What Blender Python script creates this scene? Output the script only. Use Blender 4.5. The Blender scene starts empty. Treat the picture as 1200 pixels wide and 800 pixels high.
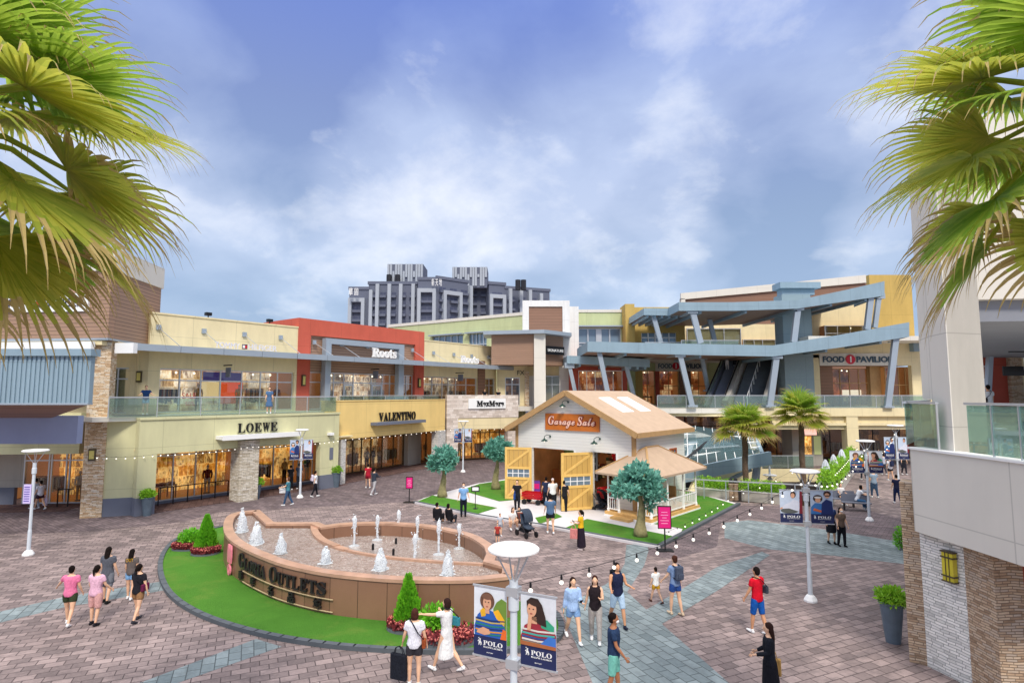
import bpy, bmesh, math, random
from mathutils import Vector, Matrix, noise
random.seed(7)
R = math.radians
SC = bpy.context.scene
COL = SC.collection
# ------------------------------------------------------------------ camera model (photo pixels are 1200x800)
FPX = 682.0; CH = 6.3; HOR = 462.0
PITCH = math.atan((HOR-400)/FPX); CP, SP = math.cos(PITCH), math.sin(PITCH)
def ray(px, py):
    u = (px-600)/FPX; v = (400-py)/FPX
    return Vector((u, CP-v*SP, SP+v*CP))
def G(px, py, z=0.0):
    r = ray(px, py); t = (z-CH)/r.z
    return Vector((r.x*t, r.y*t, z))
def AT(px, py, Y):
    r = ray(px, py); t = Y/r.y
    return Vector((r.x*t, Y, CH+r.z*t))
def proj(p):
    d = Vector(p)-Vector((0, 0, CH)); w = d.y*CP+d.z*SP
    return (600+FPX*d.x/w, 400-FPX*(d.z*CP-d.y*SP)/w)
# ------------------------------------------------------------------ object helpers
def tag(o, label=None, cat=None, group=None, kind=None):
    if label: o['label'] = label
    if cat: o['category'] = cat
    if group: o['group'] = group
    if kind: o['kind'] = kind
    return o
def link(o, parent=None):
    COL.objects.link(o)
    if parent is not None: o.parent = parent
    return o
def thing(name, label, cat, loc=(0, 0, 0), rz=0, group=None):
    o = bpy.data.objects.new(name, None); o.empty_display_size = .2
    o.location = loc; o.rotation_euler = (0, 0, rz); link(o)
    return tag(o, label, cat, group)
def kids(o): return [c for c in COL.objects if c.parent == o]
def copy_tree(o, parent=None, _k=None):
    if _k is None:
        _k = {}
        for c in COL.objects:
            if c.parent: _k.setdefault(c.parent.name, []).append(c)
    c = o.copy(); COL.objects.link(c); c.parent = parent
    for ch in _k.get(o.name, []): copy_tree(ch, c, _k)
    return c
class MB:
    def __init__(s): s.v = []; s.f = []; s.m = []; s.ms = []; s.cm = 0
    def mat(s, m):
        if m not in s.ms: s.ms.append(m)
        s.cm = s.ms.index(m); return s
    def add(s, vs, fs):
        b = len(s.v); s.v += [tuple(v) for v in vs]
        for f in fs: s.f.append([i+b for i in f]); s.m.append(s.cm)
        return s
    def box(s, x0, x1, y0, y1, z0, z1, M=None):
        if x0 > x1: x0, x1 = x1, x0
        if y0 > y1: y0, y1 = y1, y0
        if z0 > z1: z0, z1 = z1, z0
        vs = [Vector((x, y, z)) for z in (z0, z1) for x, y in ((x0, y0), (x1, y0), (x1, y1), (x0, y1))]
        if M is not None: vs = [M @ v for v in vs]
        return s.add(vs, [(0, 3, 2, 1), (4, 5, 6, 7), (0, 1, 5, 4), (1, 2, 6, 5), (2, 3, 7, 6), (3, 0, 4, 7)])
    def bar(s, a, b, w, h=None, up=(0, 0, 1)):
        a = Vector(a); b = Vector(b); h = h or w; d = (b-a)
        if d.length < 1e-6: return s
        d.normalize(); u = Vector(up)
        if abs(d.dot(u)) > .98: u = Vector((0, 1, 0))
        r = d.cross(u).normalized(); u = r.cross(d)
        vs = [p+r*(i*w/2)+u*(j*h/2) for p in (a, b) for i, j in ((-1, -1), (1, -1), (1, 1), (-1, 1))]
        return s.add(vs, [(0, 3, 2, 1), (4, 5, 6, 7), (0, 1, 5, 4), (1, 2, 6, 5), (2, 3, 7, 6), (3, 0, 4, 7)])
    def tube(s, pts, rad, n=8, ref=(1, 0, 0), cap=True):
        pts = [Vector(p) for p in pts]; k = len(pts)
        rad = [(r, r) if not isinstance(r, (tuple, list)) else r for r in (rad if isinstance(rad, (list, tuple)) else [rad]*k)]
        vs = []; ref = Vector(ref)
        for i, p in enumerate(pts):
            d = (pts[min(i+1, k-1)]-pts[max(i-1, 0)])
            d = d.normalized() if d.length > 1e-9 else Vector((0, 0, 1))
            rr = ref if abs(d.dot(ref)) < .95 else Vector((0, 1, 0))
            a = (rr-d*rr.dot(d)).normalized(); b = d.cross(a)
            for j in range(n):
                t = 2*math.pi*j/n
                vs.append(p+a*math.cos(t)*rad[i][0]+b*math.sin(t)*rad[i][1])
        fs = [(i*n+j, i*n+(j+1) % n, (i+1)*n+(j+1) % n, (i+1)*n+j) for i in range(k-1) for j in range(n)]
        if cap: fs += [tuple(range(n-1, -1, -1)), tuple(range((k-1)*n, k*n))]
        return s.add(vs, fs)
    def lathe(s, c, prof, n=24, cap=True):
        c = Vector(c); vs = []
        for r, z in prof:
            for j in range(n):
                t = 2*math.pi*j/n; vs.append(c+Vector((r*math.cos(t), r*math.sin(t), z)))
        k = len(prof)
        fs = [(i*n+j, i*n+(j+1) % n, (i+1)*n+(j+1) % n, (i+1)*n+j) for i in range(k-1) for j in range(n)]
        if cap: fs += [tuple(range(n-1, -1, -1)), tuple(range((k-1)*n, k*n))]
        return s.add(vs, fs)
    def ball(s, c, r, n=10, m=7, M=None):
        c = Vector(c); r = r if isinstance(r, (tuple, list)) else (r, r, r); vs = []
        vs.append(Vector((0, 0, -r[2])))
        for i in range(1, m):
            p = math.pi*i/m-math.pi/2
            for j in range(n):
                t = 2*math.pi*j/n
                vs.append(Vector((r[0]*math.cos(p)*math.cos(t), r[1]*math.cos(p)*math.sin(t), r[2]*math.sin(p))))
        vs.append(Vector((0, 0, r[2])))
        if M is not None: vs = [M @ v for v in vs]
        vs = [v+c for v in vs]
        fs = [(0, 1+(j+1) % n, 1+j) for j in range(n)]
        for i in range(m-2):
            fs += [(1+i*n+j, 1+i*n+(j+1) % n, 1+(i+1)*n+(j+1) % n, 1+(i+1)*n+j) for j in range(n)]
        e = len(vs)-1; b = 1+(m-2)*n
        fs += [(b+j, b+(j+1) % n, e) for j in range(n)]
        return s.add(vs, fs)
    def prism(s, poly, z0, z1, M=None):
        n = len(poly)
        a = sum(poly[i][0]*poly[(i+1) % n][1]-poly[(i+1) % n][0]*poly[i][1] for i in range(n))
        if a < 0: poly = poly[::-1]
        g0 = z0 if callable(z0) else (lambda x, y: z0); g1 = z1 if callable(z1) else (lambda x, y: z1)
        vs = [Vector((p[0], p[1], g0(*p[:2]))) for p in poly]+[Vector((p[0], p[1], g1(*p[:2]))) for p in poly]
        if M is not None: vs = [M @ v for v in vs]
        return s.add(vs, [tuple(range(n-1, -1, -1)), tuple(range(n, 2*n))]+[(i, (i+1) % n, n+(i+1) % n, n+i) for i in range(n)])
    def slab(s, poly, y0, y1):       # polygon given in local x,z, extruded along y
        n = len(poly)
        a = sum(poly[i][0]*poly[(i+1) % n][1]-poly[(i+1) % n][0]*poly[i][1] for i in range(n))
        if a < 0: poly = poly[::-1]
        vs = [(p[0], y0, p[1]) for p in poly]+[(p[0], y1, p[1]) for p in poly]
        return s.add(vs, [tuple(range(n)), tuple(range(2*n-1, n-1, -1))]+[(i, n+i, n+(i+1) % n, (i+1) % n) for i in range(n)])
    def quad(s, a, b, c, d): return s.add([a, b, c, d], [(0, 1, 2, 3)])
    def wall(s, x0, x1, z0, z1, y0, y1, holes=()):   # wall in the local xz plane with rectangular holes
        xs = sorted(set([x0, x1]+[min(max(h[i], x0), x1) for h in holes for i in (0, 1)]))
        zs = sorted(set([z0, z1]+[min(max(h[i], z0), z1) for h in holes for i in (2, 3)]))
        def solid(i, j):
            if i < 0 or j < 0 or i >= len(xs)-1 or j >= len(zs)-1: return False
            cx = (xs[i]+xs[i+1])/2; cz = (zs[j]+zs[j+1])/2
            return not any(h[0] < cx < h[1] and h[2] < cz < h[3] for h in holes)
        for i in range(len(xs)-1):
            for j in range(len(zs)-1):
                if not solid(i, j): continue
                a, b, c, d = xs[i], xs[i+1], zs[j], zs[j+1]
                s.quad((a, y0, c), (b, y0, c), (b, y0, d), (a, y0, d)); s.quad((b, y1, c), (a, y1, c), (a, y1, d), (b, y1, d))
                if not solid(i-1, j): s.quad((a, y1, c), (a, y0, c), (a, y0, d), (a, y1, d))
                if not solid(i+1, j): s.quad((b, y0, c), (b, y1, c), (b, y1, d), (b, y0, d))
                if not solid(i, j-1): s.quad((a, y1, c), (b, y1, c), (b, y0, c), (a, y0, c))
                if not solid(i, j+1): s.quad((a, y0, d), (b, y0, d), (b, y1, d), (a, y1, d))
        return s
    def mesh(s, name='m', smooth=False, weld=False):
        me = bpy.data.meshes.new(name); me.from_pydata(s.v, [], s.f)
        for m in s.ms: me.materials.append(m)
        if len(s.ms) > 1: me.polygons.foreach_set('material_index', s.m)
        if weld:
            bm = bmesh.new(); bm.from_mesh(me); bmesh.ops.remove_doubles(bm, verts=bm.verts, dist=1e-4); bm.to_mesh(me); bm.free()
        if smooth: me.polygons.foreach_set('use_smooth', [True]*len(me.polygons))
        me.update(); return me
    def build(s, name, m=None, parent=None, smooth=False, weld=False, bevel=0, loc=None, rz=0):
        if m is not None and not s.ms: s.mat(m); s.m = [0]*len(s.f)
        o = bpy.data.objects.new(name, s.mesh(name, smooth, weld))
        if bevel:
            b = o.modifiers.new('bevel', 'BEVEL'); b.width = bevel; b.segments = 2; b.limit_method = 'ANGLE'
        if loc is not None: o.location = loc
        if rz: o.rotation_euler = (0, 0, rz)
        return link(o, parent)
# a vertical frame: local x along the wall (left to right seen from the camera), local y into the building, z up
class Fr:
    def __init__(s, p0, p1=None, rz=None):
        s.o = Vector((p0[0], p0[1], 0)); s.rz = rz if rz is not None else math.atan2(p1[1]-p0[1], p1[0]-p0[0])
        s.M = Matrix.Translation(s.o) @ Matrix.Rotation(s.rz, 4, 'Z'); s.I = s.M.inverted()
        s.L = (Vector(p1[:2])-Vector(p0[:2])).length if p1 is not None else 0
    def at(s, px, py, y=0.0):                      # pixel -> local (x, z) on the plane local y = const
        a = s.I @ Vector((0, 0, CH)); d = (s.I.to_3x3() @ ray(px, py)); t = (y-a.y)/d.y
        return a.x+d.x*t, a.z+d.z*t
    def x(s, px, y=0.0, py=462): return s.at(px, py, y)[0]
    def w(s, x, y, z=0): return s.M @ Vector((x, y, z))
    def thing(s, name, label, cat, group=None): return thing(name, label, cat, tuple(s.o), s.rz, group)
# ------------------------------------------------------------------ text
_TX = {}
SERIF = lambda t: ''.join(chr(0x1D400+ord(c)-65) if 'A' <= c <= 'Z' else chr(0x1D41A+ord(c)-97) if 'a' <= c <= 'z' else c for c in t)
SCRIPT = lambda t: ''.join({'G': chr(0x1D46E), 'S': chr(0x1D47A)}[c] if c in 'GS' else chr(0x1D4D0+ord(c)-65) if 'A' <= c <= 'Z' else chr(0x1D4EA+ord(c)-97) if 'a' <= c <= 'z' else c for c in t)
def text_mesh(body, offset=0.0, shear=0.0, res=3):
    k = (body, offset, shear)
    if k not in _TX:
        c = bpy.data.curves.new('t', 'FONT'); c.body = body; c.size = 1; c.offset = offset; c.shear = shear; c.resolution_u = res
        o = bpy.data.objects.new('t', c); COL.objects.link(o)
        me = bpy.data.meshes.new_from_object(o.evaluated_get(bpy.context.evaluated_depsgraph_get()))
        v = [tuple(p.co) for p in me.vertices]; f = [tuple(p.vertices) for p in me.polygons]
        bpy.data.objects.remove(o); bpy.data.curves.remove(c)
        _TX[k] = (v, f)
    return _TX[k]
def text_into(mb, body, x, z, w=None, h=None, y=0.0, t=0.04, center=False, offset=0.0, shear=0.0, M=None):
    v, f = text_mesh(body, offset, shear)
    x0 = min(p[0] for p in v); x1 = max(p[0] for p in v); y0 = min(p[1] for p in v); y1 = max(p[1] for p in v)
    sx = (w/(x1-x0)) if w else None; sy = (h/(y1-y0)) if h else None
    sx = sx or sy; sy = sy or sx
    if center: x -= (x1-x0)*sx/2
    fr = [Vector((x+(p[0]-x0)*sx, y-t, z+(p[1]-y0)*sy)) for p in v]; bk = [Vector((p.x, y, p.z)) for p in fr]
    n = len(v); ed = {}
    for q in f:
        for i in range(len(q)):
            a, b = q[i], q[(i+1) % len(q)]; ed[(a, b)] = ed.get((a, b), 0)+1
    fs = [tuple(q) for q in f]+[tuple(i+n for i in reversed(q)) for q in f]
    for (a, b) in ed:
        if (b, a) not in ed: fs.append((b, a, a+n, b+n))
    vs = fr+bk
    if M is not None: vs = [M @ p for p in vs]
    mb.add(vs, fs)
    return x+(x1-x0)*sx
# ------------------------------------------------------------------ materials
def C(h):
    h = h.lstrip('#'); h = h if len(h) == 6 else ''.join(q*2 for q in h); c = [int(h[i:i+2], 16)/255 for i in (0, 2, 4)]
    return tuple(x/12.92 if x <= .04045 else ((x+.055)/1.055)**2.4 for x in c)+(1,)
class NT:
    def __init__(s, name):
        s.m = bpy.data.materials.new(name); s.m.use_nodes = True; s.t = s.m.node_tree; s.n = s.t.nodes
        s.b = s.n['Principled BSDF']; s.out = s.n['Material Output']
    def new(s, ty, **kw):
        n = s.n.new(ty)
        for k, v in kw.items(): setattr(n, k, v)
        return n
    def l(s, a, b): s.t.links.new(a, b)
    def val(s, sock, v):
        if hasattr(v, 'is_output') or hasattr(v, 'links'): s.l(v, sock)
        else: sock.default_value = v
    def math(s, op, a, b=0.0, c=None, clamp=False):
        n = s.new('ShaderNodeMath', operation=op); n.use_clamp = clamp
        s.val(n.inputs[0], a); s.val(n.inputs[1], b)
        if c is not None: s.val(n.inputs[2], c)
        return n.outputs[0]
    def mix(s, f, a, b, bt='MIX'):
        n = s.new('ShaderNodeMix', data_type='RGBA', blend_type=bt)
        s.val(n.inputs[0], f); s.val(n.inputs[6], a); s.val(n.inputs[7], b); return n.outputs[2]
    def noise(s, vec=None, scale=5, detail=4, rough=.55, dist=0):
        n = s.new('ShaderNodeTexNoise'); n.inputs['Scale'].default_value = scale; n.inputs['Detail'].default_value = detail
        n.inputs['Roughness'].default_value = rough; n.inputs['Distortion'].default_value = dist
        if vec is not None: s.l(vec, n.inputs['Vector'])
        return n.outputs[0]
    def ramp(s, f, stops):
        n = s.new('ShaderNodeValToRGB'); s.l(f, n.inputs[0]); e = n.color_ramp.elements
        while len(e) < len(stops): e.new(.5)
        for i, (p, c) in enumerate(stops): e[i].position = p; e[i].color = c
        return n.outputs[0]
    def obj(s): return s.new('ShaderNodeTexCoord').outputs['Object']
    def pos(s): return s.new('ShaderNodeNewGeometry').outputs['Position']
    def wallvec(s, rot=0):        # (x+y, z) so both faces of a box get upright courses
        sp = s.new('ShaderNodeSeparateXYZ'); s.l(s.obj(), sp.inputs[0])
        cb = s.new('ShaderNodeCombineXYZ'); s.l(s.math('ADD', sp.outputs[0], sp.outputs[1]), cb.inputs[0]); s.l(sp.outputs[2], cb.inputs[1])
        return cb.outputs[0]
    def bump(s, h, st=.3, d=.02):
        n = s.new('ShaderNodeBump'); n.inputs['Strength'].default_value = st; n.inputs['Distance'].default_value = d
        s.l(h, n.inputs['Height']); s.l(n.outputs[0], s.b.inputs['Normal'])
    def set(s, **k):
        nm = {'col': 'Base Color', 'rough': 'Roughness', 'metal': 'Metallic', 'spec': 'Specular IOR Level', 'em': 'Emission Color', 'es': 'Emission Strength', 'alpha': 'Alpha', 'trans': 'Transmission Weight'}
        for a, v in k.items(): s.val(s.b.inputs[nm[a]], v)
        return s.m
def mul(c, k): return tuple(min(1, x*k) for x in c[:3])+(1,)
_P = {}
def paint(hexc, rough=.6, var=.12, scale=1.5, bump=.0, metal=0, name=None, spec=.35, grime=.0):
    k = (hexc, rough, var, scale, bump, metal, grime)
    if k in _P: return _P[k]
    n = NT(name or 'paint_'+hexc); c = C(hexc); v = n.pos() if scale else n.obj()
    f = n.noise(v, scale, 5, .6)
    f = n.ramp(f, [(.3, (0, 0, 0, 1)), (.7, (1, 1, 1, 1))]); col = n.mix(f, mul(c, 1-var), mul(c, 1+var))
    if grime:
        mp = n.new('ShaderNodeMapping'); n.l(v, mp.inputs[0]); mp.inputs['Scale'].default_value = (.8, .8, .16)
        g = n.noise(mp.outputs[0], 1.6, 6, .7); g = n.ramp(g, [(.4, (0, 0, 0, 1)), (.7, (1, 1, 1, 1))])
        col = n.mix(n.math('MULTIPLY', g, grime), col, mul(c, .6))
        sp = n.new('ShaderNodeSeparateXYZ'); n.l(n.wallvec(), sp.inputs[0])
        j = n.math('MAXIMUM', n.math('LESS_THAN', n.math('FRACT', n.math('DIVIDE', sp.outputs[0], 2.7)), .011), n.math('LESS_THAN', n.math('FRACT', n.math('ADD', n.math('DIVIDE', sp.outputs[1], 2.1), .35)), .012))
        col = n.mix(n.math('MULTIPLY', j, .4), col, mul(c, .4))
    n.set(col=col, rough=rough, metal=metal, spec=spec)
    if bump: n.bump(n.noise(n.pos(), 40, 3), bump, .01)
    _P[k] = n.m; return n.m
def siding(hexc, pitch=.2, gap=.12, name='siding', var=.1, gm=.75):
    n = NT(name); c = C(hexc); sp = n.new('ShaderNodeSeparateXYZ'); n.l(n.obj(), sp.inputs[0])
    z = n.math('FRACT', n.math('DIVIDE', sp.outputs[2], pitch)); g = n.math('LESS_THAN', z, gap)
    row = n.math('FLOOR', n.math('DIVIDE', sp.outputs[2], pitch)); cb = n.new('ShaderNodeCombineXYZ'); n.l(row, cb.inputs[2]); n.l(n.math('MULTIPLY', sp.outputs[0], .15), cb.inputs[0])
    col = n.mix(n.noise(cb.outputs[0], 1.7, 3), mul(c, 1-var*1.6), mul(c, 1+var*1.6))
    col = n.mix(n.math('MULTIPLY', g, gm), col, mul(c, .3))
    n.set(col=col, rough=.55); n.bump(z, .5, .03); return n.m
def stone(cols, bw=.42, rh=.12, mortar=.012, name='ledgestone', bump=.8):
    n = NT(name); v = n.wallvec()
    va = n.new('ShaderNodeVectorMath', operation='ADD'); vsn = n.new('ShaderNodeVectorMath', operation='SCALE'); nn_ = n.new('ShaderNodeTexNoise'); nn_.inputs['Scale'].default_value = 1.6; nn_.inputs['Detail'].default_value = 2; n.l(v, nn_.inputs['Vector'])
    n.l(nn_.outputs[1], vsn.inputs[0]); vsn.inputs['Scale'].default_value = .09; n.l(v, va.inputs[0]); n.l(vsn.outputs[0], va.inputs[1]); v = va.outputs[0]
    b = n.new('ShaderNodeTexBrick'); n.l(v, b.inputs['Vector']); b.inputs['Scale'].default_value = 1
    b.inputs['Brick Width'].default_value = bw; b.inputs['Row Height'].default_value = rh; b.inputs['Mortar Size'].default_value = mortar
    b.inputs['Mortar Smooth'].default_value = .3; b.offset = .37; b.squash = .7; b.squash_frequency = 3
    b.inputs['Color1'].default_value = (0, 0, 0, 1); b.inputs['Color2'].default_value = (1, 1, 1, 1); b.inputs['Mortar'].default_value = (.5, .5, .5, 1)
    mp = n.new('ShaderNodeMapping'); n.l(v, mp.inputs[0]); mp.inputs['Scale'].default_value = (1/bw, 1/rh, 1)
    wn = n.noise(mp.outputs[0], .9, 3, .7)
    k = len(cols); f = n.math('ADD', n.math('MULTIPLY', b.outputs[0], .6), n.math('MULTIPLY', wn, .55))
    col = n.ramp(f, [(.2+.65*i/(k-1), C(c)) for i, c in enumerate(cols)])
    col = n.mix(n.math('MULTIPLY', b.outputs[1], .75), col, mul(C(cols[0]), .35))
    n.set(col=col, rough=.85); h = n.math('SUBTRACT', n.math('MULTIPLY', f, .8), b.outputs[1]); n.bump(h, bump, .05); return n.m
def pavers(c1, c2, mort, rot, bw, rh, name, ms=.012, wet=.45):
    n = NT(name); mp = n.new('ShaderNodeMapping'); n.l(n.pos(), mp.inputs[0]); mp.inputs['Rotation'].default_value = (0, 0, rot)
    b = n.new('ShaderNodeTexBrick'); n.l(mp.outputs[0], b.inputs['Vector']); b.inputs['Scale'].default_value = 1
    b.inputs['Brick Width'].default_value = bw; b.inputs['Row Height'].default_value = rh; b.inputs['Mortar Size'].default_value = ms
    b.inputs['Color1'].default_value = (0, 0, 0, 1); b.inputs['Color2'].default_value = (1, 1, 1, 1); b.inputs['Mortar'].default_value = (.5, .5, .5, 1)
    m2 = n.new('ShaderNodeMapping'); n.l(mp.outputs[0], m2.inputs[0]); m2.inputs['Scale'].default_value = (.8, 1.5, 1)
    big = n.noise(n.pos(), .22, 4, .6); md = n.noise(m2.outputs[0], 1.1, 5, .7); fine = n.noise(n.pos(), 9, 3, .7)
    f = n.math('ADD', n.math('MULTIPLY', b.outputs[0], .55), n.math('MULTIPLY', fine, .42)); f = n.math('ADD', f, n.math('MULTIPLY', big, .34)); f = n.math('SUBTRACT', f, .1)
    col = n.ramp(f, [(.2, C(c1)), (.85, C(c2))])
    st = n.ramp(n.math('ADD', n.math('MULTIPLY', md, .8), n.math('MULTIPLY', b.outputs[0], .13)), [(.46, (0, 0, 0, 1)), (.58, (1, 1, 1, 1))])
    col = n.mix(n.math('MULTIPLY', st, wet), col, mul(C(c1), .42))
    col = n.mix(n.math('MULTIPLY', b.outputs[1], .8), col, C(mort))
    rg = n.math('SUBTRACT', .85, n.math('MULTIPLY', st, .25))
    n.set(col=col, rough=rg, spec=.3)
    n.bump(n.math('SUBTRACT', n.math('MULTIPLY', fine, .25), b.outputs[1]), .5, .012); return n.m
def leafmat(h1, h2, name, tr=.35, scale=6, seed=0):
    n = NT(name); f = n.noise(n.obj(), scale, 4, .6)
    oi = n.new('ShaderNodeNewGeometry'); rnd = oi.outputs['Random Per Island']
    col = n.mix(n.math('ADD', n.math('MULTIPLY', f, .4), n.math('MULTIPLY', rnd, .6)), C(h1), C(h2))
    n.set(col=col, rough=.5, spec=.3)
    t = n.new('ShaderNodeBsdfTranslucent'); n.l(n.mix(.5, col, mul(C(h2), 1.4)), t.inputs[0])
    mx = n.new('ShaderNodeMixShader'); mx.inputs[0].default_value = tr; n.l(n.b.outputs[0], mx.inputs[1]); n.l(t.outputs[0], mx.inputs[2]); n.l(mx.outputs[0], n.out.inputs[0])
    return n.m
def glassmat(tint='#cfe6df', name='glass', gloss=.12, rough=.0, tw=.9, milk=0.0):
    n = NT(name); tr = n.new('ShaderNodeBsdfTransparent'); tr.inputs[0].default_value = mul(C(tint), tw)
    gl = n.new('ShaderNodeBsdfGlossy'); gl.inputs['Roughness'].default_value = rough
    lw = n.new('ShaderNodeLayerWeight'); lw.inputs[0].default_value = .35
    f = n.math('ADD', n.math('MULTIPLY', lw.outputs[0], .45), gloss, clamp=True)
    mx = n.new('ShaderNodeMixShader'); n.l(f, mx.inputs[0]); n.l(tr.outputs[0], mx.inputs[1]); n.l(gl.outputs[0], mx.inputs[2])
    if milk:
        df = n.new('ShaderNodeBsdfDiffuse'); df.inputs[0].default_value = C(tint); m2 = n.new('ShaderNodeMixShader'); m2.inputs[0].default_value = milk; n.l(mx.outputs[0], m2.inputs[1]); n.l(df.outputs[0], m2.inputs[2]); n.l(m2.outputs[0], n.out.inputs[0])
    else: n.l(mx.outputs[0], n.out.inputs[0])
    return n.m
def emit(hexc, st, name):
    n = NT(name); return n.set(col=C(hexc), em=C(hexc), es=st)
def display(stops, st, name, sx=1.6, sz=2.2, seed=0.0):
    n = NT(name); v = n.wallvec(); mp = n.new('ShaderNodeMapping'); n.l(v, mp.inputs[0]); mp.inputs['Location'].default_value = (seed, seed*.3, 0)
    b = n.new('ShaderNodeTexBrick'); n.l(mp.outputs[0], b.inputs['Vector']); b.inputs['Scale'].default_value = 1
    b.inputs['Brick Width'].default_value = 1/sx; b.inputs['Row Height'].default_value = 1/sz; b.inputs['Mortar Size'].default_value = .03; b.offset = .25
    b.inputs['Color1'].default_value = (0, 0, 0, 1); b.inputs['Color2'].default_value = (1, 1, 1, 1); b.inputs['Mortar'].default_value = (.35, .35, .35, 1)
    m3 = n.new('ShaderNodeMapping'); n.l(mp.outputs[0], m3.inputs[0]); m3.inputs['Scale'].default_value = (4.5, 1.6, 1)
    f = n.math('ADD', n.math('MULTIPLY', b.outputs[0], .4), n.math('MULTIPLY', n.noise(m3.outputs[0], 1.3, 4, .7), .75))
    col = n.ramp(f, [(.2+.6*i/(len(stops)-1), C(c)) for i, c in enumerate(stops)])
    bigm = n.ramp(n.noise(v, .55, 3, .6), [(.34, (.28, .28, .28, 1)), (.66, (1.35, 1.35, 1.35, 1))]); col2 = n.mix(1.0, col, bigm, 'MULTIPLY')  # broad bright and dim areas painted in as uneven shop lighting
    return n.set(col=col2, rough=.6, em=col2, es=st*1.15)  # the goods wall glows by itself in place of lamplight
M = {}
M['pave'] = pavers('#655a59', '#a5938f', '#393031', R(-24), .40, .27, 'pink_pavers')
M['pave_b'] = pavers('#584e51', '#89797a', '#332b2d', R(38), .36, .18, 'brown_grey_pavers', wet=.6)
M['pave_g'] = pavers('#667275', '#919d9f', '#3f4647', R(66), .42, .28, 'grey_green_pavers', wet=.35)
M['pave_d'] = pavers('#55403f', '#7a6058', '#33272a', R(66), .3, .3, 'arcade_tiles', wet=.5)
M['loewe'] = paint('#d2cfa4', .8, .05, .6, .15, name='pale_green_render', grime=.3)
M['cream'] = paint('#e8d8ac', .8, .05, .6, .15, name='cream_render', grime=.3)
M['yellow'] = paint('#f4d388', .8, .05, .6, .15, name='warm_yellow_render', grime=.25)
M['ochre'] = paint('#c3a45c', .8, .06, .6, .15, name='ochre_render', grime=.35)
M['red'] = paint('#c9604c', .8, .06, .6, .12, name='red_render', grime=.3)
M['brick'] = paint('#b0503f', .8, .08, 1.2, .12, name='brick_red_render', grime=.25)
M['green'] = paint('#c3cb9b', .8, .05, .6, .1, name='green_render', grime=.3)
M['white'] = paint('#e6e4e0', .7, .03, .8, .05, name='white_render', grime=.3)
M['offwhite'] = paint('#dcd7cc', .8, .03, .7, .1, name='white_fine_render', grime=.08)
M['beige'] = paint('#b5b0a6', .8, .04, .7, .1, name='beige_render', grime=.35)
M['grey'] = paint('#6f7482', .7, .06, 1, .1, name='slate_grey_base')
M['brown'] = siding('#a8866f', .2, .2, 'brown_board_siding')
M['brown2'] = siding('#8e6a55', .3, .08, 'brown_panel_siding')
M['metal'] = paint('#a3aeb8', .45, .04, 1, metal=.3, name='grey_blue_metal')
M['bluemetal'] = paint('#90a7b4', .5, .05, .6, metal=.1, name='pale_blue_steel', grime=.3)
M['alu'] = paint('#c8ccd0', .35, .03, 1, metal=.5, name='aluminium')
M['dark'] = paint('#26262b', .5, .1, 1, name='dark_metal')
M['black'] = paint('#17171a', .45, .1, 1, name='black_paint')
M['wht'] = paint('#f1f1ef', .45, .02, 1, name='white_paint')
M['soffit'] = siding('#8f7060', .3, .06, 'brown_soffit')
M['st_tan'] = stone(['#b58e6c', '#d6b48c', '#ead2b0', '#f2e6d2'], .28, .07, .008, 'tan_ledgestone')
M['st_beige'] = stone(['#a89a85', '#c9bda6', '#ded4c0', '#e9e2d4'], .34, .09, .008, 'beige_ledgestone')
M['st_brown'] = stone(['#8a7058', '#b3967a', '#cfb69a', '#bcaa98'], .24, .055, .008, 'brown_ledgestone')
M['st_white'] = stone(['#c4c3be', '#dfddd6', '#efece6', '#faf7f0'], .3, .065, .008, 'white_ledgestone')
M['st_pink'] = stone(['#b5a79b', '#cdbfb2', '#dccfc4', '#e8ded4'], .6, .2, .006, 'pale_stone_cladding', .3)
M['glass'] = glassmat('#f2f5f2', 'shop_glass', .03)
M['railglass'] = glassmat('#d4e6df', 'rail_glass', .08, tw=.98, milk=.1)
M['railglass2'] = glassmat('#cbe6de', 'near_rail_glass', .1, tw=.97, milk=.13)
M['bluewin'] = NT('sky_window').set(col=C('#7f93a3'), rough=.12, metal=.3)
M['room'] = emit('#b97f48', .16, 'warm_room_wall'); M['roomdark'] = emit('#8a5a38', .12, 'dim_room_wall')  # room surfaces given a glow of their own to look lamp-lit
M['bulb'] = emit('#fff3d6', 3.0, 'lit_bulb')
M['d_amber'] = display(['#3a1f0c', '#8f5518', '#d4882c', '#ffce7c', '#6a3c14', '#f0ae50'], .8, 'amber_display', 1.7, 1.5, 3.1)
M['d_cloth'] = display(['#1e1410', '#7a4a22', '#c98a48', '#ffe3b0', '#5a3428', '#e9b060'], .8, 'clothes_display', 3.0, 1.0, 7.7)
M['d_shop'] = display(['#1d1614', '#5f3f2c', '#c99a68', '#fff0d4', '#6a4438', '#e8d8c0'], .75, 'shop_display', 2.0, 2.4, 1.7)
M['d_white'] = display(['#3a2c24', '#9a7448', '#e6c894', '#fff6e0', '#80583a'], .75, 'pale_shop_display', 1.4, 1.8, 5.2)
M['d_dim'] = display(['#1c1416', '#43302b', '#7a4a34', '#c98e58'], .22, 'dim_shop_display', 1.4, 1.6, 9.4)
M['d_food'] = display(['#2a120c', '#6e2f1a', '#b76a34', '#ffe2ae'], .42, 'food_hall_display', .9, 1.6, 4.4)
M['leaf_lawn'] = leafmat('#3f8f1f', '#6fc53a', 'bright_leaf', .25, 8)
M['conifer'] = leafmat('#3d8a1c', '#84cc2f', 'bright_conifer_leaf', .2, 5)
M['hedge'] = leafmat('#5b9a22', '#a5d03d', 'hedge_leaf', .2, 5)
M['redleaf'] = leafmat('#4a1f26', '#a0434a', 'dark_red_leaf', .2, 9)
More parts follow.
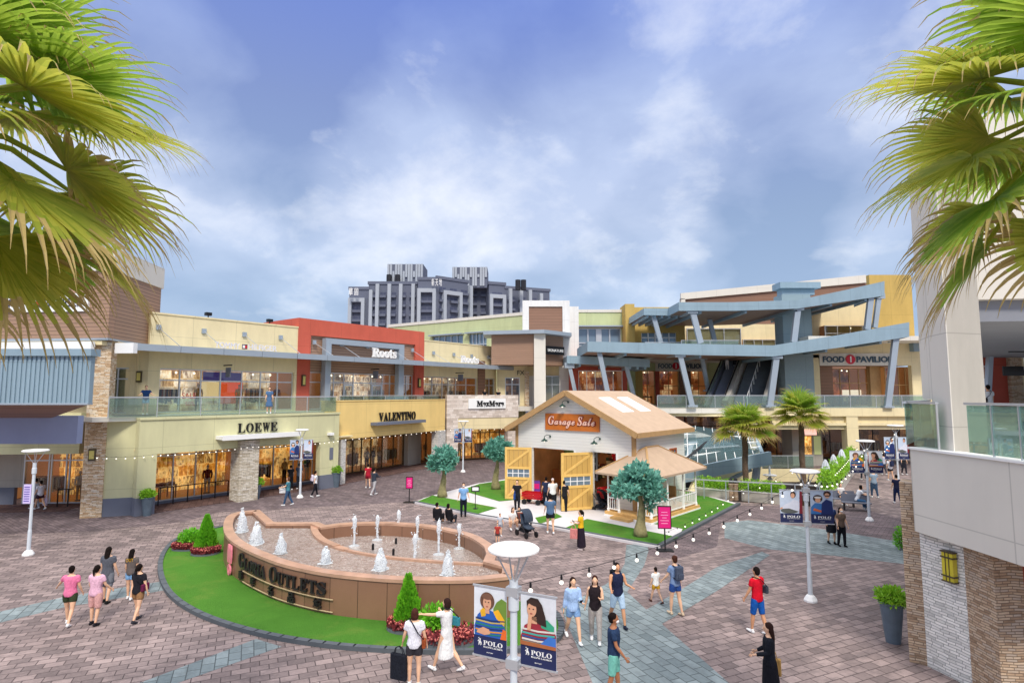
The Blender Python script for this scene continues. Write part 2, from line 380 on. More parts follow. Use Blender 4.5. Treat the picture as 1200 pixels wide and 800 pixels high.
M['teal'] = leafmat('#1a5a50', '#8ccdb8', 'artificial_teal_leaf', .2, 9)
M['bark'] = paint('#8f8660', .9, .3, 6, .6, name='pale_bark')
M['palmtrunk'] = paint('#6d5a4a', .95, .35, 9, .8, name='palm_trunk_fibre')
M['palm1'] = leafmat('#4c851f', '#a9bf4a', 'palm_green', .5, 2)
M['palm2'] = leafmat('#71912a', '#c2bf50', 'palm_yellow_green', .5, 2)
M['palmdry'] = leafmat('#8f7a3c', '#c8b276', 'palm_dry', .3, 4)
M['granite'] = None
def turf(h1, h2, name):
    n = NT(name); a = n.noise(n.pos(), 1.1, 6, .75); b = n.noise(n.pos(), 60, 3, .7)
    col = n.mix(n.math('ADD', n.math('MULTIPLY', a, .55), n.math('MULTIPLY', b, .45)), mul(C(h1), .75), mul(C(h2), 1.15))
    w_ = n.ramp(n.noise(n.pos(), .55, 5, .7, .6), [(.5, (0, 0, 0, 1)), (.68, (1, 1, 1, 1))]); col = n.mix(n.math('MULTIPLY', w_, .4), col, C('#8a9a4a')); n.set(col=col, rough=.95, spec=.1); n.bump(b, 1, .06); return n.m
M['turf'] = turf('#4a8430', '#66a03c', 'artificial_turf')
def granite():
    n = NT('brown_granite'); v = n.wallvec(); a = n.noise(n.pos(), 90, 2, .8); b = n.noise(n.pos(), 1.2, 3)
    col = n.mix(n.math('ADD', n.math('MULTIPLY', a, .6), n.math('MULTIPLY', b, .4)), C('#70503e'), C('#a57c62'))
    sp = n.new('ShaderNodeSeparateXYZ'); n.l(n.pos(), sp.inputs[0]); pz = n.math('FLOOR', n.math('MULTIPLY', sp.outputs[0], 1.15)); cbx = n.new('ShaderNodeCombineXYZ'); n.l(pz, cbx.inputs[0]); wn = n.new('ShaderNodeTexWhiteNoise'); n.l(cbx.outputs[0], wn.inputs[0]); col = n.mix(n.math('MULTIPLY', wn.outputs[0], .35), col, C('#5d4334')); jt = n.math('LESS_THAN', n.math('FRACT', n.math('MULTIPLY', sp.outputs[0], 1.15)), .02); col = n.mix(jt, col, C('#3c2a20'))
    n.set(col=col, rough=.35); return n.m
M['granite'] = granite()
M['rim'] = paint('#b8927a', .3, .2, 2.2, name='polished_pink_rim')
def water():
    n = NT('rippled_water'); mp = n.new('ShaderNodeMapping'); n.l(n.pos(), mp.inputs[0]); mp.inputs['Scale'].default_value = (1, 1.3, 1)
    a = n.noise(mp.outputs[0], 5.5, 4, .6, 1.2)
    r = n.ramp(a, [(.43, (0, 0, 0, 1)), (.5, (1, 1, 1, 1)), (.57, (0, 0, 0, 1))])  # thin pale lines painted into the water colour as sky reflections on ripples
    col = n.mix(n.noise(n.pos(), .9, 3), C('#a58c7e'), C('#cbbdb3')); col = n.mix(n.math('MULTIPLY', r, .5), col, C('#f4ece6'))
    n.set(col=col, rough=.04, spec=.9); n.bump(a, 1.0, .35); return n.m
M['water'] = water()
def foam():
    n = NT('white_foam'); n.set(col=C('#f6fafc'), rough=.5); t = n.new('ShaderNodeBsdfTranslucent'); t.inputs[0].default_value = C('#f6fafc')
    tp = n.new('ShaderNodeBsdfTransparent'); m1 = n.new('ShaderNodeMixShader'); m1.inputs[0].default_value = .45; n.l(n.b.outputs[0], m1.inputs[1]); n.l(t.outputs[0], m1.inputs[2])
    f = n.ramp(n.noise(n.pos(), 22, 3, .7), [(.34, (.75, .75, .75, 1)), (.5, (.05, .05, .05, 1))]); m2 = n.new('ShaderNodeMixShader'); n.l(f, m2.inputs[0]); n.l(m1.outputs[0], m2.inputs[1]); n.l(tp.outputs[0], m2.inputs[2]); n.l(m2.outputs[0], n.out.inputs[0])
    return n.m
M['foam'] = foam()
M['clap'] = siding('#eeede6', .17, .12, 'white_clapboard', .02, gm=.28)
M['shingle'] = paint('#b89f86', .75, .08, 2.5, .2, name='tan_roof_board')
M['timber'] = siding('#cda458', 10, 0, 'yellow_timber', .05)
M['timber2'] = paint('#b49062', .6, .1, 4, name='orange_timber')
M['deckwood'] = paint('#d8ab6a', .6, .12, 3, name='deck_boards')
M['orange'] = paint('#c9702a', .5, .1, 3, name='orange_wood_sign')
M['plank'] = paint('#d3cfd0', .7, .05, 2, name='white_walkway')
M['kerb'] = paint('#565c61', .8, .1, 2, .2, name='grey_kerb')
M['pot'] = paint('#5e6c78', .5, .15, 3, name='blue_grey_pot')
M['magenta'] = paint('#e0217d', .5, .03, 1, name='magenta_board')
M['navy'] = paint('#232a52', .5, .03, 1, name='navy_print')
M['yelldoor'] = paint('#e6bd6c', .6, .1, 3, .1, name='honey_timber')
# ------------------------------------------------------------------ people (facing local +y)
_tmp = []
def remesh(mb, vox, smooth=3):
    me = mb.mesh('t'); o = bpy.data.objects.new('t', me); COL.objects.link(o)
    r = o.modifiers.new('r', 'REMESH'); r.mode = 'VOXEL'; r.voxel_size = vox
    s = o.modifiers.new('s', 'SMOOTH'); s.factor = .5; s.iterations = smooth
    dg = bpy.context.evaluated_depsgraph_get()
    m2 = bpy.data.meshes.new_from_object(o.evaluated_get(dg)); bpy.data.objects.remove(o)
    m2.polygons.foreach_set('use_smooth', [True]*len(m2.polygons)); m2.materials.clear(); return m2
SKIN = [paint('#e3b594', .55, .04, 4, name='skin_light'), paint('#cf9873', .55, .04, 4, name='skin_mid'), paint('#a8714f', .55, .05, 4, name='skin_tan')]
_CL = {}
def cloth(h):
    if h not in _CL:
        n = NT('cloth_'+h[1:]); c = C(h); mp = n.new('ShaderNodeMapping'); n.l(n.obj(), mp.inputs[0]); mp.inputs['Scale'].default_value = (1, 1, .45)
        f = n.noise(mp.outputs[0], 13, 4, .6, 1.2); col = n.mix(f, mul(c, .78), mul(c, 1.15)); n.set(col=col, rough=.9, spec=.12); n.bump(f, .9, .05); _CL[h] = n.m
    return _CL[h]
def _arm(side, sh, swing, abd, bend, yawin=0, UL=.27, FL=.25):
    a = R(swing); b = R(abd)
    d = Vector((side*math.sin(b), math.sin(a)*math.cos(b), -math.cos(a)*math.cos(b)))
    el = sh+d*UL; a2 = a+R(bend)
    d2 = Vector((side*(math.sin(b)-math.sin(R(yawin))), math.sin(a2)*math.cos(b), -math.cos(a2)*math.cos(b))).normalized()
    return el, el+d2*FL, d2
def person(px, py, H, label, heading=0, top='#ffffff', sleeve='short', toplen=0, bottom='shorts', bcol='#333333', hair='short', hcol='#1c1513', skin=0, shoe='#eeeeee',
           stride=0, arms=((5, 8, 15), (5, 8, 15)), sit=None, group=None, lean=0, z=0.0, pos=None, vox=None, fat=1.0, female=False, mask=False, cat='person', headyaw=0, headpitch=0, kid=False):
    p = Vector(pos) if pos is not None else G(px, py, z)
    D = p.y; vox = vox or (.02 if D < 24 else .028 if D < 36 else .04)
    root = thing('person', label, 'child' if kid else 'person', (p.x, p.y, z if pos is None else p.z), R(heading), group)
    if label and 'child' in label: root['category'] = 'child'
    s = H/1.72; hw = (.155 if female else .175)*fat
    # legs
    if sit:
        aL = aR = R(sit.get('a', 82)); kL = kR = R(sit.get('k', 80)); hipz = sit['z']/s+.10
    else:
        aL, aR = R(stride), R(-stride*.8); kL, kR = R(3), R(3+stride*.9); hipz = .90
    J = {}
    for n_, sx, a, k in (('L', -1, aL, kL), ('R', 1, aR, kR)):
        hp = Vector((sx*.088*fat, 0, hipz)); sp = R(sit.get('spread', 6) if sit else 2)
        kn = hp+Vector((sx*math.sin(sp), math.sin(a), -math.cos(a)))*.42; an = kn+Vector((0, math.sin(a-k), -math.cos(a-k)))*.40
        J[n_] = [hp, kn, an, a-k]
    if not sit:
        dz = .085-min(J['L'][2].z, J['R'][2].z)
        for q in J.values():
            for i in range(3): q[i] = q[i]+Vector((0, 0, dz))
        hipz += dz
    ly = math.tan(R(lean))
    T = lambda x, y, zz: Vector((x, y+(zz-hipz)*ly, zz))
    up = hipz-.90
    shd = {-1: T(-hw, 0, 1.40+up), 1: T(hw, 0, 1.40+up)}
    hd = T(0, .015, 1.60+up)
    ch = [T(0, 0, hipz-.06), T(0, 0, hipz+.02), T(0, .0, 1.08+up), T(0, .01, 1.22+up), T(0, .005, 1.35+up), T(0, 0, 1.425+up), T(0, -.005, 1.455+up)]
    wr = [(.13, .10), (.155, .11), ((.12 if female else .135), .095), (.15, .11), (.165, .105), (.12, .08), (.06, .055)]
    wr = [(a*fat, b*fat) for a, b in wr]
    A = {}
    for i, sd in enumerate((-1, 1)):
        ar = arms[i]; A[sd] = _arm(sd, shd[sd], ar[0], ar[1], ar[2], ar[3] if len(ar) > 3 else 0)
    skm = SKIN[skin]
    b = MB()
    b.tube(ch, wr, 12)
    b.tube([T(0, -.005, 1.40+up), T(0, .0, 1.47+up), T(0, .01, 1.53+up)], [.06, .05, .052], 10)
    hm = Matrix.Rotation(R(headyaw), 3, 'Z') @ Matrix.Rotation(R(-headpitch), 3, 'X')
    b.ball(hd+Vector((0, 0, .01)), (.074, .092, .105), 12, 9, hm); b.ball(hd+hm @ Vector((0, .022, -.06)), (.052, .062, .06), 10, 7, hm)
    b.ball(hd+hm @ Vector((0, .097, -.02)), (.014, .02, .026), 8, 6, hm)
    for sd in (-1, 1): b.ball(hd+hm @ Vector((sd*.074, 0, -.01)), (.014, .02, .03), 8, 6, hm)
    for sd in (-1, 1):
        el, wrp, d2 = A[sd]; sh = shd[sd]
        b.tube([sh+Vector((-sd*.03, 0, .0)), sh+(el-sh)*.15, sh+(el-sh)*.5, el, el+(wrp-el)*.3, wrp], [.055, .052, .045, .038, .04, .026], 10)
        b.tube([wrp-d2*.01, wrp+d2*.04, wrp+d2*.085], [(.024, .02), (.034, .017), (.03, .015)], 8, ref=(0, 1, 0))
    for k in ('L', 'R'):
        hp, kn, an, ank = J[k]
        b.tube([hp+Vector((0, 0, .03)), hp+(kn-hp)*.3, hp+(kn-hp)*.75, kn, kn+(an-kn)*.3, kn+(an-kn)*.75, an], [.085*fat, .088*fat, .066*fat, .054, .056, .04, .036], 10)
    def S(me):
        me.transform(Matrix.Scale(s, 4)); return me
    me = remesh(b, vox); me.materials.append(skm); me.materials.append(M['black']); me.materials.append(M['lips'])
    # fingers, eyes, mouth appended to the same mesh
    e = MB(); e.mat(skm)
    if vox < .03:
        for sd in (-1, 1):
            el, wrp, d2 = A[sd]; side = Vector((0, 1, 0)); side = (side-d2*side.dot(d2)).normalized(); nrm = d2.cross(side)
            for q, ln in zip((-.024, -.008, .008, .024), (.055, .07, .075, .062)):
                a0 = wrp+d2*.075+side*q; a1 = a0+d2*ln*.5+nrm*(-sd)*.006; a2 = a0+d2*ln*.85+nrm*(-sd)*.022
                e.tube([a0, a1, a2], [.009, .0085, .006], 6)
            t0 = wrp+d2*.03+side*.026; e.tube([t0, t0+side*.028+d2*.03, t0+side*.032+d2*.062], [.011, .01, .007], 6)
    e.mat(M['black'])
    for sd in (-1, 1): e.ball(hd+hm @ Vector((sd*.03, .088, .006)), (.013, .008, .008), 6, 5, hm)
    e.mat(M['lips']); e.ball(hd+hm @ Vector((0, .078, -.068)), (.022, .008, .007), 6, 5, hm)
    em = e.mesh('e'); em.materials.clear()
    for m in (skm, M['black'], M['lips']): em.materials.append(m)
    bm = bmesh.new(); bm.from_mesh(me); bm.from_mesh(em); bm.to_mesh(me); bm.free(); S(me)
    me.polygons.foreach_set('use_smooth', [True]*len(me.polygons))
    o = bpy.data.objects.new('body', me); link(o, root)
    # top
    t = MB(); g = .014
    if sleeve != 'bare':
        zz = [hipz-.06-toplen, hipz+.02]
        cc = ([T(0, 0, hipz-.10-toplen)] if toplen else [])+ch[:6]
        w2 = ([((.155+toplen*.22)*fat, (.12+toplen*.15)*fat)] if toplen else [])+[(a+g+.008, c+g+.006) for a, c in wr[:6]]
        if toplen: w2[1] = (w2[1][0]+.012, w2[1][1]+.01)
        t.tube(cc, w2, 14)
        t.tube([ch[5], T(0, -.003, 1.445+up)], [(.1*fat, .075), (.068, .062)], 12)
        if sleeve == 'none':
            for sd in (-1, 1): t.tube([T(sd*.085, .09, 1.33+up), T(sd*.09, .07, 1.42+up), T(sd*.09, 0, 1.452+up), T(sd*.09, -.07, 1.42+up), T(sd*.085, -.1, 1.33+up)], [(.035, .02)]*5, 8)
        if sleeve in ('short', 'long'):
            for sd in (-1, 1):
                el, wrp, d2 = A[sd]; sh = shd[sd]; f = .62 if sleeve == 'short' else 1
                pts = [sh+Vector((-sd*.05, 0, .005)), sh+(el-sh)*.1, sh+(el-sh)*.35, sh+(el-sh)*f]; rr = [.066, .072, .068, .066 if f < 1 else .052]
                if f == 1: pts += [el+(wrp-el)*.5, el+(wrp-el)*.95]; rr += [.05, .038]
                t.tube(pts, rr, 10)
        m = S(remesh(t, vox)); m.materials.append(cloth(top)); link(bpy.data.objects.new('dress' if toplen > .3 else 'shirt', m), root)
    # bottom
    bb = MB()
    if bottom in ('shorts', 'pants', 'bermuda'):
        f = {'shorts': .52, 'bermuda': .95, 'pants': 2}[bottom]
        bb.tube([T(0, 0, hipz+.10), T(0, 0, hipz+.03), T(0, 0, hipz-.05)], [(.145*fat, .108*fat), (.165*fat, .125*fat), (.155*fat, .115*fat)], 14)
        for k in ('L', 'R'):
            hp, kn, an, _ = J[k]; pts = [hp+Vector((0, 0, .02)), hp+(kn-hp)*.25, hp+(kn-hp)*min(f, 1)]; rr = [.094*fat, .1*fat, (.092 if f < .6 else .075)*fat]
            if f > 1: pts += [kn+(an-kn)*.3, kn+(an-kn)*.97]; rr += [.068, .06]
            bb.tube(pts, rr, 12)
    elif bottom in ('skirt', 'longskirt'):
        L = .42 if bottom == 'skirt' else .78; my = (J['L'][2].y+J['R'][2].y)/2*(.5 if L < .5 else .9)
        bb.tube([T(0, 0, hipz+.12), T(0, 0, hipz), Vector((0, my*.5, hipz-L*.5)), Vector((0, my, hipz-L))], [(.14, .105), (.195, .145), (.205, .18), (.205, .2)], 16)
    if bottom != 'none':
        m = S(remesh(bb, vox)); m.materials.append(cloth(bcol)); link(bpy.data.objects.new('shorts' if bottom in ('shorts', 'bermuda') else 'trousers' if bottom == 'pants' else 'skirt', m), root)
    # hair
    h = MB()
    if hair == 'cap':
        h.ball(hd+hm @ Vector((0, 0, .035)), (.084, .1, .085), 12, 8, hm); h.tube([hd+hm @ Vector((0, .06, .05)), hd+hm @ Vector((0, .15, .03))], [(.07, .012), (.05, .01)], 10)
    else:
        h.ball(hd+hm @ Vector((0, -.022, .03)), (.086, .1, .1), 12, 8, hm); h.ball(hd+hm @ Vector((0, -.045, -.02)), (.076, .07, .08), 10, 7, hm)
        if hair == 'long': h.tube([hd+hm @ Vector((0, -.04, .03)), hd+Vector((0, -.075, -.08)), hd+Vector((0, -.10, -.2)), hd+Vector((0, -.105, -.33))], [(.085, .07), (.092, .055), (.085, .04), (.05, .025)], 12)
        if hair == 'bob': h.tube([hd+hm @ Vector((0, -.03, .02)), hd+hm @ Vector((0, -.035, -.06)), hd+hm @ Vector((0, -.03, -.13))], [(.092, .085), (.096, .08), (.07, .06)], 12)
        if hair == 'pony': h.tube([hd+hm @ Vector((0, -.10, .06)), hd+Vector((0, -.15, 0)), hd+Vector((0, -.14, -.13)), hd+Vector((0, -.12, -.2))], [.03, .035, .03, .012], 8)
        if hair == 'bun': h.ball(hd+hm @ Vector((0, -.10, .08)), .045, 8, 6)
    m = S(remesh(h, min(vox, .028), 2)); m.materials.append(cloth(hcol)); link(bpy.data.objects.new('cap' if hair == 'cap' else 'hair', m), root)
    if mask:
        q = MB(); q.ball(hd+hm @ Vector((0, .06, -.045)), (.052, .05, .042), 10, 7, hm); mm = S(q.mesh('mask', True)); mm.materials.append(M['wht']); link(bpy.data.objects.new('face_mask', mm), root)
    for k in ('L', 'R'):
        an, ak = J[k][2], J[k][3]; dr = Vector((0, math.cos(max(-1.0, ak*.6)), math.sin(ak*.6)))
        if sit: dr = Vector((0, 1, 0))
        q = MB(); h0 = an+Vector((0, 0, -.045)); q.tube([h0-dr*.07, h0-dr*.03, h0+dr*.07, h0+dr*.145, h0+dr*.175], [(.03, .03), (.04, .04), (.045, .036), (.04, .025), (.02, .015)], 10)
        q.tube([an+Vector((0, -.01, .02)), h0-dr*.01], [.042, .042], 8)
        mm = S(q.mesh('shoe', True)); mm.materials.append(cloth(shoe)); link(bpy.data.objects.new('shoe', mm), root)
    root_info = dict(root=root, s=s, A=A, hd=hd, up=up, hipz=hipz, heading=R(heading), p=Vector(root.location), T=T)
    return root_info
M['lips'] = paint('#a04a42', .5, .02, 1, name='lip_red')
def carried(info, local, kind, col, label, group=None, size=1.0, rot=0):
    s = info['s']; W = Matrix.Translation(info['p']) @ Matrix.Rotation(info['heading'], 4, 'Z')
    p = W @ (Vector(local)*s); o = thing(kind, label, {'backpack': 'backpack', 'handbag': 'bag', 'shopping_bag': 'bag', 'tote_bag': 'bag', 'phone': 'phone', 'shoulder_bag': 'bag'}[kind], tuple(p), info['heading']+R(rot), group)
    m = cloth(col); q = MB()
    if kind == 'backpack':
        q.box(-.13, .13, -.07, .06, -.2, .2); q.build('pack', m, o, bevel=.05); q = MB(); q.box(-.09, .09, -.11, -.072, -.16, .0); q.build('pocket', m, o, bevel=.02)
        for sx in (-1, 1):
            q = MB(); q.tube([(sx*.09, .06, .18), (sx*.1, .15, .2), (sx*.1, .2, .08), (sx*.1, .14, -.12), (sx*.1, .06, -.17)], [(.022, .008)]*5, 6); q.build('strap', cloth('#2a2a2e'), o)
    elif kind == 'shoulder_bag':
        q.box(-.04, .05, -.13, .13, -.1, .1); q.build('pouch', m, o, bevel=.03); sd = -1 if local[0] > 0 else 1
        q = MB(); n = 10; x1 = sd*(abs(local[0])+.1); hh = 1.46-local[2]
        q.tube([(0, -.1, .1), (x1*.35, -.175-local[1]*.5, hh*.5), (x1*.75, -.14-local[1], hh*.92), (x1, -local[1]-.02, hh+.01), (x1*.75, .13-local[1], hh*.9), (x1*.35, .165-local[1]*.5, hh*.5), (0, .1, .1)], .012, 6)
        q.build('strap', cloth('#222228'), o)
    elif kind == 'phone':
        q.box(-.036, .036, -.005, .005, -.075, .075, Matrix.Rotation(R(-50), 4, 'X')); q.build('case', m, o)
    else:
        w, hh = (.17, .17) if kind == 'tote_bag' else (.15, .2)
        if kind == 'handbag': w, hh = .13, .1
        w *= size; hh *= size
        q.add([(x*k, y, z) for z, k in ((-.12-2*hh, .9), (-.12, 1)) for x, y in ((-.05, -w), (.05, -w), (.05, w), (-.05, w))], [(0, 3, 2, 1), (4, 5, 6, 7), (0, 1, 5, 4), (1, 2, 6, 5), (2, 3, 7, 6), (3, 0, 4, 7)])
        q.build('pouch', m, o, bevel=.02)
        for sx in (-.03, .03):
            q = MB(); q.tube([(sx, -w*.6, -.13), (sx*.6, -w*.4, 0), (sx*.4, 0, .04), (sx*.6, w*.4, 0), (sx, w*.6, -.13)], .009, 6); q.build('handle', m, o)
    for c in kids(o): c.scale = (s,)*3 if False else c.scale
    return o
def hand(info, side): return tuple(info['A'][side][1]+info['A'][side][2]*.07)
wk = ((-22, 7, 12), (22, 7, 18)); wk2 = ((20, 7, 20), (-20, 7, 10)); relax = ((3, 8, 12), (3, 8, 12)); ph = ((8, 8, 20), (22, 8, 95, 25))
P = []
def PP(*a, **k):
    i = person(*a, **k); P.append(i); return i
gL = 'friends walking away on the left'
PP(80, 732, 1.60, 'person in bright pink tee and dark green shorts walking away, one arm held out', 12, '#ea7fa6', bottom='shorts', bcol='#3c4530', hair='bun', female=True, stride=14, arms=((35, 35, 10), (5, 10, 20)), fat=1.08)
PP(110, 732, 1.60, 'person in pale pink tee and pale pink shorts walking away', -5, '#e9b9cd', bottom='bermuda', bcol='#d9a5a0', hair='pony', female=True, stride=4, fat=1.15, arms=((10, 12, 25), (15, 12, 30)), shoe='#25232a')
PP(124, 706, 1.66, 'person with long black hair in an oversized charcoal tee dress walking away', 0, '#5d6069', toplen=.2, bottom='bermuda', bcol='#7c8088', hair='long', female=True, stride=6, fat=1.1, shoe='#222')
PP(152, 702, 1.52, 'person in grey tee with yellow print and light blue denim shorts', 4, '#6b625f', bottom='shorts', bcol='#86b4e0', hair='long', female=True, stride=6)
i = PP(160, 728, 1.58, 'person in black tee and tan shorts with dark red bag on shoulder', -8, '#26262c', bottom='shorts', bcol='#9a7350', hair='pony', female=True, stride=14, fat=1.08, arms=((12, 10, 40), (0, 12, 10)), shoe='#3a3a42')
carried(i, (.2, .02, 1.02), 'shoulder_bag', '#6a2447', 'dark red shoulder bag hanging on the person in tan shorts')
yp = MB(); text_into(yp, 'OUT', -.11, 1.16, w=.22, h=.1, y=-.128, t=.004); yp.v = [(x, y, z) for x, y, z in yp.v]
yp.build('shirt_print', cloth('#d8a832'), P[3]['root'])
i = PP(46, 597, 1.62, 'person in white top and dark shorts walking behind the left lamp post', 70, '#e8e6ee', bottom='shorts', bcol='#3f2836', hair='short', stride=20, shoe='#eee')
carried(i, (.28, 0, .75), 'shopping_bag', '#dcd2ee', 'pale lilac shopping bag carried behind the left lamp post')
PP(40, 596, 1.68, 'person in pale grey tee hidden partly by the left lamp post', 75, '#c9cfd8', bottom='pants', bcol='#aab0b8', hair='short', stride=10)
i = PP(337, 592, 1.62, 'person in teal top and blue jeans carrying a white bag near the shopfront', 100, '#4f8795', bottom='pants', bcol='#3d5878', hair='bob', hcol='#5a3a2a', female=True, stride=15, arms=((30, 8, 50), (30, 10, 40)))
carried(i, (0, .32, 1.15), 'handbag', '#e8e8e8', 'white bag held in front of the person in teal', size=1.3)
i = PP(369, 582, 1.60, 'person in white shirt and black trousers with white backpack', -60, '#f0f0f4', bottom='pants', bcol='#23232a', hair='short', stride=14, female=True, arms=wk2)
carried(i, (0, -.19, 1.25), 'backpack', '#ded3e4', 'white backpack worn by the person in black trousers')
PP(340, 574, 1.64, 'person in black standing behind the banner lamp post by the shop', 30, '#2c2c30', bottom='pants', bcol='#222226', stride=2)
PP(350, 573, 1.72, 'person in grey blue shirt behind the banner lamp post by the shop', 0, '#5d6b80', bottom='pants', bcol='#333842', stride=2)
PP(431, 572, 1.66, 'person in red top and red shorts walking beside the one in grey', 20, '#b7273a', bottom='shorts', bcol='#8d2232', stride=18, arms=wk)
PP(438, 580, 1.72, 'person in dark grey jacket and light grey trousers near the pavers', -30, '#3e4450', sleeve='long', bottom='pants', bcol='#b6b4b6', stride=20, arms=((30, 8, 60), (30, 8, 60)))
i = PP(543, 605, 1.72, 'security guard in light blue shirt and black trousers standing on the lawn edge', 185, '#86b3e2', bottom='pants', bcol='#1e2230', hair='short', mask=True, arms=((-5, 14, 30), (-5, 12, 10)), shoe='#17171a')
i = PP(513, 613, 1.7, 'person in black sitting on the paving behind the fountain, with short hair', -20, '#26252a', sleeve='long', bottom='pants', bcol='#1d1d22', sit={'z': .12, 'a': 115, 'k': 130}, lean=-8)
i = PP(527, 613, 1.6, 'person in black hooded top and beige bag sitting on the paving behind the fountain', -35, '#242328', sleeve='long', bottom='pants', bcol='#34343c', hair='bob', sit={'z': .12, 'a': 110, 'k': 130}, lean=-10)
i = PP(606, 600, 1.72, 'person in black shirt walking toward the lawn with a blue bundle', 170, '#26272c', bottom='pants', bcol='#25262c', stride=8, arms=((10, 10, 45), (20, 12, 60)), shoe='#17171a')
carried(i, (.1, .2, 1.12), 'handbag', '#2c4b8c', 'blue cloth bundle held against a black shirt', size=1.4)
PP(648, 598, 1.74, 'person in white tee and white cap standing at the barn door', 10, '#edf1ee', bottom='pants', bcol='#26282c', hair='cap', hcol='#e9d9d5', stride=3, fat=1.1)
PP(661, 601, 1.72, 'person in black with white lettering standing at the barn door', -10, '#25262a', bottom='pants', bcol='#202126', stride=3, fat=1.1, shoe='#17171a')
PP(640, 594, 1.66, 'person in dark blue standing just inside the barn opening', 0, '#2c3550', bottom='pants', bcol='#20242e', stride=2)
PP(645, 625, 1.76, 'person in blue grey tee, black shorts and white socks walking past the lawn', 5, '#5a7697', bottom='shorts', bcol='#20242c', stride=10, shoe='#f3f3f3', fat=1.06)
i = PP(681, 644, 1.60, 'person in yellow blouse and long black skirt holding a phone', 70, '#f1be2c', bottom='longskirt', bcol='#2c2430', hair='pony', female=True, arms=((15, 8, 80, 20), (15, 8, 85, 20)), shoe='#e8d6d4')
carried(i, (-.1, .3, 1.2), 'phone', '#222', 'dark phone held by the person in yellow')
carried(i, (-.17, .28, 1.05), 'shopping_bag', '#d98b86', 'salmon pink bag held by the person in yellow')
PP(600, 621, 1.6, 'person with long hair in white top crouching beside the black stroller', 200, '#eeebe8', bottom='shorts', bcol='#d9c9bd', hair='long', hcol='#4a2b20', female=True, sit={'z': .22, 'a': 120, 'k': 135, 'spread': 10}, lean=12)
PP(609, 619, 1.5, 'person in brown top crouching close behind the stroller', 170, '#7a4a42', bottom='shorts', bcol='#5c3a36', hair='bob', hcol='#39221c', female=True, sit={'z': .22, 'a': 120, 'k': 135}, lean=12)
PP(586, 628, 1.0, 'small child in pale grey top standing by the fountain rim', 200, '#c5ccd6', bottom='shorts', bcol='#9aa4b4', hair='short', kid=True)
PP(583, 638, .9, 'small child with black hair in red beside the fountain rim', 180, '#b0433c', bottom='shorts', bcol='#5a4a4a', hair='short', kid=True)
i = PP(672, 751, 1.64, 'person in light blue shirt and denim shorts walking with long dark hair', 190, '#a9c6ee', sleeve='long', bottom='shorts', bcol='#84a9d6', hair='long', hcol='#2a1a17', female=True, stride=22, arms=((15, 6, 75, 10), (-12, 10, 12)))
carried(i, (-.12, .36, 1.15), 'phone', '#20242c', 'phone in the hand of the person in light blue shirt')
PP(698, 752, 1.66, 'person in black sleeveless top and pale grey wide trousers', 172, '#2a2226', sleeve='none', bottom='pants', bcol='#b4aca6', hair='long', hcol='#3a1f18', female=True, stride=12, arms=((20, 10, 90, 30), (-14, 12, 8)))
i = PP(724, 733, 1.72, 'person in navy sleeveless jersey and pale blue shorts with black backpack', 192, '#262c48', sleeve='none', bottom='bermuda', bcol='#bcd6ee', hair='short', skin=1, stride=20, arms=((15, 12, 75), (18, 14, 60)), shoe='#2b3040')
carried(i, (0, -.19, 1.25), 'backpack', '#1d1f28', 'black backpack worn over the navy jersey')
i = PP(720, 818, 1.72, 'person in navy tee and mint shorts passing at the bottom of the photo', -100, '#2c3f5e', bottom='bermuda', bcol='#7cc6b6', hair='short', skin=2, mask=True, stride=8, fat=1.08, arms=((0, 8, 14), (12, 9, 30)))
i = PP(769, 706, 1.08, 'child in white tee and mustard shorts holding out a hand', 25, '#f0f0ee', bottom='shorts', bcol='#d9a534', hair='short', kid=True, stride=20, shoe='#5a3c34')
i = PP(792, 720, 1.66, 'person in blue tee and denim shorts with grey backpack and hair in a bun', 25, '#7d95bc', bottom='shorts', bcol='#2f4f92', hair='bun', hcol='#4a2c22', female=True, stride=8, arms=((18, 12, 25), (0, 10, 10)), shoe='#d8c2a6')
carried(i, (0, -.19, 1.25), 'backpack', '#4c5568', 'grey backpack worn with denim shorts')
i = PP(889, 742, 1.72, 'person in red tee and bright blue shorts walking away with crossbody bag', 28, '#d5182e', bottom='bermuda', bcol='#1f5cb0', hair='short', skin=1, stride=10, arms=((12, 10, 15), (5, 12, 10)))
carried(i, (.2, -.05, 1.13), 'shoulder_bag', '#3d4450', 'dark crossbody bag on the red tee')
i = PP(904, 826, 1.62, 'person in long black dress with long hair at the bottom right', 70, '#20232b', sleeve='long', bottom='longskirt', bcol='#1d1e25', hair='long', hcol='#33201c', female=True, arms=((10, 8, 70), (10, 12, 45)), shoe='#222')
carried(i, (.24, -.06, 1.02), 'tote_bag', '#c49a5c', 'tan tote bag on the arm of the person in black dress')
PP(975, 637, 1.70, 'person in navy top and black skirt standing partly behind the banner', 175, '#2a3a66', bottom='skirt', bcol='#1f2026', hair='long', female=True, stride=4, shoe='#17171a')
PP(987, 640, 1.60, 'person in brown top and black trousers with long hair and mask', 182, '#6e5c50', bottom='pants', bcol='#1e1e24', hair='long', female=True, stride=5, mask=True, shoe='#17171a')
PP(986, 592, 1.5, 'person in white top and black skirt sitting on the planter bench', 175, '#e9e6e4', bottom='shorts', bcol='#2c2024', hair='long', female=True, sit={'z': .45}, arms=((20, 8, 60), (20, 8, 60)))
PP(1004, 597, 1.66, 'person in white shirt and blue jeans bent forward at the cafe table', -100, '#e6ebf4', bottom='pants', bcol='#46719c', hair='bob', female=True, sit={'z': .45}, lean=22, arms=((40, 6, 50), (40, 6, 50)))
PP(1025, 583, 1.72, 'person in grey blue tee and jeans walking away along the promenade', 0, '#8fa3b4', bottom='pants', bcol='#39516b', stride=8, fat=1.1)
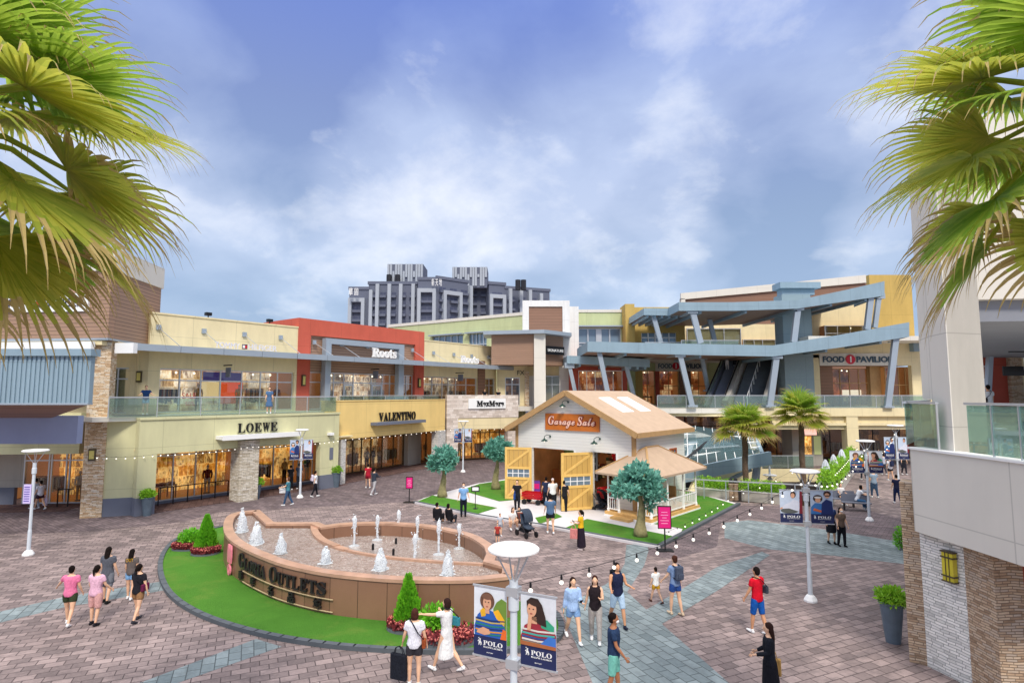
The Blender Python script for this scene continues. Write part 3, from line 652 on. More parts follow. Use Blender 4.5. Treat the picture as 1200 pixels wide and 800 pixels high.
i = PP(1044, 563, 1.72, 'person in white shirt with dark backpack walking away', 5, '#e8e8ee', bottom='shorts', bcol='#2f3038', stride=10)
carried(i, (0, -.19, 1.25), 'backpack', '#2c3450', 'dark blue backpack on the promenade walker')
PP(1052, 590, 1.68, 'person in dark navy with red details beside the stone pier', -15, '#262a44', bottom='pants', bcol='#25325a', stride=14)
PP(1036, 556, 1.66, 'person in pale top further along the promenade', 0, '#b8bcc8', bottom='pants', bcol='#40424c', stride=8)
PP(1060, 556, 1.66, 'person in black near the far promenade entrance', 180, '#2b2b30', bottom='pants', bcol='#2b2c36', stride=8)
DK = 5.15
for px_, py_, c1, c2, hd_ in ((1012, 562, '#d8d4d0', '#2f3540', 20), (1030, 549, '#40506e', '#2a2a30', 190), (1040, 545, '#c9c2ba', '#5a5a60', 10), (1018, 553, '#8a3038', '#26262c', 160), (1054, 549, '#e6e6ea', '#3a3a44', 0)):
    PP(px_, py_, 1.66, 'distant promenade walker in '+{'#d8d4d0': 'pale grey', '#40506e': 'slate blue', '#c9c2ba': 'beige', '#8a3038': 'dark red', '#e6e6ea': 'white'}[c1]+' top near the far lamp post', hd_, c1, bottom='pants', bcol=c2, stride=8, group='walkers on the far promenade')
P187 = PP(0, 0, 1.66, 'person in navy top and pale blue shorts leaning on the upper left railing', 215, '#24406e', bottom='shorts', bcol='#8fb4d8', hair='short', hcol='#5a3a28', arms=((40, 20, 40), (40, 20, 40)), pos=(-20.6, 32.9, DK))
PP(0, 0, 1.6, 'person in denim dress standing on the upper deck before the left shop windows', 200, '#55759c', toplen=.35, bottom='none', hair='long', female=True, pos=tuple(G(315, 484.5, DK)))
PP(0, 0, 1.70, 'person in dark clothes looking over the stone parapet, left one', 180, '#23252c', bottom='pants', bcol='#222226', pos=tuple(AT(568, 480, 57)[:2])+(DK,))
PP(0, 0, 1.66, 'person in dark clothes looking over the stone parapet, right one', 170, '#2c2a30', bottom='pants', bcol='#222226', pos=tuple(AT(584, 480, 57)[:2])+(DK,))
i = PP(0, 0, 1.72, 'person in white tee and navy shorts walking on the right hand deck', 0, '#eef0f4', bottom='bermuda', bcol='#2c466e', stride=6, skin=1, pos=(AT(1161, 500, 25.5)[0], 25.5, 5.0), vox=.028)
carried(i, (-.2, -.02, 1.05), 'shoulder_bag', '#3a2a30', 'dark crossbody bag over the white tee on the deck')
PP(554, 534, 1.66, 'person in dark red inside the arcade by the far shop, left one', 180, '#4a1f24', bottom='pants', bcol='#26262c', stride=6)
PP(561, 533, 1.70, 'person in black beside the one in dark red at the far shop', 170, '#232328', bottom='pants', bcol='#26262c', stride=6)
# ------------------------------------------------------------------ setting
def sheet(name, pix, z, m, parent=None, th=0.0, kind='structure'):
    pts = [G(*p, z) for p in pix]
    mb = MB()
    if th: mb.prism([(p.x, p.y) for p in pts], z-th, z)
    else:
        n = len(pts); a = sum(pts[i].x*pts[(i+1) % n].y-pts[(i+1) % n].x*pts[i].y for i in range(n))
        if a < 0: pts = pts[::-1]
        mb.add(pts, [tuple(range(n))])
    return tag(mb.build(name, m, parent), kind=kind)
pit = [G(808, 583), G(966, 592), G(1000, 551.0), G(790, 547)]
pit = [Vector((9.6, 36.6, 0)), Vector((17.3, 33.4, 0)), Vector((28.0, 50.4, 0)), Vector((9.6, 50.4, 0))]
def ground():
    bm = bmesh.new(); o_ = [(-500, -60), (500, -60), (500, 900), (-500, 900)]
    def loop(ps):
        vs = [bm.verts.new((p[0], p[1], 0)) for p in ps]; return [bm.edges.new((vs[i], vs[(i+1) % len(vs)])) for i in range(len(vs))]
    e = loop(o_)+loop([(p.x, p.y) for p in pit])
    bmesh.ops.triangle_fill(bm, edges=e, use_beauty=True)
    for f in bm.faces:
        if f.normal.z < 0: f.normal_flip()
    me = bpy.data.meshes.new('ground'); bm.to_mesh(me); bm.free(); me.materials.append(M['pave'])
    return tag(link(bpy.data.objects.new('ground', me)), kind='structure')
ground()
mb = MB()
for i in range(4):
    a, b = pit[i], pit[(i+1) % 4]; mb.quad((b.x, b.y, -1.1), (a.x, a.y, -1.1), (a.x, a.y, 0.002), (b.x, b.y, .002))
tag(mb.build('pit_wall', M['cream']), kind='structure')
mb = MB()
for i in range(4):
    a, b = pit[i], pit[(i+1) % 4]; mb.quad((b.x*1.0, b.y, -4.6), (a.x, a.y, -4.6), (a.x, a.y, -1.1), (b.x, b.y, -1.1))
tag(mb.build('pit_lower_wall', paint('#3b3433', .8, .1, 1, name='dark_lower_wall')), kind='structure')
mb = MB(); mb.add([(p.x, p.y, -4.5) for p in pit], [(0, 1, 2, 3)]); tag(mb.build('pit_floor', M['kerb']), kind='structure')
sheet('shopfront_pavement', [(-140, 628), (60, 624), (120, 621), (215, 611), (255, 600), (400, 592), (470, 588), (500, 583), (560, 566), (604, 560), (604, 535), (520, 538), (400, 560), (300, 575), (110, 596), (-140, 600)], .004, M['pave_b'])
sheet('paving_band', [(-60, 727), (0, 716), (75, 699), (130, 690), (200, 679), (205, 689), (130, 702), (75, 711), (0, 729), (-60, 741)], .004, M['pave_g'])
sheet('paving_band', [(120, 822), (160, 801), (300, 748), (330, 757), (204, 801), (170, 822)], .004, M['pave_g'])
sheet('paving_path', [(704, 822), (657, 712), (680, 700), (710, 684), (725, 673), (732, 660), (734, 638), (758, 636), (760, 645), (755, 662), (741, 684), (735, 693), (775, 730), (880, 822)], .004, M['pave_g'])
sheet('paving_band', [(757, 714), (800, 689), (840, 664), (893, 646), (902, 650), (840, 692), (775, 731)], .008, M['pave_g'])
sheet('paving_band', [(849, 612), (877, 609), (960, 619), (1090, 640), (1090, 664), (980, 651), (900, 643), (849, 630)], .004, M['pave_g'])
sheet('dark_paving', [(750, 634), (862, 592), (1000, 594), (1075, 612), (1075, 640), (960, 618), (880, 607), (845, 612), (840, 640), (790, 655), (760, 650)], .0035, M['pave_b'])
# fountain lawn with kerb
def smooth(pts, n=6):
    out = []
    for i in range(len(pts)-1):
        p0 = pts[max(i-1, 0)]; p1 = pts[i]; p2 = pts[i+1]; p3 = pts[min(i+2, len(pts)-1)]
        for k in range(n):
            t = k/n; out.append(.5*((2*p1)+(p2-p0)*t+(2*p0-5*p1+4*p2-p3)*t*t+(3*p1-p0-3*p2+p3)*t**3))
    return out+[pts[-1]]
lawn_px = [(285, 612), (262, 618), (230, 625), (206, 634), (191, 651), (188, 672), (200, 698), (236, 722), (300, 743), (380, 757), (470, 764), (560, 765), (625, 761), (650, 752), (658, 738), (652, 722), (635, 712)]
LP_ = smooth([G(*p) for p in lawn_px], 5)
mb = MB(); mb.prism([(p.x, p.y) for p in LP_]+[(-1, 19), (-8, 22)], -.01, .07); tag(mb.build('fountain_lawn', M['turf']), kind='structure')
mb = MB()
for i in range(len(LP_)-1):
    a, b = LP_[i], LP_[i+1]; d = (b-a).normalized(); nn = Vector((d.y, -d.x, 0))*.0
    mb.bar(a+Vector((0, 0, .055))-d*.02, b+Vector((0, 0, .055))+d*.02, .16, .11)
tag(mb.build('kerb', M['kerb']), kind='structure')
# ------------------------------------------------------------------ fountain
FT = thing('fountain', 'curved brown granite fountain with raised basin and lettered wall on the lawn', 'fountain', (0, 0, 0))
outer = smooth([G(*p, 1.2) for p in [(303, 597), (282, 599), (268, 604), (263, 615), (267, 628), (285, 641), (320, 656), (353, 665), (393, 672), (453, 677.5), (503, 679), (556, 678.5), (600, 674)]], 6)
back = [G(*p, 1.2) for p in [(600, 674), (601, 662), (578, 656), (581, 648), (578, 640)]]+smooth([G(*p, 1.2) for p in [(575, 637), (560, 628), (540, 621.5), (503, 614.5), (453, 611), (407, 612), (381, 615)]], 5)+[G(*p, 1.2) for p in [(372, 611.5), (320, 611.5), (303, 597)]]
RING = [(p.x, p.y) for p in outer]+[(p.x, p.y) for p in back[1:-1]]
def inset(poly, d):
    n = len(poly); a = sum(poly[i][0]*poly[(i+1) % n][1]-poly[(i+1) % n][0]*poly[i][1] for i in range(n)); sg = 1 if a > 0 else -1; out = []
    for i in range(n):
        p = Vector(poly[i-1]); q = Vector(poly[i]); r = Vector(poly[(i+1) % n]); e1 = (q-p).normalized(); e2 = (r-q).normalized()
        m = Vector((-(e1.y+e2.y), e1.x+e2.x))*sg
        m = m.normalized() if m.length > 1e-6 else Vector((-e1.y, e1.x))*sg
        k = max(.5, m.dot(Vector((-e1.y, e1.x))*sg)); out.append(tuple(q+m*(d/k)))
    return out
def strip(mb, A, B, za, zb, flip=False):
    n = len(A)
    for i in range(n):
        j = (i+1) % n; q = [(A[i][0], A[i][1], za), (A[j][0], A[j][1], za), (B[j][0], B[j][1], zb), (B[i][0], B[i][1], zb)]
        mb.add(q if not flip else q[::-1], [(0, 1, 2, 3)])
R1 = inset(RING, .3); R0 = inset(RING, -.04)
mb = MB(); strip(mb, RING, RING, 0, 1.12); strip(mb, R1, R1, .3, 1.12, True); mb.build('basin_wall', M['granite'], FT)
mb = MB(); strip(mb, R0, R1, 1.2, 1.2); strip(mb, R0, R0, 1.11, 1.2); strip(mb, R1, R1, 1.11, 1.2, True); strip(mb, R0, RING, 1.11, 1.11, True); mb.build('rim', M['rim'], FT)
arc = smooth([G(*p, 1.1) for p in [(368, 613), (369, 622), (378, 632), (400, 641), (430, 648), (470, 653), (520, 657), (578, 660)]], 5)
up_poly = [tuple(p) for p in inset(RING, .28)]
mb = MB()
w2 = [(p[0], p[1]) for p in up_poly]
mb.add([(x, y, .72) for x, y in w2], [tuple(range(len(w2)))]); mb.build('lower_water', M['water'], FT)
no = len(outer)
upt = [w2[i] for i in range(0, no-1)]+[(p.x, p.y) for p in arc[::-1]]+[w2[-1]]
bm = bmesh.new(); vs = [bm.verts.new((x, y, 1.03)) for x, y in upt]; f = bm.faces.new(vs); bmesh.ops.triangulate(bm, faces=[f]); bmesh.ops.recalc_face_normals(bm, faces=bm.faces)
for f in bm.faces:
    if f.normal.z < 0: f.normal_flip()
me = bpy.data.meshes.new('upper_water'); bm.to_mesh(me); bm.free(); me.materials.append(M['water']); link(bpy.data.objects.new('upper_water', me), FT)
mb = MB()
for i in range(len(arc)-1):
    a, b = arc[i], arc[i+1]; h = .18 if i < 14 else .12
    mb.bar((a.x, a.y, .86+h/4), (b.x, b.y, .86+h/4), .26 if i < 16 else .14, .36+h/2)
mb.build('weir', M['rim'], FT)
def jet_dome(px, top, base, w, lab):
    w *= .7
    p = G(px, base, 1.03); h = (AT(px, top, p.y).z-1.03); o = thing('foam_jet', lab, 'water jet', (p.x, p.y, 1.03), 0, 'water jets of the fountain'); mb = MB(); rr = w/2
    mb.lathe((0, 0, 0), [(rr*1.1, 0), (rr*.95, h*.15), (rr*.88, h*.45), (rr*.75, h*.7), (rr*.5, h*.9), (rr*.2, h)], 18)
    mb.v = [tuple(Vector(v)*(1+.0)+noise.noise_vector(Vector(v)*9+Vector((px, 0, 0)))*.09) for v in mb.v]; mb.build('plume', M['foam'], o, smooth=True)
    mb = MB(); rg = random.Random(px)
    for k in range(150):
        a = rg.uniform(0, 6.28); z = rg.random()**1.2*h*1.2; r = rr*(1.25-.9*z/h)*rg.uniform(.7, 1.3); s = rg.uniform(.008, .026)
        mb.ball((r*math.cos(a), r*math.sin(a), z), s, 5, 4)
    tag(mb.build('spray', M['foam'], o), kind='stuff')
    mb = MB(); mb.lathe((0, 0, .012), [(rr*1.5, 0), (rr*1.3, .01), (rr*.6, .02)], 20); mb.v = [tuple(Vector(v)+Vector((noise.noise(Vector(v)*4)*.12, noise.noise(Vector(v)*4+Vector((9, 0, 0)))*.12, 0))) for v in mb.v]; mb.build('foam_ring', M['foam'], o)
ords = ['leftmost', 'second from the left', 'third from the left', 'third from the right', 'second from the right', 'rightmost']
for (px, t, b, w), od in zip([(283, 599, 623, .5), (300, 615, 637, .58), (329, 628, 648, .42), (381.5, 643, 660, .42), (446, 646, 667, .5), (525, 648, 673, .44)], ords):
    jet_dome(px, t, b, w, 'white bubbling foam jet behind the curved rim, '+od+' in the row')
jl = ['tall thin water jet at the left end of the round pool', 'thin water jet second from the left in the round pool', 'highest reaching thin jet at the back of the round pool', 'thin jet at the back right of the round pool', 'thin jet nearest the viewer in the round pool', 'tall thin jet in front right of the round pool', 'thin water jet at the right end of the round pool']
for (px, t, b), lab in zip([(415, 604, 639), (442, 603, 632), (467, 597, 626), (489, 604, 631), (486, 625, 656), (514, 608, 649), (538, 613, 642)], jl):
    p = G(px, b, .72); h = AT(px, t, p.y).z-.72; o = thing('thin_jet', lab, 'water jet', (p.x, p.y, .72), 0, 'water jets of the fountain')
    mb = MB(); n = 9; pts = [(noise.noise(Vector((px, i*.6, 0)))*.03, 0, h*i/n) for i in range(n+1)]; mb.tube(pts, [.036+.03*abs(noise.noise(Vector((px, i*1.3, 4)))) + (.035 if i > n*.6 else 0) for i in range(n)]+[.02], 8)
    mb.build('plume', M['foam'], o, smooth=True); mb = MB(); mb.lathe((0, 0, 0), [(.2, .0), (.12, .03), (.05, .05)], 14); mb.build('foam_ring', M['foam'], o)
    mb = MB(); rg = random.Random(px)
    for k in range(26): mb.ball((rg.gauss(0, .06), rg.gauss(0, .06), h*rg.uniform(.3, 1.05)), rg.uniform(.01, .025), 5, 4)
    tag(mb.build('spray', M['foam'], o), kind='stuff')
for px, b in ((437, 644), (464, 637), (461, 650)):
    p = G(px, b, .72); mb = MB(); mb.lathe((p.x, p.y, .6), [(.045, 0), (.045, .3), (.03, .34)], 10); mb.build('nozzle', M['black'], FT)
p = G(430, 617, 1.0); mb = MB(); mb.ball((p.x, p.y-.02, .98), (.1, .06, .1)); mb.build('pool_lamp', M['wht'], FT)
# letters on the curved wall
acc = [0.0]
for i in range(len(outer)-1): acc.append(acc[-1]+(outer[i+1].xy-outer[i].xy).length)
def on_wall(s):
    for i in range(len(outer)-1):
        if acc[i+1] >= s:
            t = (s-acc[i])/(acc[i+1]-acc[i]); p = outer[i].lerp(outer[i+1], t); d = (outer[i+1]-outer[i]).normalized(); return p, d
    return outer[-1], (outer[-1]-outer[-2]).normalized()
def s_at(px):
    best = min(range(len(outer)), key=lambda i: abs(proj((outer[i].x, outer[i].y, .6))[0]-px)+(0 if i > 14 else 500)); return acc[best]+ (0)
def s_px(px):      # finer search along the front part of the wall
    s = acc[14]; best = (1e9, 0)
    while s < acc[-1]:
        p, d = on_wall(s); e = abs(proj((p.x, p.y, .6))[0]-px)
        if e < best[0]: best = (e, s)
        s += .02
    return best[1]
sg = thing('wall_sign', 'dark lettering over a Chinese line with pink emblem on the curved fountain wall', 'sign', tuple(on_wall(s_px(330))[0].xy)+(0,))
oo = Vector(sg.location)
M['letter'] = paint('#2f2b2d', .4, .05, 1, metal=.3, name='dark_letter_metal')
def wall_char(mb, ch, s, z, h, w=None, t=.07, off=0):
    p, d = on_wall(s); n = Vector((d.y, -d.x, 0)); 
    if (Vector((0, 0, 0))-p).dot(n) < 0: n = -n
    Mx = Matrix.Translation(Vector((p.x, p.y, 0))-oo+n*.03) @ Matrix((( d.x, -n.x, 0, 0), (d.y, -n.y, 0, 0), (0, 0, 1, 0), (0, 0, 0, 1)))
    text_into(mb, ch, 0, z, w=w, h=h, y=0, t=t, center=True, offset=off, M=Mx)
s0, s1 = s_px(282), s_px(384)
lets = 'GLORIA OUTLETS'; wd = [.5 if c in 'GO' and i in (0, 7) else (.2 if c == 'I' else .24 if c == ' ' else .36) for i, c in enumerate(lets)]
tot = sum(wd); s = s0; k = (s1-s0)/tot
for c, w in zip(lets, wd):
    big = w == .5; w *= k
    if c != ' ':
        mb = MB(); wall_char(mb, SERIF(c), s+w/2, .58, .46 if big else .36, w=w*.9, t=.06); mb.build('letter', M['letter'], sg)
    s += w
mb = MB(); q0, q1 = s_px(287), s_px(392); s = q0
while s < q1-.05:
    (a, d), (b, _) = on_wall(s), on_wall(min(s+.3, q1)); n = Vector((d.y, -d.x, 0)); n = n if n.dot(-a) > 0 else -n
    mb.bar(Vector((a.x, a.y, .5))-oo+n*.06, Vector((b.x, b.y, .5))-oo+n*.06, .03, .02)
    s += .3
mb.build('sign_rail', paint('#c9b08c', .5, .03, 1), sg); mb = MB(); s = q0
while s < q1-.05:
    (a, d), (b, _) = on_wall(s), on_wall(min(s+.3, q1)); n = Vector((d.y, -d.x, 0)); n = n if n.dot(-a) > 0 else -n
    mb.bar(Vector((a.x, a.y, .16))-oo+n*.06, Vector((b.x, b.y, .16))-oo+n*.06, .03, .02); s += .3
mb.build('sign_rail', paint('#c9b08c', .5, .03, 1), sg)
for c, px in zip('華泰名品城', (285, 299, 320, 344, 374)):
    mb = MB(); wall_char(mb, c, s_px(px), .19, .28, t=.08, off=.02); mb.build('letter', M['letter'], sg)
mb = MB(); s = s_px(272); p, d = on_wall(s); n = Vector((d.y, -d.x, 0)); n = n if n.dot(-p) > 0 else -n
Mx = Matrix.Translation(Vector((p.x, p.y, 0))-oo+n*.05) @ Matrix(((d.x, -n.x, 0, 0), (d.y, -n.y, 0, 0), (0, 0, 1, 0), (0, 0, 0, 1)))
for sx in (-1, 1):
    mb.tube([Mx @ Vector((sx*.05, -.05, .42)), Mx @ Vector((sx*.16, -.05, .62)), Mx @ Vector((sx*.2, -.05, .85)), Mx @ Vector((sx*.16, -.05, 1.02))], [.07, .1, .1, .06], 10, ref=(d.x, d.y, 0))
for k in range(12):
    a0, a1 = math.pi*2*k/12, math.pi*2*(k+1)/12; f = lambda a: Mx @ Vector((.15*math.cos(a), -.05, .2+.16*math.sin(a))); mb.tube([f(a0), f(a1)], .045, 8)
mb = MB()
for pl in ([(x*1.0-.11, z) for x, z in ((-.09, .48), (.06, .48), (.1, .66), (.1, .9), (.03, 1.08), (-.06, 1.08), (-.11, .95), (-.12, .7))], [(-x+.11, z) for x, z in ((-.09, .48), (.06, .48), (.1, .66), (.1, .9), (.03, 1.08), (-.06, 1.08), (-.11, .95), (-.12, .7))]):
    q = MB(); q.slab(pl, -.06, 0); mb.add([Mx @ Vector(v) for v in q.v], q.f)
q = MB(); n_ = 20; o_ = [(.17*math.cos(6.283*k/n_), .24+.2*math.sin(6.283*k/n_)) for k in range(n_)]; i_ = [(.07*math.cos(6.283*k/n_), .24+.1*math.sin(6.283*k/n_)) for k in range(n_)]
for k in range(n_): j = (k+1) % n_; q.slab([o_[k], o_[j], i_[j], i_[k]], -.06, 0)
mb.add([Mx @ Vector(v) for v in q.v], q.f)
mb.build('emblem', paint('#f08a9c', .35, .03, 1, name='pink_emblem'), sg)
p = G(391, 707); mb = MB(); mb.box(-.24, .24, -.22, .1, .1, .5); mb.build('cabinet', M['cream'], None, bevel=.01, loc=(p.x, p.y+.25, .06), rz=.0); tag(COL.objects[-1], 'small cream utility box standing against the fountain wall', 'utility box'); COL.objects[-1].name = 'utility_box'
p = G(419, 718); mb = MB(); mb.lathe((0, 0, 0), [(.07, 0), (.07, .38), (.05, .4)], 12); mb.box(-.1, -.06, -.02, .02, 0, .3); o = mb.build('valve_pipe', M['grey'], None, loc=(p.x, p.y, .06)); tag(o, 'short grey pipe stub rising from the lawn by the fountain wall', 'pipe')
# ------------------------------------------------------------------ shop windows
def man_mesh(c1, c2, c0='#e8ddd0'):
    mb = MB(); mb.mat(cloth(c0)); mb.ball((0, 0, 1.62), (.08, .09, .11), 8, 6); mb.tube([(0, 0, 1.4), (0, 0, 1.55)], .05, 6)
    mb.mat(cloth(c1)); mb.tube([(0, 0, .9), (0, 0, 1.1), (0, 0, 1.3), (0, 0, 1.45)], [(.17, .12), (.14, .11), (.19, .12), (.1, .07)], 10)
    for sx in (-1, 1): mb.tube([(sx*.18, 0, 1.4), (sx*.25, 0, 1.15), (sx*.22, -.06, .9)], [.06, .05, .035], 6)
    mb.mat(cloth(c2))
    for sx in (-1, 1): mb.tube([(sx*.09, 0, .95), (sx*.1, 0, .5), (sx*.11, 0, .05)], [.1, .07, .05], 8)
    mb.mat(M['grey']); mb.lathe((0, 0, 0), [(.2, 0), (.2, .03)], 12); return mb.mesh('mannequin')
MAN = [man_mesh(*c) for c in (('#e6e8ee', '#3a3f55'), ('#7d2430', '#e8e0d8'), ('#2c3a58', '#d8c8a8'), ('#d8b070', '#4a3a34'), ('#f0ece4', '#c8b8a0'))]
def rack_mesh(seed, cols):
    rg = random.Random(seed); mb = MB(); mb.mat(M['dark'])
    for x in (-.7, .7): mb.box(x-.015, x+.015, -.015, .015, 0, 1.45)
    mb.box(-.7, .7, -.015, .015, 1.42, 1.45)
    x = -.64
    while x < .62:
        mb.mat(cloth(rg.choice(cols))); w = rg.uniform(.05, .09); mb.box(x, x+w, -.2, .2, rg.uniform(.45, .8), 1.38); x += w+.015
    return mb.mesh('rack')
RACK = [rack_mesh(i, c) for i, c in enumerate((('#e8dcc8', '#a05a30', '#3a2c28', '#c89858'), ('#d83a30', '#f0e8e0', '#2c3048', '#e8c8a0'), ('#f4ece0', '#d0b890', '#805838', '#b8b0a8')))]
def table_mesh():
    mb = MB(); mb.mat(M['timber2']); mb.box(-.6, .6, -.35, .35, .72, .78)
    for x in (-.55, .55):
        for y in (-.3, .3): mb.box(x-.03, x+.03, y-.03, y+.03, 0, .72)
    rg = random.Random(3)
    for k in range(7):
        mb.mat(cloth(rg.choice(['#efe6da', '#8a3a2c', '#40506c', '#d8a860']))); x = -.5+k*.16; mb.box(x, x+.12, -.2, .2, .78, .78+rg.uniform(.06, .2))
    return mb.mesh('table')
TAB = table_mesh()
lampm = MB(); lampm.ball((0, 0, 0), .07, 8, 6); LAMPM = None
def storefront(b, x0, x1, z0, z1, y, muls=(), trans=None, disp='d_amber', depth=2.2, fcol='alu', fill=(), seed=0, fw=.07, lamps=True, room='room', tall=None, glass='glass'):
    global LAMPM
    if LAMPM is None: LAMPM = lampm.mesh('lamp'); LAMPM.materials.append(M['bulb'])
    fx = M[fcol]; mb = MB(); a, c = y-.05, y+.05
    mb.box(x0, x1, a, c, z0, z0+fw); mb.box(x0, x1, a, c, z1-fw, z1)
    xs = [x0]+[m for m in muls if x0+.1 < m < x1-.1]+[x1]
    for i, m in enumerate(xs):
        l = m if i == 0 else m-fw if i == len(xs)-1 else m-fw/2; mb.box(l, l+fw, a+.002, c-.002, z0+fw, z1-fw)
    if trans:
        for i in range(len(xs)-1): mb.box(xs[i]+fw*.6, xs[i+1]-fw*.6, a+.006, c-.006, trans-fw/2, trans+fw/2)
    f = mb.build('window_frame', fx, b)
    g = MB(); g.box(x0+fw*.5, x1-fw*.5, y-.006, y+.006, z0+fw*.5, z1-fw*.5); g.build('glass', M[glass], f)
    Y1 = y+depth; r = MB(); r.mat(M[room])
    r.quad((x0, y+.06, z0), (x0, Y1, z0), (x0, Y1, z1), (x0, y+.06, z1)); r.quad((x1, Y1, z0), (x1, y+.06, z0), (x1, y+.06, z1), (x1, Y1, z1))
    r.quad((x0, Y1, z1+.002), (x1, Y1, z1+.002), (x1, y+.06, z1+.002), (x0, y+.06, z1+.002)); r.quad((x0, y+.06, z0+.01), (x1, y+.06, z0+.01), (x1, Y1, z0+.01), (x0, Y1, z0+.01))
    r.mat(M[disp]); r.quad((x0, Y1, z0), (x1, Y1, z0), (x1, Y1, z1), (x0, Y1, z1)); r.build('room', None, b)
    rg = random.Random(seed+int(x0*10))
    if lamps:
        n = max(1, int((x1-x0)/1.1))
        for i in range(n):
            o = bpy.data.objects.new('ceiling_lamp', LAMPM); o.location = (x0+(i+.5)*(x1-x0)/n, y+rg.uniform(.5, depth-.4), z1-.16); link(o, b)
    k = 0; x = x0+.5
    while x < x1-.4 and fill:
        kind = fill[k % len(fill)]; k += 1
        if kind == 'm': o = bpy.data.objects.new('mannequin', rg.choice(MAN)); st = .8
        elif kind == 'r': o = bpy.data.objects.new('clothes_rack', rg.choice(RACK)); st = 1.7; x += .4
        elif kind == 't': o = bpy.data.objects.new('display_table', TAB); st = 1.5; x += .3
        else: x += 1.0; continue
        o.location = (x, y+rg.uniform(.5, .9), z0+.02); o.rotation_euler.z = rg.uniform(-.4, .4); link(o, b); x += st
    return f
def bx(b, name, m, x0, x1, y0, y1, z0, z1, bevel=0):
    mb = MB(); mb.box(x0, x1, y0, y1, z0, z1); return mb.build(name, M[m] if isinstance(m, str) else m, b, bevel=bevel)
def sconce(b, x, y, z, h=.5, w=.22, m='dark'):
    mb = MB(); mb.box(x-w/2, x+w/2, y-.16, y, z, z+h)
    for k in (-.08, .08): mb.box(x-w/2-.02, x+w/2+.02, y-.18, y, z+(.06 if k < 0 else h-.08), z+(.08 if k < 0 else h-.06))
    o = mb.build('wall_lamp', M['bronze'], b); q = MB(); q.box(x-w*.36, x+w*.36, y-.172, y-.162, z+.1, z+h-.1); q.build('lamp_pane', M['lampglass'], o)
M['bronze'] = paint('#5a4f3c', .45, .1, 3, metal=.3, name='bronze_lamp'); M['lampglass'] = paint('#cdbf6a', .3, .05, 3, name='amber_lamp_glass')
# ---- frames
FB = Fr(G(186, 601), G(397, 570)); OFF = 3.3
p0 = FB.w(0, OFF); p1 = FB.w(11, OFF); FU = Fr(p0, p1)
uy = FB.L; LX = lambda px, y=0: FB.x(px, y)
xa, xb = LX(166), LX(398.5)
# lower pale green wing
b = FB.thing('shop_building', 'pale green shop wing with dark base and arcade beside the fountain plaza', 'building')
o1, o2 = LX(188), LX(377)
mb = MB(); mb.wall(xa, xb, 0.92, 4.95, 0, .45, [(o1, o2, -1, 3.12)]); mb.build('wall', M['loewe'], b)
bx(b, 'base_course', 'grey', xa-.03, o1, -.04, .45, 0, .92); bx(b, 'base_course', 'grey', o2, xb+.02, -.04, .45, 0, .92)
mb = MB(); mb.box(xa-.02, xb+.02, -.07, .5, 4.95, 5.07); mb.build('cornice', M['loewe'], b)
mb = MB(); mb.box(xa, xb+1.5, .45, 3.3, 3.3, 3.4); mb.build('arcade_ceiling', M['cream'], b)
mb = MB(); mb.box(xa-2, xb-.6, .5, 3.3, 4.9, 5.14); mb.build('deck_slab', M['offwhite'], b)
mb = MB(); mb.box(xa, xb+1, .2, 3.4, .006, .03); mb.build('arcade_floor', M['pave_d'], b)
gy = 2.7
storefront(b, LX(186, gy), LX(296, gy), .18, 3.25, gy, [LX(p, gy) for p in (207, 233, 257, 281)], 2.75, 'd_amber', 3.2, fill=('t', 'x', 'm', 'x', 'x'), seed=1)
storefront(b, LX(300, gy), xb+.2, .18, 3.25, gy, [LX(p, gy) for p in (323, 346, 352, 368, 382)], 2.75, 'd_amber', 3.2, fill=('r', 'm', 'x', 'm'), seed=2)
bx(b, 'plinth', 'grey', xa, xb+.2, gy-.06, gy+.1, .03, .18)
px0, px1 = LX(283, -.2), LX(305, -.2)
bx(b, 'pillar', 'st_beige', px0, px1, -.35, .75, 0, 3.55)
mb = MB(); mb.box(LX(255), LX(346), -.8, .0, 3.72, 3.92); mb.box(LX(255), LX(346), -.82, -.8, 3.68, 3.96); mb.build('sign_ledge', M['wht'], b)
# handrail inside arcade
r = FB.thing('handrail', 'black metal handrail in front of the amber shop windows by the stone pillar', 'railing'); ry = gy-.6
mb = MB()
for k in range(6): mb.bar((LX(192, ry)+k*(LX(272, ry)-LX(192, ry))/5, ry, .03), (LX(192, ry)+k*(LX(272, ry)-LX(192, ry))/5, ry, 1.0), .05)
mb.build('post', M['black'], r); mb = MB(); mb.bar((LX(192, ry), ry, 1.0), (LX(272, ry), ry, 1.0), .05); mb.build('rail', M['black'], r)
s = FB.thing('shop_sign', 'thin black serif lettering above the white ledge of the pale green shopfront', 'sign'); a, z = FB.at(279, 504, -.1); c, _ = FB.at(326.5, 501, -.1)
for i, ch in enumerate('LOEWE'):
    mb = MB(); w = (c-a)/5; text_into(mb, SERIF(ch), a+i*w, 4.02, w=w*.88, h=.56, y=-.03, t=.06); mb.build('letter', M['black'], s)
mb = MB(); mb.box(xb-.95, xb-.6, -.3, 0, 3.55, 3.72); mb.build('camera_housing', M['wht'], b)
bx(b, 'notice_plate', 'grey', LX(388), LX(392), -.03, 0, 1.9, 2.7)
# left return wall of the wing
FC = Fr(G(112, 606), G(167.5, 602.6)); b = FC.thing('wall_section', 'narrow pale green wall with grey base between tan stone pier and shop wing', 'wall')
mb = MB(); mb.box(0, FC.L, 0, .4, .92, 5.05); mb.build('wall', M['loewe'], b); mb = MB(); mb.box(0, FC.L+.02, -.04, .4, 0, .92); mb.build('base_course', M['grey'], b)
bx(b, 'deck_slab', 'offwhite', -1, FC.L, .4, 3.5, 4.9, 5.14)
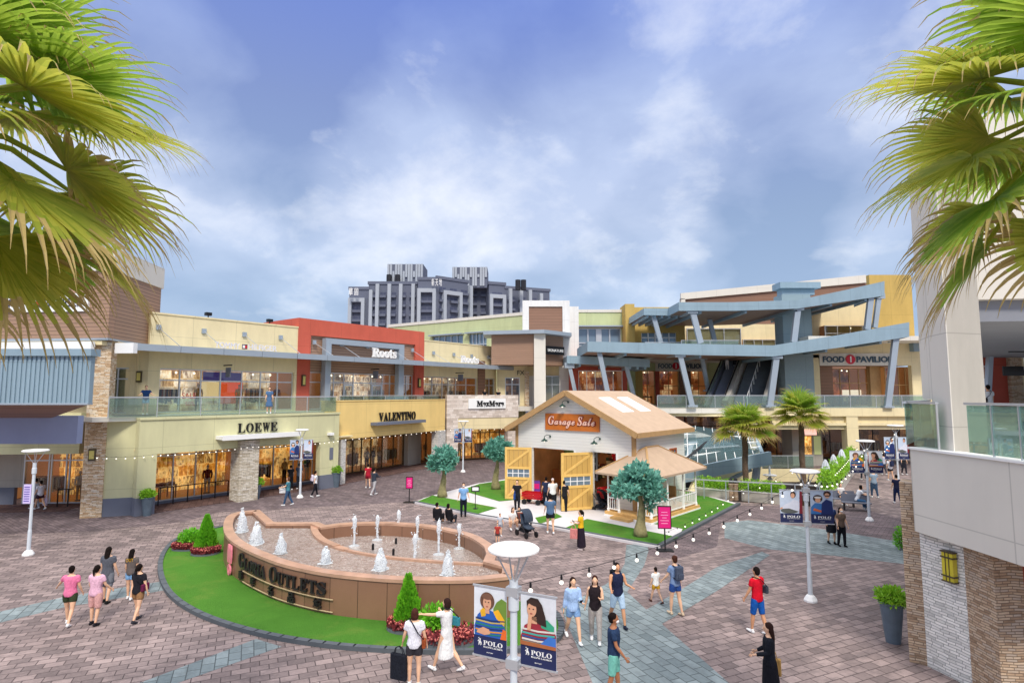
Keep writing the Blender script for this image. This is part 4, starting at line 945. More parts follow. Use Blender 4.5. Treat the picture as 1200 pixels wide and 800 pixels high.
# yellow wing
FV = Fr(G(398.5, 568), G(522, 545)); VX = lambda px, y=0: FV.x(px, y); L = FV.L
b = FV.thing('shop_building', 'warm yellow two storey shop wing between the pale green wing and the pale stone corner', 'building')
o1, o2 = VX(407), VX(514)
mb = MB(); mb.wall(VX(383), L, 3.12, 5.8, .1, .5); mb.build('wall', M['yellow'], b)
mb = MB(); mb.box(VX(383)-.02, L, .06, .55, 5.8, 5.88); mb.build('coping', M['yellow'], b)
bx(b, 'stone_pier', 'st_white', 0.02, o1, .0, .7, 0, 3.12); bx(b, 'stone_pier', 'st_white', o2, L, .0, .7, 0, 3.12)
bx(b, 'arcade_ceiling', 'cream', 0, L+2, .5, 4.2, 3.26, 3.34); bx(b, 'deck_slab', 'offwhite', -1, L+3, .52, 6, 4.9, 5.12); bx(b, 'arcade_floor', 'pave_d', 0, L, .1, 4.2, .006, .03)
gy = 3.2
storefront(b, VX(404, gy), VX(474, gy), .1, 3.25, gy, [VX(p, gy) for p in (415, 425, 436, 449, 462)], 2.7, 'd_cloth', 3, 'bronze', fill=('m', 'r', 'm', 'm'), seed=4)
bx(b, 'stone_pier', 'beige', VX(474, gy), VX(489, gy), gy-.5, gy+.2, .03, 3.26)
storefront(b, VX(489, gy), VX(512, gy), .1, 3.25, gy, [VX(500, gy)], 2.7, 'd_amber', 2.5, 'bronze', fill=('m', 'm'), seed=5)
mb = MB(); mb.box(VX(436), VX(494), -.5, .08, 3.98, 4.2); mb.build('sign_ledge', M['grey'], b)
s = FV.thing('shop_sign', 'bold black serif lettering above the grey ledge of the warm yellow shopfront', 'sign'); a, c = VX(445), VX(488)
nm = 'VALENTINO'; wd = [1, 1, .85, .9, 1.05, .9, .5, 1.05, 1]; k = (c-a)/sum(wd); x = a
for ch, w in zip(nm, wd):
    mb = MB(); text_into(mb, SERIF(ch), x, 4.24, w=w*k*.9, h=.66, y=.06, t=.08); mb.build('letter', M['black'], s); x += w*k
# pale stone corner
q0 = AT(523, 545, FV.w(L, 0).y); q1 = AT(607.5, 540, 56.0); FM = Fr(q0, q1); MX = lambda px, y=0: FM.x(px, y); L = FM.L
b = FM.thing('shop_building', 'pale stone clad corner shop with white sign panel, left of the white barn', 'building')
mb = MB(); mb.box(0, L, 0, .5, 4.15, 6.25); mb.build('stone_parapet', M['st_pink'], b); mb = MB(); mb.wall(-.0, L, 3.1, 4.15, .05, .5); mb.build('wall', M['cream'], b)
bx(b, 'stone_pier', 'st_pink', 0, MX(537), -.02, .7, 0, 4.15); bx(b, 'stone_pier', 'st_pink', MX(595), L+.02, -.02, .7, 0, 3.1)
mb = MB(); mb.quad((L, .5, 4.15), (L+.0, 6, 4.15), (L+.0, 6, 5.2), (L, .5, 5.2)); bx(b, 'deck_slab', 'offwhite', 0, L+14, .5, 12, 4.7, 5.13); bx(b, 'arcade_ceiling', 'cream', 0, L, .5, 5, 3.25, 3.32)
gy = 3.0
storefront(b, MX(536, gy), MX(600, gy), .1, 3.2, gy, [MX(p, gy) for p in (545, 553, 563, 574, 585)], 2.6, 'd_amber', 3, 'bronze', fill=('m', 'x', 'r', 'x'), seed=6)
bx(b, 'sign_panel', 'wht', MX(548.5), MX(592), -.14, -.0, 5.0, 5.92)
s = FM.thing('shop_sign', 'bold black serif lettering on the white panel of the pale stone parapet', 'sign')
mb = MB(); text_into(mb, SERIF('MaxMara'), MX(558), 5.2, w=MX(590)-MX(558), h=.52, y=-.15, t=.05, offset=.03); mb.build('lettering', M['black'], s)
# ---- upper blocks on FU
UX = lambda px, y=0: FU.x(px, y)
b = FU.thing('shop_building', 'cream upper storey with long shop window band and tie rods, left of the red block', 'building')
x0, x1 = UX(172), UX(347); w0, w1 = UX(186), UX(344)
mb = MB(); mb.wall(x0, x1, 5.14, 11.05, 0, .4, [(w0, w1, 5.22, 7.86)]); mb.build('wall', M['cream'], b); bx(b, 'coping', 'cream', x0-.02, x1, -.05, .5, 11.05, 11.15)
bx(b, 'roof_deck', 'grey', x0, x1, .5, 9, 10.2, 10.3); bx(b, 'side_wall', 'cream', x0-.0, x0+.35, .42, 6, 5.14, 11.05)
storefront(b, w0, w1, 5.22, 7.86, .2, [UX(p) for p in (211, 236, 259, 284, 306, 326)], 7.15, 'd_white', 3, fill=('r', 'm', 'x', 'm', 'm'), seed=8)
for m_, pa, pb, za, zb in (('violet', 237, 282, 7.2, 7.75), ('cream2', 236, 258, 5.9, 7.1), ('poster', 259, 284, 5.7, 7.1)):
    c_ = {'violet': '#4b3c8c', 'cream2': '#ffe2a8', 'poster': '#f0582a'}[m_]; bx(b, 'window_poster', NT('poster_'+m_).set(col=C(c_), em=C(c_), es=.3 if m_ == 'violet' else .55), UX(pa, .8), UX(pb, .8), .8, .83, za, zb)
mb = MB(); text_into(mb, 'SALE', UX(215), 6.05, w=UX(231)-UX(215), h=.34, y=.17, t=.01); text_into(mb, '50%', UX(219), 5.6, w=UX(231)-UX(220), h=.26, y=.17, t=.01); mb.build('window_lettering', paint('#c8262c', .5, .02, 1, name='red_lettering'), b)
sconce(b, UX(166), .1, 7.2, .6, .2) if False else None
def blade(b, px, z):
    mb = MB(); mb.bar((UX(px), 0, z), (UX(px), -1.0, z), .07); mb.build('bracket', M['black'], b); mb = MB(); mb.box(UX(px)-.03, UX(px)+.03, -.9, -.3, z-.75, z-.15); mb.build('blade_sign', M['grey'], b)
blade(b, 261, 8.15)
CZ0, CZ1, CY = 8.72, 9.1, -1.75
def canopy(b, pa, pb):
    a, c = UX(pa, CY), UX(pb, CY); n = max(2, int((c-a)/2.2)); mb = MB(); mb.box(a, c, CY+.02, 0, CZ0+.12, CZ1-.02); mb.build('canopy', M['metal'], b)
    mb = MB()
    for i in range(n):
        q = a+(c-a)*i/n; mb.box(q+.012, a+(c-a)*(i+1)/n-.012, CY-.03, CY+.05, CZ0, CZ1)
    mb.build('canopy_fascia', M['metal'], b)
def rods(b, pxs, z=10.25):
    for px in pxs:
        x = UX(px); mb = MB(); mb.bar((x, -.05, z), (x+.7, CY+.3, CZ1), .035); mb.build('tie_rod', M['alu'], b); mb = MB(); mb.box(x-.13, x+.13, -.12, 0, z-.14, z+.16); mb.build('rod_bracket', M['metal'], b)
canopy(b, 152, 346.5); rods(b, (181, 235, 283, 326))
for px in (237, 310):
    x = UX(px, .6); mb = MB(); mb.bar((x, .3, 11.1), (x, .3, 11.3), .05); mb.box(x-.2, x+.15, .1, .4, 11.3, 11.5); mb.build('floodlight', M['black'], b)
s = FU.thing('shop_sign', 'faint white spaced letters with a small flag standing on the metal canopy', 'sign')
M['ghost'] = paint('#dfe0ec', .4, .02, 1, name='pale_letters')
a = UX(250, CY); c = UX(323, CY); mb = MB(); text_into(mb, 'TOMMY', a, CZ1+.04, w=(c-a)*.38, h=.36, y=CY+.1, t=.05); mb.build('lettering', M['ghost'], s)
mb = MB(); text_into(mb, 'HILFIGER', a+(c-a)*.52, CZ1+.04, w=(c-a)*.48, h=.36, y=CY+.1, t=.05); mb.build('lettering', M['ghost'], s)
def flag(par, x, y, z, w, h):
    f = MB(); f.mat(M['navy']); f.box(x, x+w, y-.05, y, z, z+h); f.mat(M['wht']); f.box(x+.02, x+w/2, y-.055, y-.05, z+h*.2, z+h*.8); f.mat(paint('#c8262c', .5, .02, 1)); f.box(x+w/2, x+w-.02, y-.055, y-.05, z+h*.2, z+h*.8); f.build('flag_emblem', None, par)
flag(s, a+(c-a)*.42, CY+.1, CZ1+.06, (c-a)*.08, .3)
# red block
b = FU.thing('shop_building', 'terracotta red upper block with grey portal frame and brown boards', 'building')
x0, x1 = UX(347), UX(496); h0, h1 = UX(362), UX(485.5)
mb = MB(); mb.wall(x0, x1, 5.14, 11.8, -.05, .5, [(h0, h1, 5.14, 10.6)]); mb.build('wall', M['red'], b)
bx(b, 'side_wall', 'red', x0, x0+.3, .5, 4.5, 5.14, 11.8); bx(b, 'side_wall', 'red', x1-.3, x1, .5, 4.5, 5.14, 11.8); bx(b, 'back_wall', 'red', x0, x1, 4.5, 4.8, 5.14, 11.8); bx(b, 'roof_deck', 'grey', x0+.3, x1-.3, .5, 4.5, 11.2, 11.3)
bx(b, 'board_panel', 'brown', h0, h1, .15, .45, 7.95, 10.6)
storefront(b, h0, UX(379), 5.2, 7.95, .3, [], 7.2, 'd_white', 2.5, fill=('m',), seed=11)
storefront(b, UX(379)+.02, UX(470), 5.2, 7.95, .3, [UX(p) for p in (393, 405, 416, 437, 450, 459)], 7.2, 'd_shop', 3, fill=('r', 'm', 't', 'r'), seed=12)
storefront(b, UX(470)+.02, h1, 5.2, 7.95, .3, [UX(478)], 7.2, 'd_white', 2.5, fill=('x',), seed=13)
for pa, pb in ((404, 416), (437, 449)):
    mb = MB(); a, c = UX(pa), UX(pb); mb.wall(a, c, 5.2, 7.1, .18, .28, [(a+.12, c-.12, 5.32, 6.98)]); f = mb.build('door', M['alu'], b); g = MB(); g.box(a+.13, c-.13, .22, .235, 5.33, 6.97); g.build('glass', M['glass'], f)
mb = MB(); y0, y1 = -.55, -.06; l0, l1, r0, r1 = UX(380.5, y0), UX(387, y0), UX(467, y0), UX(473, y0)
mb.box(l0, l1, y0, y1, 5.14, 10.05); mb.box(r0, r1, y0, y1, 5.14, 10.05); mb.box(l0, r1, y0, y1, 10.05, 10.45); mb.build('portal_frame', M['metal'], b)
canopy(b, 347, 495.5); rods(b, (366, 398, 429, 457, 482), 10.1); sconce(b, UX(354), -.05, 6.9, .8, .26); sconce(b, UX(490), -.05, 6.9, .8, .26); blade(b, 434, 8.3)
s = FU.thing('shop_sign', 'large white slab serif lettering on the canopy of the red block', 'sign'); a, c = UX(435.5, CY), UX(464, CY)
mb = MB(); text_into(mb, SERIF('Roots'), a, CZ1+.06, w=c-a, h=.72, y=CY+.1, t=.12, offset=.02); mb.build('lettering', M['wht'], s)
# cream block right of red
b = FU.thing('shop_building', 'cream upper storey between the red block and the brown boarded corner tower', 'building')
x0, x1 = UX(496)+.02, UX(582); bp0, bp1 = UX(560), UX(568)
mb = MB(); mb.wall(x0, x1, 5.14, 11.05, .05, .4, [(x0, bp0, 5.2, 7.9), (bp1, x1-.2, 5.2, 7.9)]); mb.build('wall', M['cream'], b)
bx(b, 'coping', 'cream', x0, x1, 0, .5, 11.05, 11.14); bx(b, 'side_wall', 'cream', x1-.3, x1, .4, 5, 5.14, 11.05); bx(b, 'pier', 'brown2', bp0, bp1, -.05, .05, 5.14, 9.6)
storefront(b, x0, bp0, 5.2, 7.9, .25, [UX(p) for p in (508, 520, 527, 536, 548)], 7.2, 'd_shop', 3, fill=('r', 't', 'm'), seed=14)
storefront(b, bp1, x1-.2, 5.2, 7.9, .25, [UX(575)], 7.2, 'd_dim', 3, seed=15)
canopy(b, 496, 604); rods(b, (507, 531, 552, 572), 10.0); blade(b, 534, 8.3)
s = FU.thing('shop_sign', 'smaller white slab serif lettering on the canopy of the cream block', 'sign'); a, c = UX(540, CY), UX(561, CY)
mb = MB(); text_into(mb, SERIF('Roots'), a, CZ1+.06, w=c-a, h=.66, y=CY+.1, t=.12, offset=.02); mb.build('lettering', M['wht'], s)
# deck railing along the left wings
def railing(fr, x0, x1, y, z0, lab, step=2.4, m='railglass', group='glass balustrades'):
    r = fr.thing('glass_railing', lab, 'railing', group); n = max(1, round((x1-x0)/step))
    for i in range(n):
        a = x0+(x1-x0)*i/n; c = x0+(x1-x0)*(i+1)/n; mb = MB(); mb.box(a+.03, c-.03, y-.008, y+.008, z0+.05, z0+1.02); mb.build('glass_panel', M[m], r)
        mb = MB(); mb.box(a-.02, a+.02, y-.02, y+.02, z0, z0+1.04); mb.build('post', M['alu'], r)
    mb = MB(); mb.box(x0, x1, y-.03, y+.03, z0+1.04, z0+1.1); mb.build('handrail', M['alu'], r); return r
railing(FB, LX(131), LX(398), .35, 5.08, 'long glass balustrade on the deck above the pale green shop wing')
railing(FV, VX(399, .7), FV.L, .75, 5.14, 'glass balustrade behind the warm yellow parapet')
# left recessed upper wall with door
c0 = AT(118, 462, 33.6); c1 = FU.w(UX(172)+.02, 0); FL = Fr(c0, c1); b = FL.thing('wall_section', 'recessed cream wall with lit shop door behind the tan stone pier', 'wall')
mb = MB(); mb.wall(-2, FL.L, 5.14, 9.2, 0, .35, [(FL.x(128), FL.x(151.5), 5.2, 7.85)]); mb.build('wall', M['cream'], b)
storefront(b, FL.x(128), FL.x(151.5), 5.2, 7.85, .15, [FL.x(136)], 7.2, 'd_shop', 2, fill=('r',), seed=20); sconce(b, FL.x(162.5), 0, 7.0, .65, .26)
# boarded corner block with stone pier (left)
c0 = AT(-150, 400, 31.5); c1 = AT(126, 396, 30.2); F1 = Fr(c0, c1); b = F1.thing('shop_building', 'brown boarded corner block with white cornice above the tan stone pier at the left', 'building'); L = F1.L
zt = F1.at(100, 318)[1]; zb = F1.at(126, 396)[1]
bx(b, 'board_wall', 'brown', 0, L, 0, .4, zb, zt); bx(b, 'base_trim', 'metal', -.0, L+.06, -.07, 0, zb-.1, zb)
back_ = F1.w(L, 0); e = AT(189, 339, 35.4); Fs = Fr(back_, e); o = thing('side_boards', None, None); bpy.data.objects.remove(o)
Mi = F1.I @ Fs.M
mb = MB(); mb.box(0, Fs.L, 0, .4, zb, zt, Mi); mb.build('board_wall', M['brown'], b)
mb = MB(); mb.box(0, Fs.L+.1, -.1, .5, zt, zt+1.25, Mi); mb.box(0, L, -.1, .5, zt, zt+1.25); mb.build('cornice', M['offwhite'], b)
mb = MB(); mb.box(0, Fs.L+.06, -.07, 0, zb-.1, zb, Mi); mb.build('base_trim', M['metal'], b)
mb = MB(); mb.quad((0, 6, zt-.5), (L+2, 6, zt-.5), (L, .4, zt-.5), (0, .4, zt-.5)); bx(b, 'soffit', 'cream', 0, L-.3, .0, 4.5, zb-.35, zb-.12)
bx(b, 'canopy_band', 'wht', 0, F1.x(104, -.3), -.35, -.1, zb-.75, zb-.2)
bx(b, 'canopy_band', 'wht', F1.x(131, .6), F1.x(153, .6), .6, .9, zb-.75, zb-.2)
mb = MB(); mb.box(0, L-1, 3.6, 4, 5.14, zb-.3); mb.build('back_wall', M['cream'], b)
bx(b, 'deck_slab', 'offwhite', 0, L-.2, .6, 4, 4.8, 5.1)
a_ = F1.x(-200)
bx(b, 'sign_panel', 'wht', F1.x(-45), F1.x(98), -.12, -.0, F1.at(98, 365)[1], F1.at(98, 344)[1])
s = F1.thing('shop_sign', 'dark spaced letters and small flag on the long white panel of the boarded corner', 'sign'); z = F1.at(98, 359)[1]; h_ = F1.at(98, 350)[1]-z
mb = MB(); text_into(mb, 'HILFIGER', F1.x(47), z, w=F1.x(92)-F1.x(47), h=h_, y=-.13, t=.04); mb.build('lettering', M['navy'], s)
mb = MB(); text_into(mb, 'TOMMY', F1.x(-8), z, w=F1.x(24)-F1.x(-8), h=h_, y=-.13, t=.04); mb.build('lettering', M['navy'], s); flag(s, F1.x(33), -.13, z, F1.x(43)-F1.x(33), h_)
q0 = G(93, 607.5); q1 = G(118.5, 606); Fp = Fr(q0, q1); b2 = Fp.thing('stone_pier', 'tall tan stone pier at the left with a lamp on its face', 'pillar')
mb = MB(); mb.box(0, Fp.L, 0, 1.0, 0, 9.15); mb.build('shaft', M['st_tan'], b2); sconce(b2, Fp.L*.42, 0, 2.9, .62, .3)
# ground floor left storefront
c0 = G(-160, 594); c1 = G(95, 590); F2 = Fr(c0, c1); b = F2.thing('shopfront', 'amber lit ground floor shopfront under the left overhang beside the tan pier', 'shopfront'); L = F2.L
zh = F2.at(60, 534, -2)[1]
bx(b, 'grey_panel', 'grey', F2.x(2), F2.x(26), -.05, .2, 0, .98); bx(b, 'wall', 'beige', F2.x(2), F2.x(35), 0, .25, .98, 3.1)
storefront(b, F2.x(35), L+.6, .05, 3.1, 0, [F2.x(p) for p in (64, 67, 84, 88)], 2.5, 'd_amber', 3, fill=('r', 'm', 'm'), seed=21)
storefront(b, 0, F2.x(2), .05, 3.1, 0, [F2.x(-60), F2.x(-30)], 2.5, 'd_amber', 3, seed=22)
bx(b, 'upper_wall', 'loewe', 0, F2.x(97, -2.6), -2.6, -2.2, 3.1, 5.3); bx(b, 'ceiling', 'cream', 0, L+.5, -2.2, .1, 3.2, 3.3); bx(b, 'arcade_floor', 'pave_d', 0, L+.5, -2.4, 0, .006, .03)
mb = MB(); mb.box(F2.x(20, -2.8), F2.x(86, -2.8), -2.9, -2.62, 4.0, 4.12); mb.build('light_strip', M['wht'], b)
r = F2.thing('handrail', 'short black handrail beside the left shop door', 'railing'); mb = MB(); mb.bar((F2.x(76, -1), -1, 0), (F2.x(76, -1), -1, 1), .05); mb.bar((F2.x(88, -1), -1, 0), (F2.x(88, -1), -1, 1), .05); mb.bar((F2.x(76, -1), -1, 1), (F2.x(94, -1), -1, 1), .05); mb.build('rail', M['black'], r)
# ribbed blue canopy box
FX = Fr((AT(-160, 440, 25).x, 25), (AT(104.5, 440, 25).x, 25)); L = FX.L; b = FX.thing('ribbed_canopy', 'pale blue ribbed metal canopy box with brown slatted underside at the far left', 'canopy')
z1 = FX.at(100, 417)[1]; z0 = FX.at(100, 472)[1]; mb = MB(); mb.box(0, L, .05, .3, z0, z1)
k = 0
while k*.2 < L-.12: mb.box(k*.2+.03, k*.2+.14, .0, .05, z0, z1); k += 1
mb.build('ribbed_panel', M['bluemetal'], b); mb = MB(); mb.box(0, L+.12, -.15, .45, z1, z1+.3); mb.build('cap', M['bluemetal'], b); mb = MB(); mb.box(0, L+.02, -.02, .3, z0-.08, z0); mb.build('trim', M['metal'], b)
mb = MB(); za = z0-.09; zz = FX.at(62, 489.5, 3.2)[1]; x2 = FX.x(62, 3.2)
mb.add([(0, .0, za), (L, .0, za), (x2, 3.2, zz), (0, 3.2, zz), (0, .0, za+.06), (L, .0, za+.06), (x2, 3.2, zz+.06), (0, 3.2, zz+.06)], [(0, 3, 2, 1), (4, 5, 6, 7), (0, 1, 5, 4), (1, 2, 6, 5), (2, 3, 7, 6), (3, 0, 4, 7)]); mb.build('slatted_underside', M['soffit'], b)
bx(b, 'bulkhead', paint('#8f98b8', .7, .04, 1, name='lilac_blue_wall'), 0, FX.x(93, 3.2), 3.22, 3.6, FX.at(60, 520, 3.2)[1], FX.at(60, 487, 3.2)[1])
mb = MB(); mb.prism([(0, .3), (L, .3), (x2, 3.2), (0, 3.2)], z1-.1, z1); mb.build('roof', M['bluemetal'], b)
# ------------------------------------------------------------------ middle buildings
c0 = AT(455, 384.5, 77); c1 = AT(613, 369.5, 65); FQ = Fr(c0, c1); L = FQ.L; b = FQ.thing('shop_building', 'long pale green building with ribbon windows behind the red and cream blocks', 'building')
zt = FQ.at(600, 370.5)[1]; w = [(FQ.x(a), FQ.x(c), FQ.at(a, 405)[1]-1, FQ.at((a+c)/2, t)[1]) for a, c, t in ((506, 542, 394), (549, 570, 391))]
zz = max(w[0][3], w[1][3]); w = [(a, c, 8, zz) for a, c, d, e in w]; mb = MB(); mb.wall(0, L, 0, zt, 0, .5, w); mb.build('wall', M['green'], b); bx(b, 'coping', 'offwhite', 0, L, -.1, .6, zt, zt+.35)
for a, c, d, e in w:
    mb = MB(); n = 5; [mb.box(a+(c-a)*i/n-.05, a+(c-a)*i/n+.05, .1, .2, d, e) for i in range(n+1)]; mb.box(a, c, .1, .2, e-1.3, e-1.2); f = mb.build('window_frame', M['alu'], b); g = MB(); g.box(a, c, .22, .25, d, e); g.build('glass', M['bluewin'], f); bx(b, 'hood', 'metal', a-.2, c+.2, -.6, 0, e+.05, e+.2)
bx(b, 'roof', 'grey', 0, L, .5, 14, zt-.4, zt-.3)
def FF(Y): return Fr((0, Y), (1, Y))
# white framed corner tower
F = FF(60); b = thing('corner_tower', 'white framed corner tower with brown boards and a white column', 'building', (0, 60, 0)); X = F.x
xl, xr = X(612.5), X(668.5); zt = F.at(640, 352)[1]
mb = MB(); mb.wall(xl, xr, 5.14, zt, 0, .5, [(X(620), X(660), F.at(640, 389)[1], F.at(640, 359)[1])]); mb.build('wall', M['white'], b)
mb = MB(); mb.box(X(620), X(660), .15, .4, F.at(640, 389)[1], F.at(640, 359)[1]); mb.build('board_panel', M['brown2'], b)
bx(b, 'side_wall', 'white', xr-.3, xr+.0, .5, 6, 5.14, zt-.1)
mb = MB(); mb.box(xr, xr+1.1, 1.5, 7, 5.14, zt-.4); mb.build('side_wall', M['white'], b)
# brown box in front
yl = -4.2; a0, a1, a2 = X(575.5, yl+.5), X(627, yl), X(661, yl+2.0); zb1, zt1 = F.at(600, 427, yl)[1], F.at(626, 389, yl)[1]
mb = MB(); mb.prism([(a0, yl+.9), (a1, yl), (a2, yl+2.6), (a2, -.02), (a0, -.02)], zb1, zt1); mb.build('board_box', M['brown'], b)
ca, cc = X(626, yl-.3), X(639.5, yl-.3); mb = MB(); mb.box(ca, cc, yl-.4, yl+.7, 4.0, zt1); mb.build('column', M['offwhite'], b)
r0, r1, r2 = X(566, yl+.3), X(638, yl-1), X(671, yl+1.6); mb = MB(); zr = F.at(638, 386, yl-1)[1]; mb.prism([(r0, yl+.2), (r1, yl-1), (r2, yl+2), (r2, -.1), (r0, -.1)], zr-.35, zr); mb.build('flat_roof', M['metal'], b)
mb = MB(); q = F.at(651, 412, yl+1.3); mb.box(-1.25, 1.25, -.06, .05, -.42, .42, Matrix.Translation((q[0]-.05, yl+1.15, q[1]+.1)) @ Matrix.Rotation(math.atan2(2.6, a2-a1), 4, 'Z')); mb.build('sign_panel', M['black'], b)
sgn = thing('shop_sign', 'thin white lettering on the black plate of the boarded tower', 'sign', (0, 60, 0)); mb = MB(); text_into(mb, 'SIGNATURE', -1.1, -.13, w=2.2, h=.26, y=-.07, t=.03, M=Matrix.Translation((q[0]-.05, yl+1.15, q[1]+.1)) @ Matrix.Rotation(math.atan2(2.6, a2-a1), 4, 'Z')); mb.build('lettering', M['wht'], sgn)
mb = MB(); mb.wall(X(582, -1), X(618, -1), 5.14, zb1, -1.3, -1.0, [(X(592, -1), X(609, -1), 5.2, 8.0)]); mb.build('wall', M['cream'], b)
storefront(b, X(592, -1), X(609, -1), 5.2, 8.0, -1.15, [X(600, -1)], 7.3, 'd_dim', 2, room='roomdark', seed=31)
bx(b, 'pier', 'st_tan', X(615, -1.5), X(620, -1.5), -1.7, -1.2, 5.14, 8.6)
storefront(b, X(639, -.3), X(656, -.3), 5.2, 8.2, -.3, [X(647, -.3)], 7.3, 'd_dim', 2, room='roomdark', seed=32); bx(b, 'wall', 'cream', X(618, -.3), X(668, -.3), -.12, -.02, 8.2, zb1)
mb = MB(); mb.box(X(655), X(668.5), -.35, -.02, 5.14, zt1); mb.build('pier', M['white'], b)
mb = MB(); text_into(mb, 'FX', X(606), 8.25, h=.45, y=-1.32, t=.06); s = thing('shop_sign', 'small black two letter sign on cream wall beside the white column', 'sign', (0, 60, 0)); mb.build('lettering', M['black'], s)
# green wall right of tower
F = FF(63); X = F.x; b = thing('shop_building', 'pale green building with tall grid windows right of the white framed tower', 'building', (0, 63, 0)); zt = F.at(700, 366)[1]
h = (X(677), X(728.5), 8.9, F.at(700, 384.5)[1]); mb = MB(); mb.wall(X(664), X(735), 4, zt, 0, .5, [h]); mb.build('wall', M['green'], b); bx(b, 'coping', 'offwhite', X(664), X(735), -.1, .6, zt, zt+.3)
mb = MB(); n = 4
for i in range(n+1): q = h[0]+(h[1]-h[0])*i/n; w_ = .3 if i == 2 else .07; mb.box(q-w_, q+w_, .05, .2, h[2], h[3])
for zc in (h[3]-.05, h[3]-1.6, h[3]-1.9): mb.box(h[0], h[1], .06, .19, zc-.06, zc+.06)
f = mb.build('window_frame', M['alu'], b); g = MB(); g.box(h[0], h[1], .22, .25, h[2], h[3]); g.build('glass', M['bluewin'], f); bx(b, 'hood', 'metal', h[0]-.3, h[1]+.3, -.7, 0, h[3]+.1, h[3]+.25)
# brick red shop under the small canopy
yr = -5; h = (X(678, yr), X(730, yr), 5.25, F.at(700, 434, yr)[1]); b = thing('shop_building', 'brick red deck shop with gridded window under the small blue canopy', 'building', (0, 63, 0)); zt = F.at(700, 424, yr)[1]
mb = MB(); mb.wall(X(667, yr), X(735.5, yr), 5.14, zt, yr, yr+.3, [h]); mb.build('wall', M['brick'], b); bx(b, 'side_wall', 'brick', X(735.5, yr)-.3, X(735.5, yr), yr+.3, -.05, 5.14, zt); bx(b, 'roof', 'brick', X(667, yr), X(735.5, yr), yr+.3, -.05, zt-.2, zt)
bx(b, 'upper_band', 'brick', X(664, -.2), X(678, -.2), -.4, -.05, zt, F.at(670, 409)[1])
storefront(b, h[0], h[1], h[2], h[3], yr+.15, [X(p, yr) for p in (688, 698, 709, 719)], 6.6, 'd_food', 3, 'wht', fill=('t', 'x', 't'), seed=34)
# ochre block
b = thing('shop_building', 'ochre yellow upper block rising left of the upper blue canopy', 'building', (0, 61, 0)); F = FF(61); X = F.x; zt = F.at(745, 356)[1]
mb = MB(); mb.box(X(734.5), X(745.5), 0, 3, 10.1, zt); mb.build('pier', M['ochre'], b); mb = MB(); h = (X(753, 1), X(794, 1), F.at(770, 401, 1)[1], F.at(770, 390, 1)[1]); mb.wall(X(745.5), X(808), 10.1, zt-.2, 1, 1.4, [h]); mb.build('wall', M['ochre'], b)
mb = MB(); [mb.box(h[0]+(h[1]-h[0])*i/5-.05, h[0]+(h[1]-h[0])*i/5+.05, 1.05, 1.15, h[2], h[3]) for i in range(6)]; mb.box(h[0], h[1], 1.06, 1.14, (h[2]+h[3])/2-.05, (h[2]+h[3])/2+.05); f = mb.build('window_frame', M['wht'], b); g = MB(); g.box(h[0], h[1], 1.2, 1.25, h[2], h[3]); g.build('glass', M['bluewin'], f)
# ------------------------------------------------------------------ food hall, left part (far) and right block
def sign_food(b0, F, pa, pb, yb, yt, yoff, lab):
    X = F.x; s = thing('shop_sign', lab, 'sign', tuple(F.o)); z0 = F.at(pa, yb, yoff)[1]; z1 = F.at(pa, yt, yoff)[1]; a, c = X(pa, yoff), X(pb, yoff)
    bx(s, 'panel', 'offwhite', a-.3, c+.3, yoff-.02, yoff+.1, z0-.3, z1+.3)
    w = c-a; dk = paint('#3d5668', .5, .03, 1, name='slate_letter'); mb = MB(); text_into(mb, 'FOOD', a, z0, w=w*.3, h=z1-z0, y=yoff-.03, t=.07, offset=.025); text_into(mb, 'PAVILION', a+w*.47, z0, w=w*.53, h=z1-z0, y=yoff-.03, t=.07, offset=.025); mb.build('lettering', dk, s)
    mb = MB(); r = (z1-z0)*.78; mb.add([], []); n = 24; mb.slab([(a+w*.385+r*math.cos(6.2832*i/n), (z0+z1)/2+r*math.sin(6.2832*i/n)) for i in range(n)], yoff-.1, yoff-.02); o = mb.build('disc', paint('#cf2338', .4, .02, 1, name='red_disc'), s); mb = MB(); text_into(mb, '1', a+w*.385, z0, h=z1-z0, y=yoff-.1, t=.03, center=True, offset=.03); mb.build('numeral', M['wht'], s)
F = FF(64); X = F.x; b = thing('food_hall', 'far wing of the food hall with glowing windows left of the escalator', 'building', (0, 64, 0)); zt = F.at(780, 411)[1]
hs = [(X(751), X(768), 5.2, F.at(760, 434)[1]), (X(773), X(796), 5.2, F.at(780, 434)[1]), (X(810), X(829), 5.2, F.at(820, 434)[1])]
mb = MB(); mb.wall(X(735.5), X(850), 4, 10.4, 0, .4, hs); mb.build('wall', M['green'], b)
for i, h in enumerate(hs): storefront(b, *h[:4], .2, [h[0]+(h[1]-h[0])/2], 7.2, 'd_food', 2.5, 'timber2', fill=('t',), seed=40+i)
bx(b, 'pier', 'ochre', X(745), X(753), -.2, 0, 5.14, hs[0][3]); bx(b, 'pier', M['brick'], X(768), X(773), -.1, 0, 5.14, hs[0][3]); bx(b, 'pier', 'brown2', X(796), X(810), -.1, 0, 5.14, hs[0][3])
sign_food(b, F, 772, 826, 431.5, 426, -.3, 'slate lettering with red numbered disc on the far food hall wall behind a strut')
